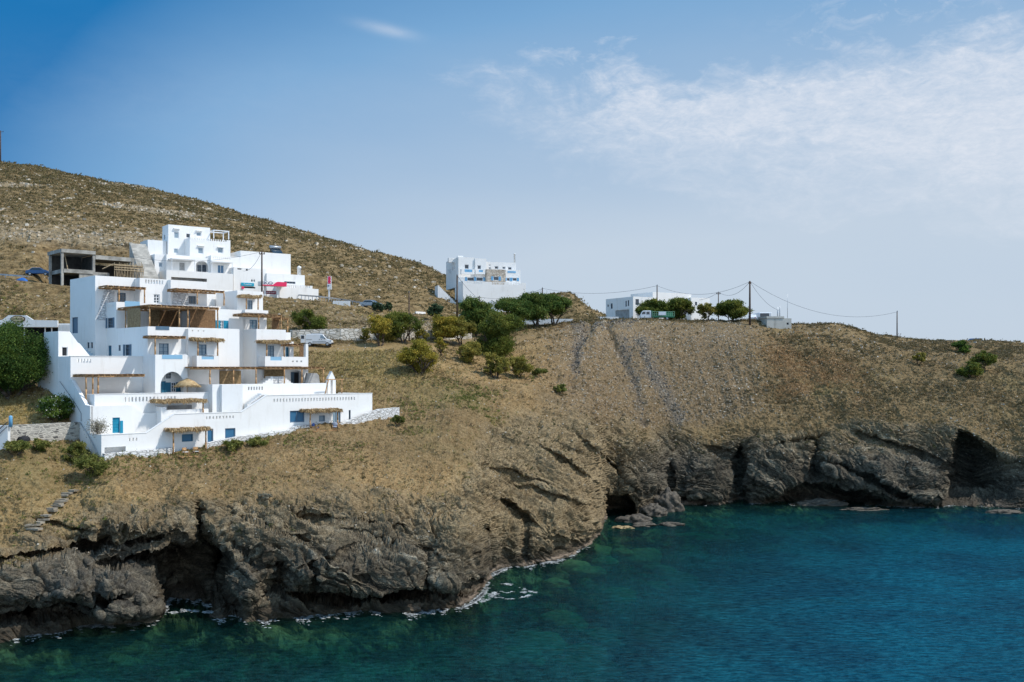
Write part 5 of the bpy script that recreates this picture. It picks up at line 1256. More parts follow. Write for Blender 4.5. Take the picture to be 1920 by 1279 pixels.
sign(f2, None, 'poster', 453, 457.5, 537.5, 541.5, .5, 'stationred', own=('small red and white notice under the turquoise shop sign', 'sign'))
# filling station canopy
vc = -3.6; fs = empty('station_canopy', (*f2.w(f2.u(510, vc), vc+1, 0)[:2], f2.z(552, 30, vc)), 'white filling station canopy with a raspberry red swoosh and EKO lettering', 'canopy')
a, b_, z0, z1 = HF(vc, 489, 535, 528.3, 536.5, fr=f2)
m = MB(f2); m.box(a, b_, vc, -2.1, z0, z1); m.build('canopy_slab', M_['white'], fs)
m = MB(f2); W_ = b_-a; hh = z1-z0
P = [(a, z0), (b_+.25, z0), (b_+.25, z1+.02), (a+W_*.68, z1+.02), (a+W_*.62, z1-hh*.12), (a+W_*.54, z0+hh*.5), (a+W_*.48, z0+hh*.27), (a, z0+hh*.18)]
m.prism(P, vc-.1, vc-.002); m.build('red_fascia', M_['stationred'], fs)
lettering('EKO', f2, a+W_*.24, vc-.13, z0+hh*.60, hh*.72, 'navytext', fs, 1.5)
for c in (a+1.2, b_-1.2):
    m = MB(f2); m.box(c-.15, c+.15, vc+.8, vc+1.1, 34, z0); m.build('column', M_['frame'], fs)
sign(f2, None, 'banner', 493.5, 517, 545.5, 551.5, -2.2, 'maroon', 'Fresh & Quick', 'frame', .42, own=('maroon banner with white writing under the filling station canopy', 'sign'))
# totem sign
p = on(617, 562, 160); D = p.y; kx = D/F
tt = empty('totem_sign', p, 'tall white filling station totem with a red rounded head beside the road', 'sign')
m = MB(); zt = CH+(HZ-543)*kx; m.box(p.x-1.3*kx, p.x+1.6*kx, D-.15, D+.15, p.z-1, zt); m.build('post', M_['frame'], tt)
m = MB(); m.box(p.x-3.2*kx, p.x+4.8*kx, D-.28, D+.28, zt-.02, CH+(HZ-533)*kx); m.build('price_panel', M_['carwhite'], tt)
m = MB(); m.box(p.x-2.3*kx, p.x+1.0*kx, D-.31, D-.285, CH+(HZ-537.2)*kx, CH+(HZ-535.2)*kx); m.build('price_marks', M_['navytext'], tt)
m = MB(); P = []
for i in range(25):
    t = i/24; z = CH+(HZ-(533-15*t))*kx; P.append((p.x-2.9*kx+.7*kx*math.sin(t*9.4)**2*1.0, z))
P2 = [(p.x+4.6*kx-.7*kx*math.sin(t*9.4)**2, CH+(HZ-(533-15*t))*kx) for t in [i/24 for i in range(25)]]
m.fr = Frame(0, 0, 1, 0); m.prism(P+P2[::-1], D-.25, D+.25); m.build('head', M_['carwhite'], tt)
m = MB(); m.prism([(a_+1.0*kx, z_) for a_, z_ in P[1:-1]]+[(a_-.9*kx, z_) for a_, z_ in P2[1:-1]][::-1], D-.29, D-.255); m.build('red_panel', M_['stationred'], tt)

# --- unfinished concrete house
f3 = frame_from(116, 168, 3000)
cs = empty('unfinished_house', (*f3.w(5, 3, 0)[:2], 38), 'unfinished grey concrete frame house on the hill above the hotel', 'house')
def fz(q, c=116, v=0): return f3.z(q, f3.u(c, v), v)
def fu(c, v=0): return f3.u(c, v)
m = MB(f3); m.box(fu(115), fu(119.5), 0, .4, 33, fz(473)); m.box(fu(174), fu(178.5), 0, .4, 33, fz(474)); m.box(fu(115), fu(119.5), 6, 6.4, 33, fz(473)); m.build('column', M_['concrete'], cs)
m = MB(f3); m.box(fu(114.5), fu(179), -.15, 7, fz(473), fz(466.3)); m.build('roof_slab', M_['concrete'], cs)
m = MB(f3); m.box(fu(119.5), fu(174), -.1, 7, fz(510.5), fz(503.5)); m.box(fu(149), fu(178.5), .05, .35, 33, fz(510.4)); m.build('floor_slab', M_['concrete'], cs)
M_['shadeconc'] = mat('shade_dark_concrete', (0.07, 0.066, 0.06), .9, .2)  # interior shade painted in: near-black concrete behind the openings
m = MB(f3); m.box(fu(119.6), fu(180), 6.5, 6.8, 33, fz(472)); m.box(fu(179), fu(252), 5.6, 5.9, 33, fz(486)); m.box(fu(178.6), fu(179.4), .5, 6.4, 33, fz(473.5)); m.box(fu(251), fu(252), .5, 5.5, 33, fz(487)); m.build('back_wall', M_['shadeconc'], cs)  # side walls added to keep the sun out of the rooms
m = MB(f3); m.box(fu(179), fu(252), -.05, 6, fz(486, 180), fz(478.5, 180)); m.box(fu(248), fu(252), 0, .4, 33, fz(486, 180)); m.box(fu(179), fu(205), .1, .4, 33, fz(506)); m.box(fu(205), fu(212), 1.6, 1.9, 33, fz(506)); m.build('right_wing', M_['concrete'], cs)
M_['formwood'] = mat('formwork_timber', (0.42, 0.32, 0.20), .8, .25, 3)
m = MB(f3)
for q in (496.5, 501, 505.5):
    m.box(fu(214, -1.2), fu(268, -1.2), -1.35, -1.25, fz(q, 214, -1.2)-.08, fz(q, 214, -1.2)+.1)
for i in range(19):
    c = 215+i*2.95; h = R_.uniform(-2.5, 1.5); m.tube(f3.w(fu(c, -1.2), -1.2, 36.5), f3.w(fu(c+R_.uniform(-.4, .4), -1.2), -1.2, fz(494+h, c, -1.2)), .06)
for i in range(9):
    c = 218+i*6; m.tube(f3.w(fu(c, -1.5), -1.5, 36.5), f3.w(fu(c+4, -1.3), -1.3, fz(503, c, -1.2)), .05)
m.box(fu(214, -1.2), fu(268, -1.2), -1.2, -.2, fz(498, 214, -1.2), fz(497.4, 214, -1.2)); m.build('formwork', M_['formwood'], cs)
m = MB(f3); m.tube(f3.w(fu(192, -.6), -.6, fz(505, 192)), f3.w(fu(213, -1.1), -1.1, fz(496, 213)), .09); m.tube(f3.w(fu(121, 1.5), 1.5, fz(475)), f3.w(fu(127, 1.0), 1.0, fz(503)), .08); m.build('timber_prop', M_['formwood'], cs)

# --- restaurant awning to the left of the hotel
rest = empty('restaurant', pt(90, 650, 140), 'low white restaurant terrace with a scalloped fascia behind the dark tree', 'restaurant')
D = 140; k = D/F; X = lambda c: (c-960)*k; Z = lambda q: CH+(HZ-q)*k
m = MB(); m.prism([(X(-20), Z(613)), (X(108), Z(613.5)), (X(108), Z(601)), (X(62), Z(600)), (X(49), Z(591.5)), (X(16), Z(591)), (X(4), Z(600)), (X(-20), Z(600))], D, D+.25); m.build('fascia', M_['white'], rest)
m = MB(); m.box(X(-20), X(108), D+.26, D+6, Z(612), Z(610)); m.build('roof', M_['white2'], rest)
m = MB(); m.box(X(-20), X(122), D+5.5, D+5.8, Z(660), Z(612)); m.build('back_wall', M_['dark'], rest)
for c in (42, 81, 93.5):
    m = MB(); m.tube((X(c), D+.6, Z(660)), (X(c), D+.6, Z(612)), .09); m.build('post', M_['frame'], rest)
m = MB(); m.box(X(60), X(96), D-.4, D-.1, Z(665), Z(647)); m.build('low_wall', M_['white2'], rest)
m = MB(); m.prism([(X(34)+X(14.5-14.5)*0+14.2*k*math.cos(t), Z(598.3)+6.6*k*math.sin(t)) for t in [i*math.pi/4+math.pi/8 for i in range(8)]], D-.12, D-.003); m.build('sign_surround', M_['brown'], rest)
m = MB(); m.prism([(X(34)+11.6*k*math.cos(t), Z(598.3)+4.9*k*math.sin(t)) for t in [i*math.pi/16 for i in range(32)]], D-.17, D-.122); so_ = m.build('sign_oval', M_['tan'], rest)
lettering('KYMATA', Frame(0, 0, 1, 0), X(34), D-.19, Z(598.2), 3.6*k, 'brown', so_, 1.0)
m = MB()
for i in range(9): m.box(X(108.6+i*2.6), X(110.6+i*2.6), D+.1, D+.2, Z(621), Z(608.5))
m.box(X(108.2), X(132), D+.22, D+.5, Z(622), Z(606.5)); m.build('slatted_side', M_['white'], rest)

# --- white house on the skyline
f4 = frame_from(868, 236, 6600)
fh = empty('house', (*f4.w(5, 4, 0)[:2], 34), 'white two storey house with blue shutters on the skyline above the trees', 'house')
b = B(f4, fh, 33)
blw = dict(glass='glass', frame='frame', bars=(0, 0), ft=.14)
zt = f4.z(527, 0, 0)
b.vol(0, f4.u(986, 0), 0, f4.v(853, 0), zt, sl=[(874, 904, 9, 529, 532.5), (922, 946, 8, 529.5, 534), (954, 978, 8, 529.5, 534)], para=1.0)
vh = 4.0; uh = f4.u(859.5, vh)
bw2 = lambda c0, c1, q0, q1, sh=None: (c0, c1, q0, q1, dict(glass='glass', frame='frame', bars=(0, 0), shutters=sh, sw=.55, ft=.1))
b.vol(uh, f4.u(890, vh), vh, f4.v(836.5, uh), f4.z(482, uh, vh), zb=zt-1, wins=[bw2(871, 879, 496, 504.5), bw2(876, 889, 520, 527, 'skyblue')], lwins=[(841, 842.5, 505, 514, blw), (844, 845.5, 504, 514, blw), (847.5, 849, 501, 508, blw), (851, 852.5, 499, 506, blw)], para=.4)
b.vol(f4.u(890, vh)+.01, f4.u(911.5, vh), vh-.3, vh+8, f4.z(483.5, uh, vh), zb=zt-1, wins=[bw2(895, 902, 497.5, 505), bw2(893, 906, 520, 527, 'skyblue')], para=.4)
b.vol(f4.u(911.5, vh)+.01, f4.u(969, vh), vh+.6, vh+8, f4.z(488.5, uh, vh), zb=zt-1, wins=[(916, 920, 496, 499, blw), (916, 921, 501, 505, blw), (927, 934.5, 499, 505, blw), (941.5, 948, 500, 505, blw), (952, 959.5, 500.5, 506.5, blw)], para=.3)
b.vol(f4.u(948, vh-1), f4.u(976, vh-1), vh-1, vh+.58, f4.z(506, 10, vh), zb=zt-1, wins=[bw2(950, 956, 521, 527, 'skyblue'), bw2(961, 969, 521, 527, 'skyblue')], para=.9)
M_['brownstone'] = facemat('brown_rubble', math.atan2(f4.uy, f4.ux), [(0.30, 0.24, 0.18), (0.48, 0.41, 0.33), (0.60, 0.54, 0.46)], (0.40, 0.35, 0.29), 0.6, 0.35, 0.04)
b.vol(f4.u(911.5, vh-1), f4.u(947, vh-1), vh-1.4, vh+.58, f4.z(506, 8, vh), zb=zt-1, wins=[bw2(925, 935, 518.5, 526, 'skyblue')], para=.5, matn='brownstone')
for (c0, c1, q0, q1, vv) in ((865, 890, 504.5, 514, vh-1.2), (892, 910, 505.5, 514, vh-1.2)):
    a, b_, z0, z1 = HF(vv, c0, c1, q0, q1, fr=f4); m = MB(f4); m.facade(a, b_, z0, z1, vv, .2, [(a+.8, b_-.6, z0+.45, z1)]); m.box(a, b_, vv+.21, vh-.35, z0, z0+.25); m.box(a, a+.2, vv+.21, vh-.35, z0+.25, z1); m.build('balcony', M_['white'], fh)
    m = MB(f4); m.box(a+.8, b_-.6, vv+.06, vv+.12, z0+.5, z1-.1); m.build('balcony_rail', M_['skyblue'], fh)
a, b_, z0, z1 = HF(vh-1.05, 952, 967, 508.5, 511.5, fr=f4); m = MB(f4); m.box(a, b_, vh-1.06, vh-1.01, z0, z1); m.build('balcony_rail', M_['skyblue'], fh)
uc = f4.u(964.5, vh+3); zc = f4.z(491, uc, vh+3); m = MB(); m.lathe(f4.w(uc, vh+3, zc), [(.22, -.5), (.2, 1.9), (.3, 1.92), (.3, 2.05), (.12, 2.1)], 10); m.build('chimney', M_['white'], fh, True)
for (c, q, s_) in ((848, 486, .9), (863.5, 482, .7)):
    uu = f4.u(c, vh+4); zz = f4.z(q, uu, vh+4); m = MB(f4); m.box(uu-s_, uu+s_, vh+4, vh+5, zz-.8, zz+.3); m.build('roof_box', M_['white'], fh)
# outside stair on its left and garden walls below
m = MB(f4)
for i in range(16):
    t = i/16; uu = -5.6+5.0*t; m.box(uu, uu+.35, 2.0, 5.0-1.5*t, 30, f4.z(536+38*t, uu, 3))
m.build('stair', M_['white2'], fh)
gwl = empty('garden_wall', pt(925, 600, 205), 'white stepped garden wall below the house on the skyline', 'wall')
m = MB(); D = 206; k = D/F; X = lambda c: (c-960)*k; Z = lambda q: CH+(HZ-q)*k
m.prism([(X(860), Z(640)), (X(936), Z(640)), (X(936), Z(566)), (X(920), Z(564)), (X(908), Z(572)), (X(886), Z(580)), (X(860), Z(590))], D, D+.4); m.build('wall', M_['white'], gwl)
m = MB(); D2 = 200; k = D2/F; m.box((945-960)*k, (1074-960)*k, D2, D2+.35, CH+(HZ-626)*k, CH+(HZ-598)*k); o = m.build('roadside_wall', M_['white']); tag(o, 'long white wall behind the trunks of the tall dark trees', 'wall')
# --- house behind the trees on the right
f5 = Frame((1187-960)/F*212, 212, 0.86, 0.5)
rh = empty('house', (*f5.w(3, 4, 0)[:2], 30), 'long white house half hidden by the round trees and parked truck', 'house')
b = B(f5, rh, 28, 'white'); vv = f5.v(1136, 0)
gl = dict(glass='glass', frame='greyframe', bars=(0, 0), ft=.08)
b.vol(0, f5.u(1226, 0), 0, max(9, vv), f5.z(556, 0, 0), wins=[(1191.5, 1198, 561, 572, gl)], lwins=[(1139, 1141, 571, 576, gl), (1145, 1148.5, 569, 579, gl), (1172.5, 1175, 564, 575, gl), (1177, 1179.5, 563, 574, gl), (1153, 1180, 581, 603, dict(solid='shade', frame='white', bars=(0, 0)))], para=.4)
b.vol(f5.u(1224, 3), f5.u(1296, 3), 3, 11, f5.z(547, 6, 3), wins=[(1262, 1268, 562, 568, gl), (1281, 1287, 561, 567, gl)], para=.4)
b.vol(f5.u(1296, 2), f5.u(1331, 2), 2, 10, f5.z(556, 12, 2), wins=[(1303, 1307, 566, 573, gl)], para=.4)
m = MB(); D = 203; k = D/F; m.box((1122-960)*k, (1160-960)*k, D, D+.3, CH+(HZ-612)*k, CH+(HZ-594)*k); o = m.build('roadside_wall', M_['white']); tag(o, 'short white wall at the crest of the scree slope left of the truck', 'wall')
# --- concrete cistern at the crest
f6 = Frame((1438-960)/F*200, 200, 0.985, 0.17)
ci = empty('cistern', (*f6.w(2, 2, 0)[:2], 29), 'low stained whitish concrete cistern beside the tallest pole on the crest', 'cistern')
M_['stained'] = whitewash('stained_concrete', (0.50, 0.48, 0.43), (0.24, 0.22, 0.19), .8)
b = B(f6, ci, 26, 'stained')
cl = f6.v(1405, 0)
b.vol(0, f6.u(1484, 0), 0, max(4.5, min(cl, 9)), f6.z(596.5, 0, 0), para=.15, wins=[(1475, 1479, 605, 609, dict(solid='dark', frame='greyframe', bars=(0, 0), ft=.03))])
m = MB(f6); m.box(-.12, f6.u(1470, 0), -.12, 4.0, f6.z(596.5, 0, 0), f6.z(593, 0, 0)); m.build('lid', M_['stained'], ci)
for (c, r, h) in ((1458, .12, 2.2), (1462, .1, 2.6), (1476.5, .05, 5.0)):
    uu = f6.u(c, 1.5); m = MB(); m.tube(f6.w(uu, 1.5, f6.z(596, uu, 0)), f6.w(uu, 1.5, f6.z(596, uu, 0)+h), r, r*.7); m.build('vent_pipe', M_['metal'], ci, True)

# ---------------------------------------------------------------- stone walls, stairs
def wallstrip(name, pts, th, matn, label, cat, base=3.0):
    """pts: (column, row of top, distance)"""
    root = None; m = MB(); P = [pt(*p) for p in pts]
    for a, b_ in zip(P[:-1], P[1:]):
        d = Vector((b_.x-a.x, b_.y-a.y, 0)).normalized(); n_ = Vector((-d.y, d.x, 0))*th
        A0, B0, A1, B1 = a, b_, a+n_, b_+n_; dn = Vector((0, 0, -base))
        m.poly([A0+dn, B0+dn, B0, A0]); m.poly([A0, B0, B1, A1]); m.poly([B1+dn, A1+dn, A1, B1])
    m.poly([P[0]+Vector((0, 0, -base)), P[0], A1 if len(P) == 1 else P[0]+n_, P[0]+n_+Vector((0, 0, -base))]); m.poly([P[-1], P[-1]+Vector((0, 0, -base)), P[-1]+n_+Vector((0, 0, -base)), P[-1]+n_])
    o = m.build(name, M_[matn]); return tag(o, label, cat)
wallstrip('stone_wall', [(8, 798, 97.2), (60, 795.8, 99.7), (150, 791.5, 104.0)], .6, 'greystone', 'grey dry stone retaining wall running left from the foot of the hotel', 'wall')
wallstrip('stone_wall', [(548, 619, 153.8), (640, 616, 155), (700, 617, 156.8), (780, 619, 161.5), (850, 620, 169), (885, 621, 172)], .6, 'palestone', 'pale stone retaining wall along the track behind the white van', 'wall', 2.6)
m = MB(); P = pt(41, 826, 98.5); m.tube((P.x, 98.3, P.z), (P.x, 99.4, P.z), .42, n=16); o = m.build('drain_mouth', M_['dark'], None, True); tag(o, 'dark round drain mouth in the grey stone wall', 'drain')
# white stair flank with blue post at the far left
wl_ = empty('stair_flank', pt(2, 830, 98), 'white sloping stair wall with blue post at the left edge', 'wall')
D = 96.6; k = D/F; X = lambda c: (c-960)*k; Z = lambda q: CH+(HZ-q)*k
m = MB(); m.prism([(X(-60), Z(900)), (X(14.5), Z(840)), (X(14.5), Z(798)), (X(-10), Z(798)), (X(-60), Z(842))], D, D+.5); m.build('wall', M_['white2'], wl_)
m = MB(); m.lathe((X(18), D+.2, Z(801)), [(.17, 0), (.17, 1.0), (.14, 1.08), (.04, 1.12)], 14); m.build('post', M_['skyblue'], wl_, True); bpy.data.objects[-1] if False else None
m = MB(); m.tube((X(-60), D-.2, Z(858)), (X(15), D-.1, Z(791)), .045); m.tube((X(-60), D-.2, Z(872)), (X(14), D-.1, Z(800)), .035); m.build('handrail', M_['black'], wl_, True)
# slab steps down the bank
st = empty('stone_steps', on(95, 960), 'rough slate slab steps descending the bank at lower left', 'steps')
M_['slab'] = mat('slate_slab', (0.36, 0.31, 0.24), .85, .3, 2, .5, 6, col2=(0.15, 0.125, 0.09))
for i in range(15):
    t = i/14; px = 62+70*t+R_.uniform(-5, 5); py = 995-72*t+R_.uniform(-1.5, 1.5); p = on(px, py); w = (0.72-.2*t)*R_.uniform(.65, 1.1); a = R_.uniform(-.4, .4)
    fr = Frame(p.x, p.y, math.cos(a), math.sin(a)); m = MB(fr)
    pr = [(-w+R_.uniform(-.1, .1), -.25), (w*.8, -.3+R_.uniform(-.1, .1)), (w, .2), (-w*.7, .32)]
    k0 = [fr.w(u_, v_+.1, p.z+.06) for u_, v_ in pr]; k1 = [fr.w(u_, v_+.1, p.z+.22) for u_, v_ in pr]
    n0 = len(m.V); m.V += k0+k1; m.Q += [(3, 2, 1, 0), (4, 5, 6, 7)]+[(j, (j+1) % 4, 4+(j+1) % 4, 4+j) for j in range(4)]
    m.build('step', M_['slab'], st)

# ---------------------------------------------------------------- upper road, rails, poles
def rail(name, pts, label, posts=2.2, h=.75, mt='metal'):
    P = [on(*p) for p in pts]; root = empty(name, P[0], label, 'guard rail')
    m = MB(); mp = MB()
    for a, b_ in zip(P[:-1], P[1:]):
        d = (b_-a); L = d.length; n_ = max(1, int(L/posts)); s_ = Vector((0, 0, h)); q = Vector((0, 0, .1))
        m.poly([a+s_-q, b_+s_-q, b_+s_+q, a+s_+q]); m.tube(a+s_+q, b_+s_+q, .035); m.tube(a+s_-q, b_+s_-q, .035)
        for i in range(n_): c = a+d*i/n_; mp.box(c.x-.05, c.x+.05, c.y+.03, c.y+.13, c.z-.6, c.z+h+.1)
    m.build('rail_beam', M_[mt], root); mp.build('rail_posts', M_[mt], root)
K = lambda c: (c, float(pchip(tp, [r[6][0] for r in TAB], np.array([float(c)]))[0])+.5)
rail('guard_rail', [(-20, 522.5, 150), (40, 526, 150), (90, 529.5, 150), (131, 533.5, 150)], 'steel guard rail along the upper road left of the hotel')
rail('guard_rail', [(488, 555.5, 150), (540, 559.5, 150), (600, 564, 150), (640, 568.5, 150), (690, 577, 150)], 'steel guard rail along the upper road below the totem sign')
m = MB(); a = on(624, 571.5, 150); b_ = on(656, 574.5, 150); m.fr = Frame(a.x, a.y, b_.x-a.x, b_.y-a.y); m.box(0, (b_-a).length, 0, .3, a.z-1, a.z+.55); o = m.build('roadside_wall', M_['white']); tag(o, 'low white wall beside the upper road right of the totem sign', 'wall')
m = MB(); a = on(780, 589, 150); b_ = on(798, 590, 150); m.fr = Frame(a.x, a.y, b_.x-a.x, b_.y-a.y); m.box(0, (b_-a).length, 0, .3, a.z-1, a.z+.5); o = m.build('roadside_wall', M_['white']); tag(o, 'low white wall beside the road between the dark bushes', 'wall')

def pole(px, ptop, pbase, D, label, r=.14, arm=0, base_on=True):
    z0 = ground(px, D); top = pt(px, ptop, D); zb = min(z0, pt(px, pbase, D).z)-.6
    t = empty('utility_pole', (top.x, D, z0), label, 'pole', 'wooden utility poles'); m = MB(); m.tube((top.x, D, zb), (top.x, D, top.z), r*1.15, r*.8, 9); m.build('shaft', M_['pole'], t, True)
    m = MB()
    if arm: m.box(top.x-arm, top.x+arm, D-.06, D+.06, top.z-.55, top.z-.42)
    for dx in ((-arm+.1, 0, arm-.1) if arm else (0,)): m.lathe((top.x+dx, D-.12 if not arm else D, top.z-(.42 if arm else .1)), [(.06, 0), (.1, .06), (.06, .14), (.09, .2), (.03, .26)], 8)
    m.build('crossarm' if arm else 'insulator', M_['pole'] if arm else M_['wire'], t, False)
    return top
t491 = pole(491, 471, 551, 172, 'tall dark pole in front of the filling station canopy', .15, .5)
t767 = pole(767, 548, 645, 160, 'thin pole among the yellow-green trees by the track', .11)
t856 = pole(857, 516, 585, 200, 'brown pole left of the house on the skyline', .16)
t899 = pole(899, 556, 580, 208, 'short pole standing behind the dark trees below the skyline house', .12)
t1017 = pole(1017, 540, 560, 230, 'short pole behind the crown of the tall dark trees', .14)
t1232 = pole(1232, 535, 600, 212, 'pole rising out of the round trees behind the green truck', .13)
t1347 = pole(1347, 547, 600, 220, 'thin pole between the two right-hand round trees', .11, .45)
t1406 = pole(1406, 527, 606, 200, 'thickest and tallest pole standing beside the cistern on the crest', .2, .3)
t1682 = pole(1682, 584, 632, 207, 'slender pole on the bare right-hand ridge', .12)
p = pt(0, 305, 398); tL = pole(1, 245, 306, 398, 'pole on top of the hill at the left edge', .26, 1.2)
def cable(a, b_, sag, label, r=.032):
    m = MB(); n_ = 22; P = [a+(b_-a)*(i/n_)-Vector((0, 0, sag*4*(i/n_)*(1-i/n_))) for i in range(n_+1)]
    for p0, p1 in zip(P[:-1], P[1:]): m.tube(p0, p1, r, n=4)
    o = m.build('power_line', M_['wire'], None, True); tag(o, label, 'cable', 'overhead cables')
up = Vector((0, -.1, -.1))
cable(t856+up, t1017+up, 6.0, 'overhead cable sagging in front of the white terrace wall of the skyline house')
cable(t899+up, t1017+up, 1.2, 'lower cable from the short pole towards the tall dark trees')
cable(t1017+up, t1232+up, 1.4, 'cable from the tall dark trees to the pole above the round trees')
cable(t1232+up, t1406+up, 2.2, 'cable above the round trees running up to the thickest pole')
cable(t1347+up, t1406+up, 1.6, 'short cable from the thin pole up to the thickest pole')
cable(t1347+up, pt(1300, 562, 225), .6, 'short cable falling left from the thin pole to the white house')
cable(t1406+up, t1682+up, 3.4, 'long cable falling right from the thickest pole across the sky')
cable(t1406+up, pt(1461, 582, 201), 1.0, 'thin cable dropping from the thickest pole to the cistern')
cable(t491+up, pt(240, 480, 176), 1.3, 'cable from the dark pole across the white apartment house', .028)
cable(t491+up, pt(455, 508, 180), 1.0, 'short cable from the dark pole to the turquoise sign wall', .028)
# small lamps on the right hand pole
for (dx, q, lab) in ((-6, 600, 'left'), (11, 605, 'right')): pass

# ---------------------------------------------------------------- vehicles
def local(name, mb, mt, parent, smooth=False):
    me = bpy.data.meshes.new(name); me.from_pydata([tuple(v) for v in mb.V], [], mb.Q); me.update()
    if smooth: me.polygons.foreach_set('use_smooth', [True]*len(me.polygons))
    return link(name, me, M_[mt], parent)
def bevel(o, w=.05, s=2):
    md = o.modifiers.new('bevel', 'BEVEL'); md.width = w; md.segments = s; md.limit_method = 'ANGLE'; return o
def wheel(t, x, y, r=.31, w=.2):
    m = MB(); n_ = 18
    pr = [(r*.93, 0), (r, w*.2), (r, w*.8), (r*.93, w)]
    o = MB(); o.lathe((0, 0, 0), pr, n_); 
    def rot(mb): mb.V = [(v[0]+x, y+v[2]-w/2, v[1]+r) for v in mb.V]
    rot(o); W0 = local('wheel', o, 'tyre', t, False)
    h = MB(); h.lathe((0, 0, -.012), [(r*.55, 0), (r*.6, .02), (r*.6, w), (r*.55, w+.024)], n_); rot(h); local('rim', h, 'metal', W0)
def van(t):
    P = [(-2.0, .38), (-2.02, 1.0), (-1.97, 1.62), (-1.85, 1.80), (-1.5, 1.86), (.45, 1.86), (.75, 1.78), (1.28, 1.12), (1.85, .98), (2.02, .78), (2.05, .36)]
    m = MB(); m.prism(P, -.82, .82); bevel(local('body', m, 'carwhite', t), .07, 3)
    m = MB(); m.prism([(.30, 1.20), (1.12, 1.14), (.98, 1.32), (.66, 1.66), (.34, 1.68)], -.835, -.825); local('side_window', m, 'curtain', t)
    m = MB(); m.prism([(.82, 1.72), (1.27, 1.16), (1.30, 1.18), (.86, 1.75)], -.7, .7); local('windscreen', m, 'glass', t)
    m = MB(); m.box(-.9, 1.2, -.845, -.822, .62, .70); local('side_strip', m, 'black', t)
    m = MB(); m.box(-1.85, -.95, -.838, -.822, 1.02, 1.06); local('slide_rail', m, 'black', t)
    for x in (.12, .42): m = MB(); m.box(x, x+.14, -.85, -.822, .98, 1.05); local('door_handle', m, 'black', t)
    m = MB(); m.box(1.72, 2.09, -.8, .8, .34, .56); m.box(-2.08, -1.95, -.8, .8, .34, .52); local('bumper', m, 'black', t)
    m = MB(); m.box(1.78, 2.0, -.835, -.60, .74, .92); local('headlight', m, 'curtain', t)
    m = MB(); m.box(.95, 1.12, -1.0, -.84, 1.10, 1.24); local('mirror', m, 'black', t)
    m = MB(); m.box(-1.2, .3, -.6, -.55, 1.87, 1.98); m.box(-1.2, .3, .55, .6, 1.87, 1.98); m.box(-.1, .0, -.6, .6, 1.98, 2.02); local('roof_bars', m, 'metal', t)
    # rear doors standing open
    for (y0, s_) in ((-.82, -1),):
        m = MB(); m.box(-2.70, -2.05, y0-.06, y0, .52, 1.74); d = bevel(local('rear_door', m, 'carwhite', t), .02)
        m = MB(); m.box(-2.63, -2.14, y0-.075, y0-.062, 1.12, 1.64); local('rear_window', m, 'glass', d)
    for x in (-1.32, 1.38):
        for y in (-.74, .74): wheel(t, x, y)
p = on(598, 650.5, 140); D = p.y
vt = empty('van', (p.x, D+.3, ground(598, D+.3)+.02), 'small white panel van with open rear door parked on the track behind the hotel', 'van'); van(vt); vt.scale = (.98,)*3
def car(loc, rz, mt, label, name='parked_car', group='cars parked along the upper road', sc=1):
    t = empty(name, loc, label, 'car', group); t.rotation_euler.z = rz; t.scale = (sc,)*3
    m = MB(); m.prism([(-2.05, .35), (-2.08, .8), (-1.9, .95), (-1.45, 1.0), (-.95, 1.42), (.35, 1.44), (1.05, 1.0), (1.9, .86), (2.08, .62), (2.08, .35)], -.82, .82); bevel(local('body', m, mt, t), .08, 3)
    for s_ in (-1, 1):
        m = MB(); y = s_*.825; m.prism([(-1.25, 1.02), (.88, 1.0), (.33, 1.36), (-.9, 1.36)], y, y+s_*.01); local('side_window', m, 'glass', t)
    m = MB(); m.prism([(.42, 1.43), (1.06, 1.02), (1.10, 1.05), (.45, 1.46)], -.7, .7); local('windscreen', m, 'glass', t)
    for x in (-1.3, 1.35):
        for y in (-.74, .74): wheel(t, x, y, .3)
    m = MB(); m.box(1.98, 2.1, -.7, -.4, .6, .74); m.box(1.98, 2.1, .4, .7, .6, .74); local('headlight', m, 'curtain', t)
    m = MB(); m.box(-2.1, -1.98, -.7, -.4, .7, .82); m.box(-2.1, -1.98, .4, .7, .7, .82); local('tail_light', m, 'stationred', t)
M_['silver'] = mat('silver_car_paint', (0.42, 0.44, 0.46), .3, .03, spec=.6, metal=.3); M_['carblue'] = mat('blue_car_paint', (0.03, 0.09, 0.22), .3, .03, spec=.5)
p = on(692, 580, 160); car((p.x, p.y+2.5, ground(692, p.y+2.5)+.05), -.25, 'silver', 'silver car on the upper road left of the dark bushes')
p = on(58, 527, 150); car((p.x, p.y+3, ground(58, p.y+3)-.25), .1, 'carblue', 'dark blue car behind the guard rail below the unfinished house')
M_['tarp'] = mat('blue_tarpaulin', (0.02, 0.13, 0.42), .6, .1)
p = on(32, 527, 150); o = blob('tarpaulin', (p.x, p.y+1.8, p.z+.1), .8, M_['tarp'], 'bright blue tarpaulin heap behind the guard rail at the far left', 'tarpaulin', sc=(1.2, .7, .6), seed=11)
car((*pt(1829, 0, 222)[:2], pt(1829, 639.5, 222).z-.85), .05, 'carblue', 'blue car roof showing above the right-hand ridge', group='vehicles behind the ridge')
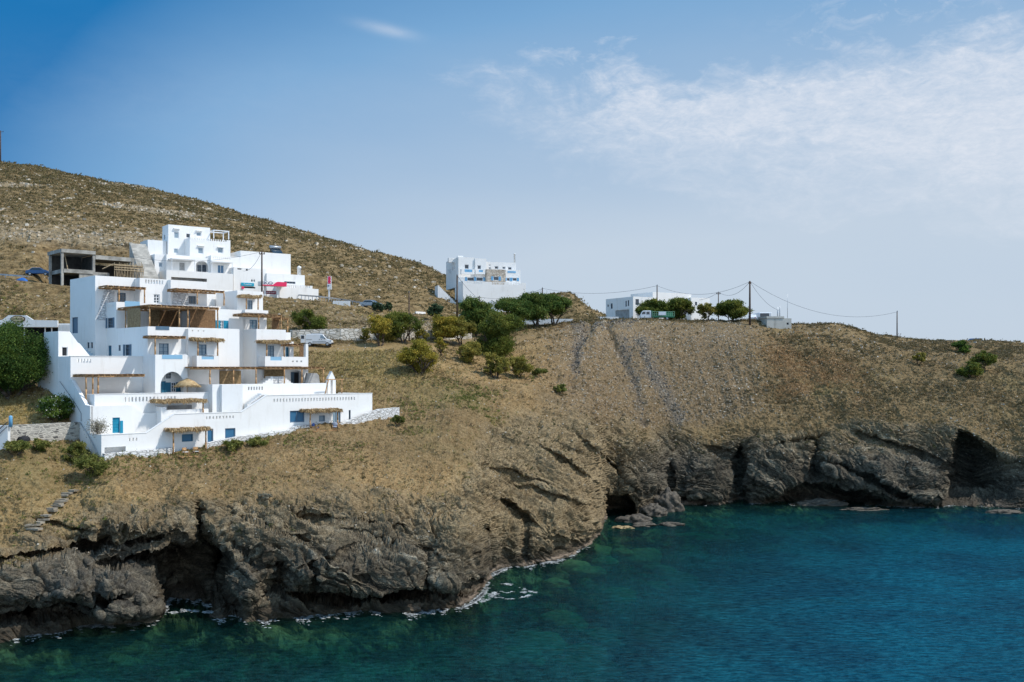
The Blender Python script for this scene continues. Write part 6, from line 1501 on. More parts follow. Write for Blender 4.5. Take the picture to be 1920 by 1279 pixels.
# camper on the far side of the crest, windscreen toward the sea
D = 214; q = pt(1434, 594, D); cv = empty('camper_van', (q.x, D, q.z-2.2), 'white camper van with a broad dark windscreen behind the cistern', 'van')
m = MB(); m.box(-1.25, 1.6, 0, 5.5, .4, 3.15); bevel(local('body', m, 'carwhite', cv), .2, 3)
m = MB(); m.box(-1.0, .95, -.03, -.005, 2.1, 2.95); bevel(local('windscreen', m, 'glass', cv), .02)
for x in (-1.0, 1.3):
    for y in (1.0, 4.4):
        m = MB(); m.lathe((0, 0, 0), [(.33, 0), (.36, .05), (.36, .2), (.33, .25)], 14); m.V = [(x+v[2]-.12, y+v[0], .36+v[1]) for v in m.V]; local('wheel', m, 'tyre', cv)
car((pt(1410, 600, 214).x, 214, pt(1410, 594, 214).z-1.0), 1.4, 'carwhite', 'white car showing behind the cistern right of the thickest pole', group='vehicles behind the ridge')
# truck with green lattice bed, cab to the left
D = 203.5; q = pt(1232, 605, D); tk = empty('truck', (q.x, D, ground(1232, D)+.05), 'small truck with white cab and green lattice bed parked under the round trees', 'truck')
M_['green'] = mat('green_painted_steel', (0.03, 0.20, 0.10), .5, .1); M_['palegreen'] = mat('pale_green_paint', (0.28, 0.48, 0.30), .5, .1)
zo = max(0, CH+(HZ-606)*D/F-tk.location.z)
m = MB(); m.prism([(-3.5, .45+zo), (-3.55, 1.1+zo), (-3.2, 1.75+zo), (-2.85, 1.95+zo), (-1.45, 1.95+zo), (-1.3, 1.8+zo), (-1.3, .45+zo)], -.95, .95); bevel(local('cab', m, 'carwhite', tk), .08, 3)
m = MB(); m.prism([(-3.28, 1.2+zo), (-2.5, 1.2+zo), (-2.5, 1.72+zo), (-3.05, 1.72+zo)], -.965, -.955); m.prism([(-2.3, 1.15+zo), (-1.65, 1.15+zo), (-1.65, 1.72+zo), (-2.3, 1.72+zo)], -.965, -.955); local('side_window', m, 'glass', tk)
m = MB(); m.prism([(-3.58, 1.12+zo), (-3.5, 1.14+zo), (-3.12, 1.80+zo), (-3.2, 1.8+zo)], -.8, .8); local('windscreen', m, 'glass', tk)
m = MB(); m.box(-1.15, 3.4, -1.0, 1.0, .55+zo, .75+zo); m.box(-1.2, -1.1, -1.0, 1.0, .75+zo, 2.0+zo); m.box(-1.1, 3.4, .9, .95, .75+zo, 1.7+zo); local('bed', m, 'green', tk)
m = MB()
for z in (.85, 1.25, 1.72): m.box(-1.1, 3.45, -1.03, -.97, z-.04+zo, z+.04+zo)
for i in range(12): x = -1.05+i*.405; m.box(x-.03, x+.03, -1.06, -1.03, .8+zo, 1.74+zo)
local('lattice', m, 'palegreen', tk)
m = MB(); m.box(.15, 1.65, -1.10, -1.065, 1.0+zo, 1.72+zo); local('board', m, 'frame', tk)
for x in (-2.6, 1.9):
    for y in (-.8, .8): wheel(tk, x, y, .38+zo*.2, .25)
print('far buildings', round(time.time()-T0, 1))
# ---------------------------------------------------------------- plants
def leafmat(name, trans=0.35):
    m, n, l, b = newmat(name); out = n['Material Output']
    a = N(n, 'ShaderNodeAttribute'); a.attribute_name = 'tint'
    b.inputs['Roughness'].default_value = 0.7; b.inputs['Specular IOR Level'].default_value = 0.2
    l.new(a.outputs['Color'], b.inputs['Base Color'])
    t = N(n, 'ShaderNodeBsdfTranslucent'); l.new(a.outputs['Color'], t.inputs['Color'])
    mx = N(n, 'ShaderNodeMixShader'); mx.inputs[0].default_value = trans
    l.new(b.outputs[0], mx.inputs[1]); l.new(t.outputs[0], mx.inputs[2]); l.new(mx.outputs[0], out.inputs['Surface'])
    return m
M_['leaf'] = leafmat('foliage'); M_['bark'] = mat('bark', (0.10, 0.075, 0.055), .9, .3, 4)
RN = np.random.default_rng(5)
def quads(c, size, rng, up=0.35, asp=0.55):
    """random leaf cards: centres c (n,3)"""
    n = len(c); d = rng.normal(size=(n, 3)); d[:, 2] += up*np.abs(d[:, 2]); d /= np.linalg.norm(d, axis=1)[:, None]
    t = rng.normal(size=(n, 3)); a = np.cross(d, t); a /= np.linalg.norm(a, axis=1)[:, None]; b = np.cross(d, a)
    s = (size*(0.55+0.9*rng.random(n)))[:, None]
    V = np.stack([c-a*s, c-b*s*asp, c+a*s, c+b*s*asp], 1).reshape(-1, 3); Q = np.arange(4*n).reshape(n, 4); return V, Q
PAL = {'olive': [(0.26, 0.225, 0.045), (0.18, 0.165, 0.035), (0.34, 0.28, 0.06)], 'dark': [(0.06, 0.11, 0.022), (0.10, 0.15, 0.03), (0.15, 0.18, 0.035)],
       'mid': [(0.13, 0.155, 0.025), (0.20, 0.20, 0.035), (0.085, 0.115, 0.022)], 'yellow': [(0.33, 0.27, 0.04), (0.23, 0.205, 0.032), (0.42, 0.32, 0.05)],
       'deep': [(0.035, 0.075, 0.014), (0.075, 0.125, 0.022), (0.13, 0.19, 0.032)], 'weed': [(0.18, 0.19, 0.045), (0.26, 0.25, 0.065), (0.12, 0.14, 0.03)], 'grey': [(0.26, 0.235, 0.17), (0.34, 0.31, 0.23), (0.17, 0.155, 0.11)], 'bluegreen': [(0.06, 0.10, 0.045), (0.09, 0.13, 0.06), (0.045, 0.08, 0.04)]}
def tree(name, label, cat, px, py, top, pl, pr, pal, D=None, group=None, dens=1.0, trunks=3, seed=0, low=0.25, bare=False, depth=0.9, flowers=0, leaf=None):
    c_, w_ = (pl+pr)/2, (pr-pl)/2*(1.17 if cat == 'tree' else 1.1); pl, pr = c_-w_, c_+w_; top -= 2; low = low*.5 if cat == 'tree' else 0.0; dens *= 1.5
    """base at column px, row py; crown spans rows top.., columns pl..pr"""
    rng = np.random.default_rng(seed+100); base = on(px, py) if D is None else Vector(((px-960)/F*D, D, ground(px, D)))
    D = base.y; k = D/F; zt = CH+(HZ-top)*k; h = max(zt-base.z, .5); cx = ((pl+pr)/2-960)*k; w = (pr-pl)*k/2
    root = empty(name, base, label, cat, group)
    cz0 = base.z+h*low; rz = (zt-cz0)/2; cz = cz0+rz
    ls = leaf or max(.075, min(.17, k*1.5))
    # limbs
    nl = max(6, int(11*trunks)); mb = MB(); tips = []
    for t in range(trunks):
        a = 2*math.pi*(t+rng.random()*.6)/trunks; lean = w*.22 if trunks > 1 else .1
        p0 = Vector((base.x+.15*math.cos(a), base.y+.15*math.sin(a), base.z-.3)); p1 = Vector((base.x+lean*math.cos(a), base.y+lean*math.sin(a), base.z+h*(low*.9+.08)))
        r = max(.05, h*.028); pm = (p0+p1)/2+Vector((rng.normal()*.1, rng.normal()*.1, 0)); mb.tube(p0, pm, r*1.2, r); mb.tube(pm, p1, r, r*.75)
        for j in range(4):
            b_ = a+rng.normal()*.9; q = p1+Vector((math.cos(b_)*w*.35, math.sin(b_)*w*.3, h*.2*(.6+rng.random()))); mb.tube(p1, q, r*.6, r*.35, 5)
            for i in range(3):
                c_ = b_+rng.normal()*1.0; e = q+Vector((math.cos(c_)*w*.35, math.sin(c_)*w*.3, h*.16*(.3+rng.random()))); mb.tube(q, e, r*.33, r*.12, 4); tips.append(e)
    mb.build('trunk', M_['bark'], root, True)
    # clumps of leaves through the crown
    ncl = int((26+22*min(w, 5)**1.25)*dens)
    nb = 11+int(4*rng.random())                       # boughs: each carries its own group of clumps
    bu = rng.normal(size=(nb, 3)); bu[:, 2] = bu[:, 2]*.9+.15; bu /= np.linalg.norm(bu, axis=1)[:, None]; br = .55+.32*rng.random(nb)
    bc = bu*br[:, None]; bc[0] = (0, 0, .45); bc[1] = (.05, 0, -.1); bs = .30+.14*rng.random(nb)
    bi = rng.integers(0, nb, ncl); u = rng.normal(size=(ncl, 3)); u /= np.linalg.norm(u, axis=1)[:, None]; u = bc[bi]+u*(bs[bi]*rng.random(ncl)**.4)[:, None]
    L_ = np.linalg.norm(u, axis=1); u /= np.maximum(L_, .97)[:, None]/.97
    cc = np.stack([cx+u[:, 0]*w*.98, base.y+u[:, 1]*w*depth, cz+u[:, 2]*rz*.98], 1)
    cs = w*.15*(.5+.9*rng.random(ncl)); pc = np.array(PAL[pal]); ci = rng.integers(0, 3, ncl)
    per = int(np.clip(42*(w*.16/ls)**1.6*.35, 22, 130)); C_ = np.repeat(cc, per, 0); g = rng.normal(size=(len(C_), 3))*np.repeat(cs, per)[:, None]*np.array([.62, .62, .42])
    pos = C_+g; col = pc[np.repeat(ci, per)]*(0.75+0.5*rng.random((len(C_), 1)))
    if flowers:
        f_ = rng.random(len(C_)) < flowers; col[f_] = (.75, .72, .66)
    V, Q = quads(pos, np.full(len(pos), ls), rng)
    o = npmesh('crown', V, Q, False, M_['leaf'], root); cattr(o, 'tint', np.repeat(col, 4, 0)); return root
G1 = 'trees along the track behind the hotel'; G2 = 'round trees on the crest'; G3 = 'bushes on the slope'
T_ = [
 ('tree', 'olive green tree directly behind the white van', 'tree', 583, 632, 578, 552, 612, 'mid', 157, G1, .8, 3, 1, .28),
 ('tree', 'thin yellow-green tree at the left of the row along the track', 'tree', 712, 640, 588, 685, 732, 'yellow', 153.6, G1, .75, 3, 2, .3),
 ('tree', 'tree with dark top beside the thin pole on the track', 'tree', 757, 638, 580, 727, 784, 'mid', 158, G1, 1.1, 2, 3, .25),
 ('tree', 'broad yellow-green tree in the middle of the row along the track', 'tree', 826, 640, 590, 796, 856, 'yellow', 163.5, G1, 1.0, 3, 4, .25),
 ('tree', 'olive tree between the broad yellow-green tree and the dark pair', 'tree', 862, 641, 590, 840, 886, 'olive', 165, G1, 1.0, 2, 5, .2),
 ('tree', 'small blue-green tree behind the row and below the road', 'tree', 818, 600, 571, 804, 832, 'bluegreen', 188, G1, 1.1, 1, 6, .1),
 ('tree', 'dark green tree standing left of the dark pair', 'tree', 893, 640, 558, 858, 930, 'dark', 176, G1, 1.3, 2, 7, .2),
 ('tree', 'largest dark tree with a yellowish crown at the foot of the scree', 'tree', 935, 664, 586, 884, 978, 'mid', 163, G1, 1.5, 2, 8, .1),
 ('tree', 'leftmost of the tall dark trees with bare forked trunks', 'tree', 975, 620, 560, 934, 1004, 'dark', 186, G2, 1.25, 3, 9, .38),
 ('tree', 'tallest of the dark trees with bare forked trunks', 'tree', 1006, 615, 551, 970, 1040, 'dark', 188, G2, 1.3, 3, 10, .38),
 ('tree', 'rightmost of the tall dark trees with bare forked trunks', 'tree', 1040, 612, 554, 1008, 1074, 'dark', 190, G2, 1.3, 3, 11, .36),
 ('tree', 'round tree right behind the truck cab', 'tree', 1222, 604, 564, 1199, 1247, 'mid', 206, G2, 1.3, 2, 12, .2),
 ('tree', 'round tree behind the truck bed', 'tree', 1268, 606, 563, 1238, 1296, 'mid', 207, G2, 1.3, 3, 13, .2),
 ('tree', 'loose airy tree in front of the low white house wing', 'tree', 1327, 603, 570, 1309, 1342, 'olive', 204, G2, .7, 3, 14, .3),
 ('tree', 'dense round tree left of the thickest pole', 'tree', 1371, 604, 566, 1343, 1402, 'mid', 205, G2, 1.3, 3, 15, .22),
 ('bush', 'largest yellow-green bush in the middle of the slope', 'bush', 787, 702, 641, 752, 821, 'yellow', None, G3, 1.3, 3, 16, .05),
 ('bush', 'small yellow bush above and right of the largest bush', 'bush', 826, 666, 631, 813, 839, 'yellow', None, G3, .9, 2, 17, .15),
 ('bush', 'airy olive bush below the dark pair of trees', 'bush', 879, 680, 638, 856, 904, 'olive', None, G3, .8, 3, 18, .15),
 ('bush', 'left bush of the pair at the edge of the scree', 'bush', 930, 709, 658, 904, 954, 'olive', None, G3, .9, 3, 19, .12),
 ('bush', 'right bush of the pair at the edge of the scree', 'bush', 973, 709, 666, 950, 996, 'olive', None, G3, .9, 3, 20, .12),
 ('bush', 'low green bush right of the pair at the edge of the scree', 'bush', 1012, 706, 692, 999, 1025, 'weed', None, G3, .9, 1, 21, .0),
 ('bush', 'small round bush in front of the pale stone wall', 'bush', 683, 641, 616, 673, 693, 'olive', None, G3, 1.1, 2, 22, .1),
 ('bush', 'loose bush under the thin yellow-green tree', 'bush', 724, 641, 618, 710, 742, 'olive', None, G3, .9, 2, 23, .1),
 ('bush', 'dry bush beneath the broad yellow-green tree', 'bush', 790, 643, 618, 777, 806, 'olive', None, G3, .7, 2, 24, .1),
 ('bush', 'left dark bush beside the upper road', 'bush', 710, 584, 567, 699, 720, 'bluegreen', None, G3, 1.2, 1, 25, .0),
 ('bush', 'right dark bush beside the upper road', 'bush', 728, 584, 568, 718, 735, 'bluegreen', None, G3, 1.2, 1, 26, .0),
 ('bush', 'sparse small bush standing apart on the right slope', 'bush', 1723, 684, 660, 1712, 1735, 'olive', None, G3, .8, 2, 27, .1),
 ('bush', 'dark rounded bush just under the right ridge', 'bush', 1805, 663, 641, 1789, 1820, 'deep', None, G3, 1.3, 2, 28, .0),
 ('bush', 'upper right bush of the pair on the right slope', 'bush', 1843, 694, 657, 1826, 1863, 'mid', None, G3, 1.1, 2, 29, .08),
 ('bush', 'lower left bush of the pair on the right slope', 'bush', 1817, 708, 678, 1799, 1840, 'mid', None, G3, 1.1, 2, 30, .08),
 ('tree', 'large dark green tree filling the left edge beside the hotel', 'tree', 22, 770, 598, -62, 88, 'deep', 111, None, 2.6, 3, 31, .02),
 ('tree', 'dark green tree at the left edge behind the blue post', 'tree', -120, 780, 610, -200, -40, 'deep', 112, None, 1.6, 3, 32, .05),
 ('bush', 'oleander bush with white flowers against the hotel wall', 'bush', 104, 800, 738, 72, 136, 'deep', 104.6, None, 1.4, 3, 33, .0),
 ('bush', 'bright green bush at the lower left corner of the hotel', 'bush', 172, 893, 852, 144, 202, 'weed', None, G3, 1.0, 3, 34, .0),
 ('bush', 'green bush below the grey stone wall near the hotel corner', 'bush', 140, 868, 830, 118, 166, 'weed', None, G3, .9, 3, 35, .0),
 ('bush', 'low green bush at the far left below the stone wall', 'bush', 28, 855, 826, 6, 52, 'weed', None, G3, .9, 2, 36, .0),
 ('bush', 'small green bush below the drain mouth', 'bush', 74, 850, 824, 58, 92, 'weed', None, G3, .8, 2, 37, .0),
 ('bush', 'small green bush at the right end of the white stone parapet', 'bush', 746, 797, 778, 735, 757, 'weed', None, G3, 1.1, 2, 38, .0),
 ('bush', 'green tuft bush below the lower terrace wall windows', 'bush', 438, 848, 826, 418, 458, 'weed', None, G3, .8, 2, 39, .0),
 ('bush', 'green tuft bush right of the other below the terrace wall', 'bush', 482, 838, 820, 464, 502, 'weed', None, G3, .8, 2, 40, .0),
 ('bush', 'low bright green bush on the slope right of the hotel', 'bush', 1050, 738, 722, 1038, 1064, 'weed', None, G3, .8, 1, 41, .0),
 ('bush', 'small green tuft by itself under the hotel slope', 'bush', 498, 938, 926, 487, 510, 'grey', None, G3, .8, 1, 42, .0),
]
for a in T_:
    (nm, lb, ct, px, py, top, pl, pr, pal, D, grp, dn, tr, sd, low) = a
    tree(nm, lb, ct, px, py, top, pl, pr, pal, D, grp, dn, tr, sd, low, flowers=.05 if 'white flowers' in lb else 0)
# grey dry shrub on the second terrace of the hotel
u = H.u(183, 1.5); x, y, z = H.w(u, 1.5, H.z(822, u, 1.5))
def shrub(loc, label, h, w, n, pal, cat='shrub'):
    root = empty('shrub', loc, label, cat); rng = np.random.default_rng(77); mb = MB()
    for i in range(26):
        a = rng.random()*6.28; r = w*rng.random()**.5; e = Vector(loc)+Vector((r*math.cos(a), r*math.sin(a), h*(.55+.45*rng.random()))); mb.tube(Vector(loc), e, .02, .008, 4)
    mb.build('stems', M_['bark'], root); c = np.array(loc)+np.array([[0, 0, h*.62]])+rng.normal(size=(n, 3))*np.array([w*.5, w*.5, h*.2])
    V, Q = quads(c, np.full(n, .06), rng); o = npmesh('foliage', V, Q, False, M_['leaf'], root); pc = np.array(PAL[pal]); cattr(o, 'tint', np.repeat(pc[rng.integers(0, 3, n)]*(.8+.4*rng.random((n, 1))), 4, 0))
shrub((x, y, z), 'grey dry shrub beside the teal door on the second terrace', 1.9, .9, 1500, 'grey')

# ---------------------------------------------------------------- scrub and stones scattered over the slopes
def choose(w, n, rng):
    w = w.ravel(); c = np.cumsum(w); return np.searchsorted(c, rng.random(n)*c[-1])
DX = np.gradient(TX, axis=1); DR = np.sqrt(np.gradient(TY, axis=0)**2+np.gradient(TZ, axis=0)**2+np.gradient(TX, axis=0)**2)
AREA = np.abs(DX)*DR
vis = (PX > -60)*(PX < 1985)*(KK > 4.3)*(KK < 12.0)
road = 1-np.clip(sstep(7.62, 7.7, KK)*(1-sstep(7.95, 8.0, KK))*(PX < 1000)+sstep(8.95, 9.0, KK)*(1-sstep(9.98, 10.05, KK)), 0, 1)*.97
clump = sstep(-.15, .45, fbm(TX*.16, TY*.16, TZ*.2, 4, 801)+.3*fbm(TX*.5, TY*.5, TZ*.5, 2, 803))
def scatter(name, n, weight, size, cols, cpt, seed, flat=.5, spread=1.0, leafs=1.0):
    rng = np.random.default_rng(seed); i = choose(weight*AREA*vis*road*(1-foot), n, rng)
    P = np.stack([TX.ravel()[i], TY.ravel()[i], TZ.ravel()[i]], 1)
    near = P[:, 1]/F; s = size*(.5+1.0*rng.random(n)**1.5)*np.clip(P[:, 1]/150, .75, 2.4)
    C_ = np.repeat(P, cpt, 0); S_ = np.repeat(s, cpt); g = rng.normal(size=(len(C_), 3)); g[:, 2] = np.abs(g[:, 2])
    C_ = C_+g*S_[:, None]*np.array([.5*spread, .5*spread, flat]); V, Q = quads(C_, S_*.42*leafs, rng, 1.0)
    pc = np.array(cols); ci = np.repeat(rng.integers(0, len(cols), n), cpt); col = pc[ci]*(.7+.6*rng.random((len(C_), 1)))
    o = npmesh(name, V, Q, False, M_['leaf']); cattr(o, 'tint', np.repeat(col, 4, 0)); tag(o, kind='stuff'); return o
soilw = (1-rock)*(1-.75*outc)
hillw = hill*(KK > 8.0); nearw = 1-sstep(8.6, 9.0, KK)
scatter('hill_scrub', 24000, soilw*hillw*(.45+.6*clump), .30, [(0.165, 0.132, 0.056), (0.22, 0.165, 0.08), (0.13, 0.105, 0.044), (0.27, 0.20, 0.10)], 9, 51, .24)
scatter('slope_scrub', 17000, soilw*nearw*(1-.75*scree)*(.08+clump)*(1-.6*dry), .20, [(0.19, 0.145, 0.06), (0.25, 0.18, 0.08), (0.14, 0.108, 0.045), (0.30, 0.22, 0.115)], 9, 52, .30)
scatter('right_slope_scrub', 9000, soilw*nearw*sstep(1380, 1480, PX)*(.3+clump), .24, [(0.17, 0.14, 0.072), (0.22, 0.17, 0.085), (0.125, 0.105, 0.055), (0.27, 0.22, 0.14)], 9, 53, .24)
scatter('green_weeds', 2600, soilw*nearw*(green*.5+.6*np.exp(-((KK-6.0)/0.35)**2)*(clump > .3))*(PX < 1000)*(.1+clump), .22, [(0.16, 0.18, 0.045), (0.22, 0.22, 0.06), (0.12, 0.14, 0.035)], 10, 54, .6)
scatter('dry_grass', 9000, soilw*nearw*(dry+.06*(PX < 960)), .20, [(0.36, 0.28, 0.10), (0.28, 0.215, 0.09), (0.42, 0.34, 0.16)], 9, 55, .8)
scatter('rust_grass', 3000, soilw*rust, .22, [(0.42, 0.27, 0.13), (0.52, 0.35, 0.19), (0.34, 0.21, 0.10)], 9, 56, .6)
scatter('cushion_shrubs', 4200, soilw*nearw*(1-.85*scree)*(.15+clump), .34, [(0.13, 0.10, 0.048), (0.16, 0.125, 0.06), (0.10, 0.09, 0.042), (0.19, 0.135, 0.075)], 20, 58, .38, .9, .55)
scatter('hill_cushion_shrubs', 3500, soilw*hillw*(.25+clump), .42, [(0.16, 0.13, 0.056), (0.20, 0.155, 0.07), (0.125, 0.108, 0.045)], 14, 59, .34, 1.0, .6)
scatter('cliff_plants', 900, rock*(KK > 4.75)*(KK < 5.6), .22, [(0.11, 0.10, 0.04), (0.08, 0.085, 0.03)], 10, 57, .5)
def stones(name, n, weight, size, cols, seed, flat=.6):
    rng = np.random.default_rng(seed); i = choose(weight*AREA*vis*(1-foot), n, rng)
    P = np.stack([TX.ravel()[i], TY.ravel()[i], TZ.ravel()[i]], 1); s = size*(.35+rng.random(n)**3*1.9)*np.clip(P[:, 1]/140, .8, 2)
    base = np.array([(-1, -1, -1), (1, -1, -1), (1, 1, -1), (-1, 1, -1), (-.7, -.7, 1), (.7, -.7, 1), (.7, .7, 1), (-.7, .7, 1)], float)*.5
    q = base[None]*(1+.5*rng.normal(size=(n, 8, 3))*.5); q *= s[:, None, None]*np.array([1, .8, flat])
    a = rng.random(n)*6.28; ca, sa = np.cos(a)[:, None], np.sin(a)[:, None]; X_ = q[:, :, 0]*ca-q[:, :, 1]*sa; Y_ = q[:, :, 0]*sa+q[:, :, 1]*ca
    V = np.stack([X_, Y_, q[:, :, 2]], -1)+P[:, None]; f = np.array([(3, 2, 1, 0), (4, 5, 6, 7), (0, 1, 5, 4), (1, 2, 6, 5), (2, 3, 7, 6), (3, 0, 4, 7)])
    Q = (f[None]+8*np.arange(n)[:, None, None]).reshape(-1, 4); o = npmesh(name, V.reshape(-1, 3), Q, False, M_['stone'])
    pc = np.array(cols); cattr(o, 'tint', np.repeat(pc[rng.integers(0, len(cols), n)]*(.8+.4*rng.random((n, 1))), 8, 0)); tag(o, kind='stuff')
m, n_, l_, b_ = newmat('loose_stone'); at_ = N(n_, 'ShaderNodeAttribute'); at_.attribute_name = 'tint'; l_.new(at_.outputs['Color'], b_.inputs['Base Color']); b_.inputs['Roughness'].default_value = .9; M_['stone'] = m
stones('scree_stones', 17000, (1-rock)*(scree+.3*slate)*(KK > 5), .12, [(0.33, 0.26, 0.18), (0.25, 0.19, 0.125), (0.18, 0.14, 0.095), (0.40, 0.34, 0.26)], 61)
stones('slate_spill', 3600, slate*(KK > 5), .13, [(0.075, 0.07, 0.065), (0.115, 0.108, 0.098), (0.05, 0.047, 0.043), (0.17, 0.16, 0.14)], 62)
stones('slope_stones', 15000, (1-rock)*(1-.6*scree)*nearw*(.2+sstep(-.1, .4, fbm(TX*.12, TY*.12, TZ*.1, 4, 811))), .11, [(0.40, 0.33, 0.24), (0.30, 0.24, 0.16), (0.50, 0.45, 0.38), (0.22, 0.17, 0.11)], 63)
stones('hill_stones', 7000, hillw*(.08+outc), .26, [(0.40, 0.33, 0.24), (0.30, 0.25, 0.18), (0.48, 0.42, 0.33)], 64)
stones('cliff_rubble', 2500, rock*(KK > 4.6)*(KK < 5.8), .11, [(0.30, 0.26, 0.20), (0.42, 0.37, 0.29), (0.16, 0.135, 0.105)], 65)

# ---------------------------------------------------------------- rocks at the shore
def rockmat(name, hi, lo, wet=.9):
    m, n, l, b = newmat(name); b.inputs['Roughness'].default_value = .75
    tc = N(n, 'ShaderNodeTexCoord'); k = N(n, 'ShaderNodeTexNoise'); k.inputs['Scale'].default_value = 2.4; k.inputs['Detail'].default_value = 9; k.inputs['Roughness'].default_value = .75; l.new(tc.outputs['Object'], k.inputs['Vector'])
    r = N(n, 'ShaderNodeValToRGB'); r.color_ramp.elements[0].position = .35; r.color_ramp.elements[1].position = .66; r.color_ramp.elements[0].color = (*lo, 1); r.color_ramp.elements[1].color = (*hi, 1)
    l.new(k.outputs[0], r.inputs[0]); l.new(r.outputs[0], b.inputs['Base Color']); bp = N(n, 'ShaderNodeBump'); bp.inputs['Strength'].default_value = .8; bp.inputs['Distance'].default_value = .15; l.new(k.outputs[0], bp.inputs['Height']); l.new(bp.outputs[0], b.inputs['Normal']); return m
M_['rock'] = rockmat('dark_shore_rock', (0.14, 0.112, 0.078), (0.022, 0.018, 0.014)); M_['reef'] = rockmat('weedy_reef_rock', (0.50, 0.35, 0.17), (0.16, 0.12, 0.055))
def seapt(px, py): D = CH*F/(py-HZ); return Vector(((px-960)/F*D, D, 0))
def boulder(px, py, wpx, hgt, dep, label, mt='rock', zc=0.0, seed=1, name='boulder', amp=.34):
    p = seapt(px, py); w = wpx/F*p.y/2; blob(name, (p.x, p.y, zc), w, M_[mt], label, 'rock', sc=(1, dep, hgt/w), seed=seed, amp=amp, n=(60, 36), fq=2.1)
boulder(1252, 957, 54, 2.1, .9, 'largest dark boulder at the water edge in the corner of the cove', zc=.7, seed=3)
boulder(1226, 967, 48, 1.3, .8, 'smaller dark boulder in front of the largest one', zc=.3, seed=4)
boulder(1190, 978, 56, .9, .7, 'low dark rock left of the smaller dark boulder', zc=.0, seed=5)
boulder(1205, 986, 44, .45, .6, 'flat rock breaking the surface in the corner of the cove', zc=.0, seed=6)
boulder(1258, 985, 48, .5, .45, 'flat dark rock in the water nearest the brown reefs', zc=.0, seed=7)
boulder(1168, 990, 34, .3, .6, 'small flat rock awash beside the cove corner', 'reef', 0, 8)
boulder(1300, 998, 74, .34, .45, 'left brown reef lying just under the surface', 'reef', -.42, 9, 'submerged_rock', .12)
boulder(1345, 1004, 88, .34, .42, 'right brown reef lying just under the surface', 'reef', -.42, 10, 'submerged_rock', .12)
boulder(1166, 1023, 42, .6, .5, 'round submerged rock off the middle headland', 'reef', -.9, 11, 'submerged_rock', .15)
boulder(1135, 1040, 50, .6, .5, 'submerged rock close to the tip of the middle headland', 'reef', -.9, 12, 'submerged_rock', .15)
boulder(1105, 1056, 64, .6, .45, 'wide submerged rock in the green shallows', 'reef', -.95, 13, 'submerged_rock', .15)
boulder(1040, 1078, 50, .6, .45, 'submerged rock near the pale waterline', 'reef', -.95, 14, 'submerged_rock', .15)
boulder(1290, 1152, 60, .6, .4, 'lone submerged rock out in the middle of the bay', 'reef', -.7, 15, 'submerged_rock', .15)
boulder(1540, 947, 90, .8, .35, 'long low rock at the foot of the far cliff', zc=.0, seed=16)
boulder(1620, 956, 70, .35, .35, 'flat rock awash off the far cliff', zc=.0, seed=17)
boulder(1885, 962, 60, .45, .35, 'low rock awash at the right edge of the bay', zc=.0, seed=18)
for (px, py, w) in ((1000, 1065, 40), (1085, 1078, 40), (1190, 1085, 90), (1300, 1095, 110), (1180, 1185, 120), (1090, 1150, 70), (960, 1190, 110), (1500, 965, 90), (1700, 970, 90), (1100, 1110, 60), (700, 1190, 120), (500, 1200, 110), (250, 1210, 120)):
    pass
rr = np.random.default_rng(31); Vs, Qs, nv = [], [], 0
for q in range(60):
    px = rr.normal(1190, 190); py = rr.uniform(1000, 1215)
    if px < 960 or px > 1640: continue
    p = seapt(px, py); dj = int(np.argmin(np.abs(COLS-px))); o_ = np.argsort(TY[:150, dj]); zb = float(np.interp(p.y, TY[:150, dj][o_], TZ[:150, dj][o_]))
    if zb > -.8: continue
    w = rr.uniform(.9, 3.0); h_ = min(w*.6, -zb*.75); o = blob('tmp', (p.x, p.y, zb), w, M_['reef'], None, None, sc=(1, .6, h_/w), seed=int(q+60), amp=.25, n=(24, 14), fq=1.6)
    me = o.data; V = np.empty(len(me.vertices)*3, np.float32); me.vertices.foreach_get('co', V); Q = np.empty(len(me.loops), np.int32); me.loops.foreach_get('vertex_index', Q)
    Vs.append(V.reshape(-1, 3)); Qs.append(Q.reshape(-1, 4)+nv); nv += len(me.vertices); bpy.data.objects.remove(o)
tag(npmesh('seabed_rocks', np.concatenate(Vs), np.concatenate(Qs), True, M_['reef']), kind='stuff')
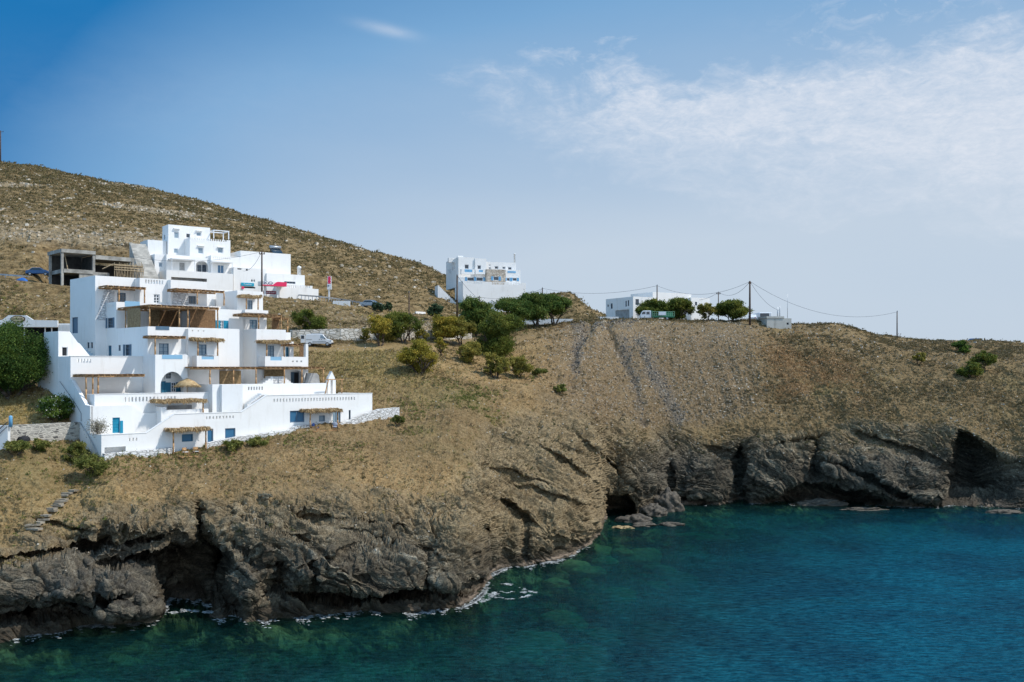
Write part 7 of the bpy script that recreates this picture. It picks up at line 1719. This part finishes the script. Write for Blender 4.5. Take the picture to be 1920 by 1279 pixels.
# foam where the swell breaks
def foam():
    rng = np.random.default_rng(9); V = []; n = 0; pts = []
    wl_y = []; 
    for jx in range(nc):
        r = np.where(TZ[:, jx] > 0.02)[0]; r = r[r > 50]; wl_y.append(TY[r[0], jx] if len(r) else DW[jx])
    wl_y = np.array(wl_y); wl_x = A*wl_y
    def dens(c): return .10+1.0*math.exp(-((c-365)/70)**2)+.5*math.exp(-((c-230)/60)**2)+.9*math.exp(-((c-830)/60)**2)+1.2*math.exp(-((c-915)/25)**2)+.55*math.exp(-((c-600)/110)**2)+.6*math.exp(-((c-1040)/50)**2)+.4*math.exp(-((c-1720)/80)**2)
    pk_ = vn(COLS/9.0, 0*COLS, 0*COLS, 5)+.5*vn(COLS/3.0, 0*COLS, 0*COLS, 6)
    for jx in range(nc):
        if not (-30 < COLS[jx] < 1940): continue
        kx = wl_y[jx]/F*1.45; n_ = rng.poisson(24*dens(COLS[jx])*max(0, .35+pk_[jx])*(100/wl_y[jx]))
        for _ in range(n_):
            o_ = rng.exponential(.45); pts.append(Vector((wl_x[jx]+rng.normal()*.12-o_*A[jx], wl_y[jx]-o_+.1, 0)))
    lines = [([(925, 1118), (955, 1124), (985, 1120), (1005, 1112), (978, 1104), (950, 1095), (925, 1098)], 260, 1.6), ([(925, 1107), (950, 1112), (970, 1108), (985, 1112)], 110, 1.6), ([(800, 1150), (820, 1144), (838, 1141)], 200, 2.5), ([(905, 1128), (930, 1112)], 260, 3.5), ([(320, 1150), (350, 1145), (400, 1149)], 260, 2.5)]
    for L, n_, sp in lines:
        L = np.array(L, float); seg = np.hypot(*np.diff(L, axis=0).T); c = np.concatenate([[0], np.cumsum(seg)]); t = rng.random(n_)*c[-1]
        t = t[(vn(t*.12+L[0, 0], 0*t, 0*t, 5) > -.2)]
        x = np.interp(t, c, L[:, 0])+rng.normal(size=len(t))*sp; y = np.interp(t, c, L[:, 1])+rng.normal(size=len(t))*sp*.5
        for a, b in zip(x, y): pts.append(seapt(a, b))
    Vv = []; Q = []
    for p in pts:
        k = len(Vv); s = .02+.065*rng.random()**2; a0 = rng.random()*6.28; st_ = 1+1.6*rng.random(); nn = 6
        for i in range(nn):
            a = a0+i*6.283/nn; r = s*(.6+.7*rng.random()); Vv.append((p.x+math.cos(a)*r*st_*1.5, p.y+math.sin(a)*r, .035))
        Q.append(tuple(range(k, k+nn)))
    o = npmesh('foam', np.array(Vv), np.array(Q), False, mat('sea_foam', (0.68, 0.71, 0.71), .6, .1)); tag(o, kind='stuff')
foam()
print('done', round(time.time()-T0, 1))
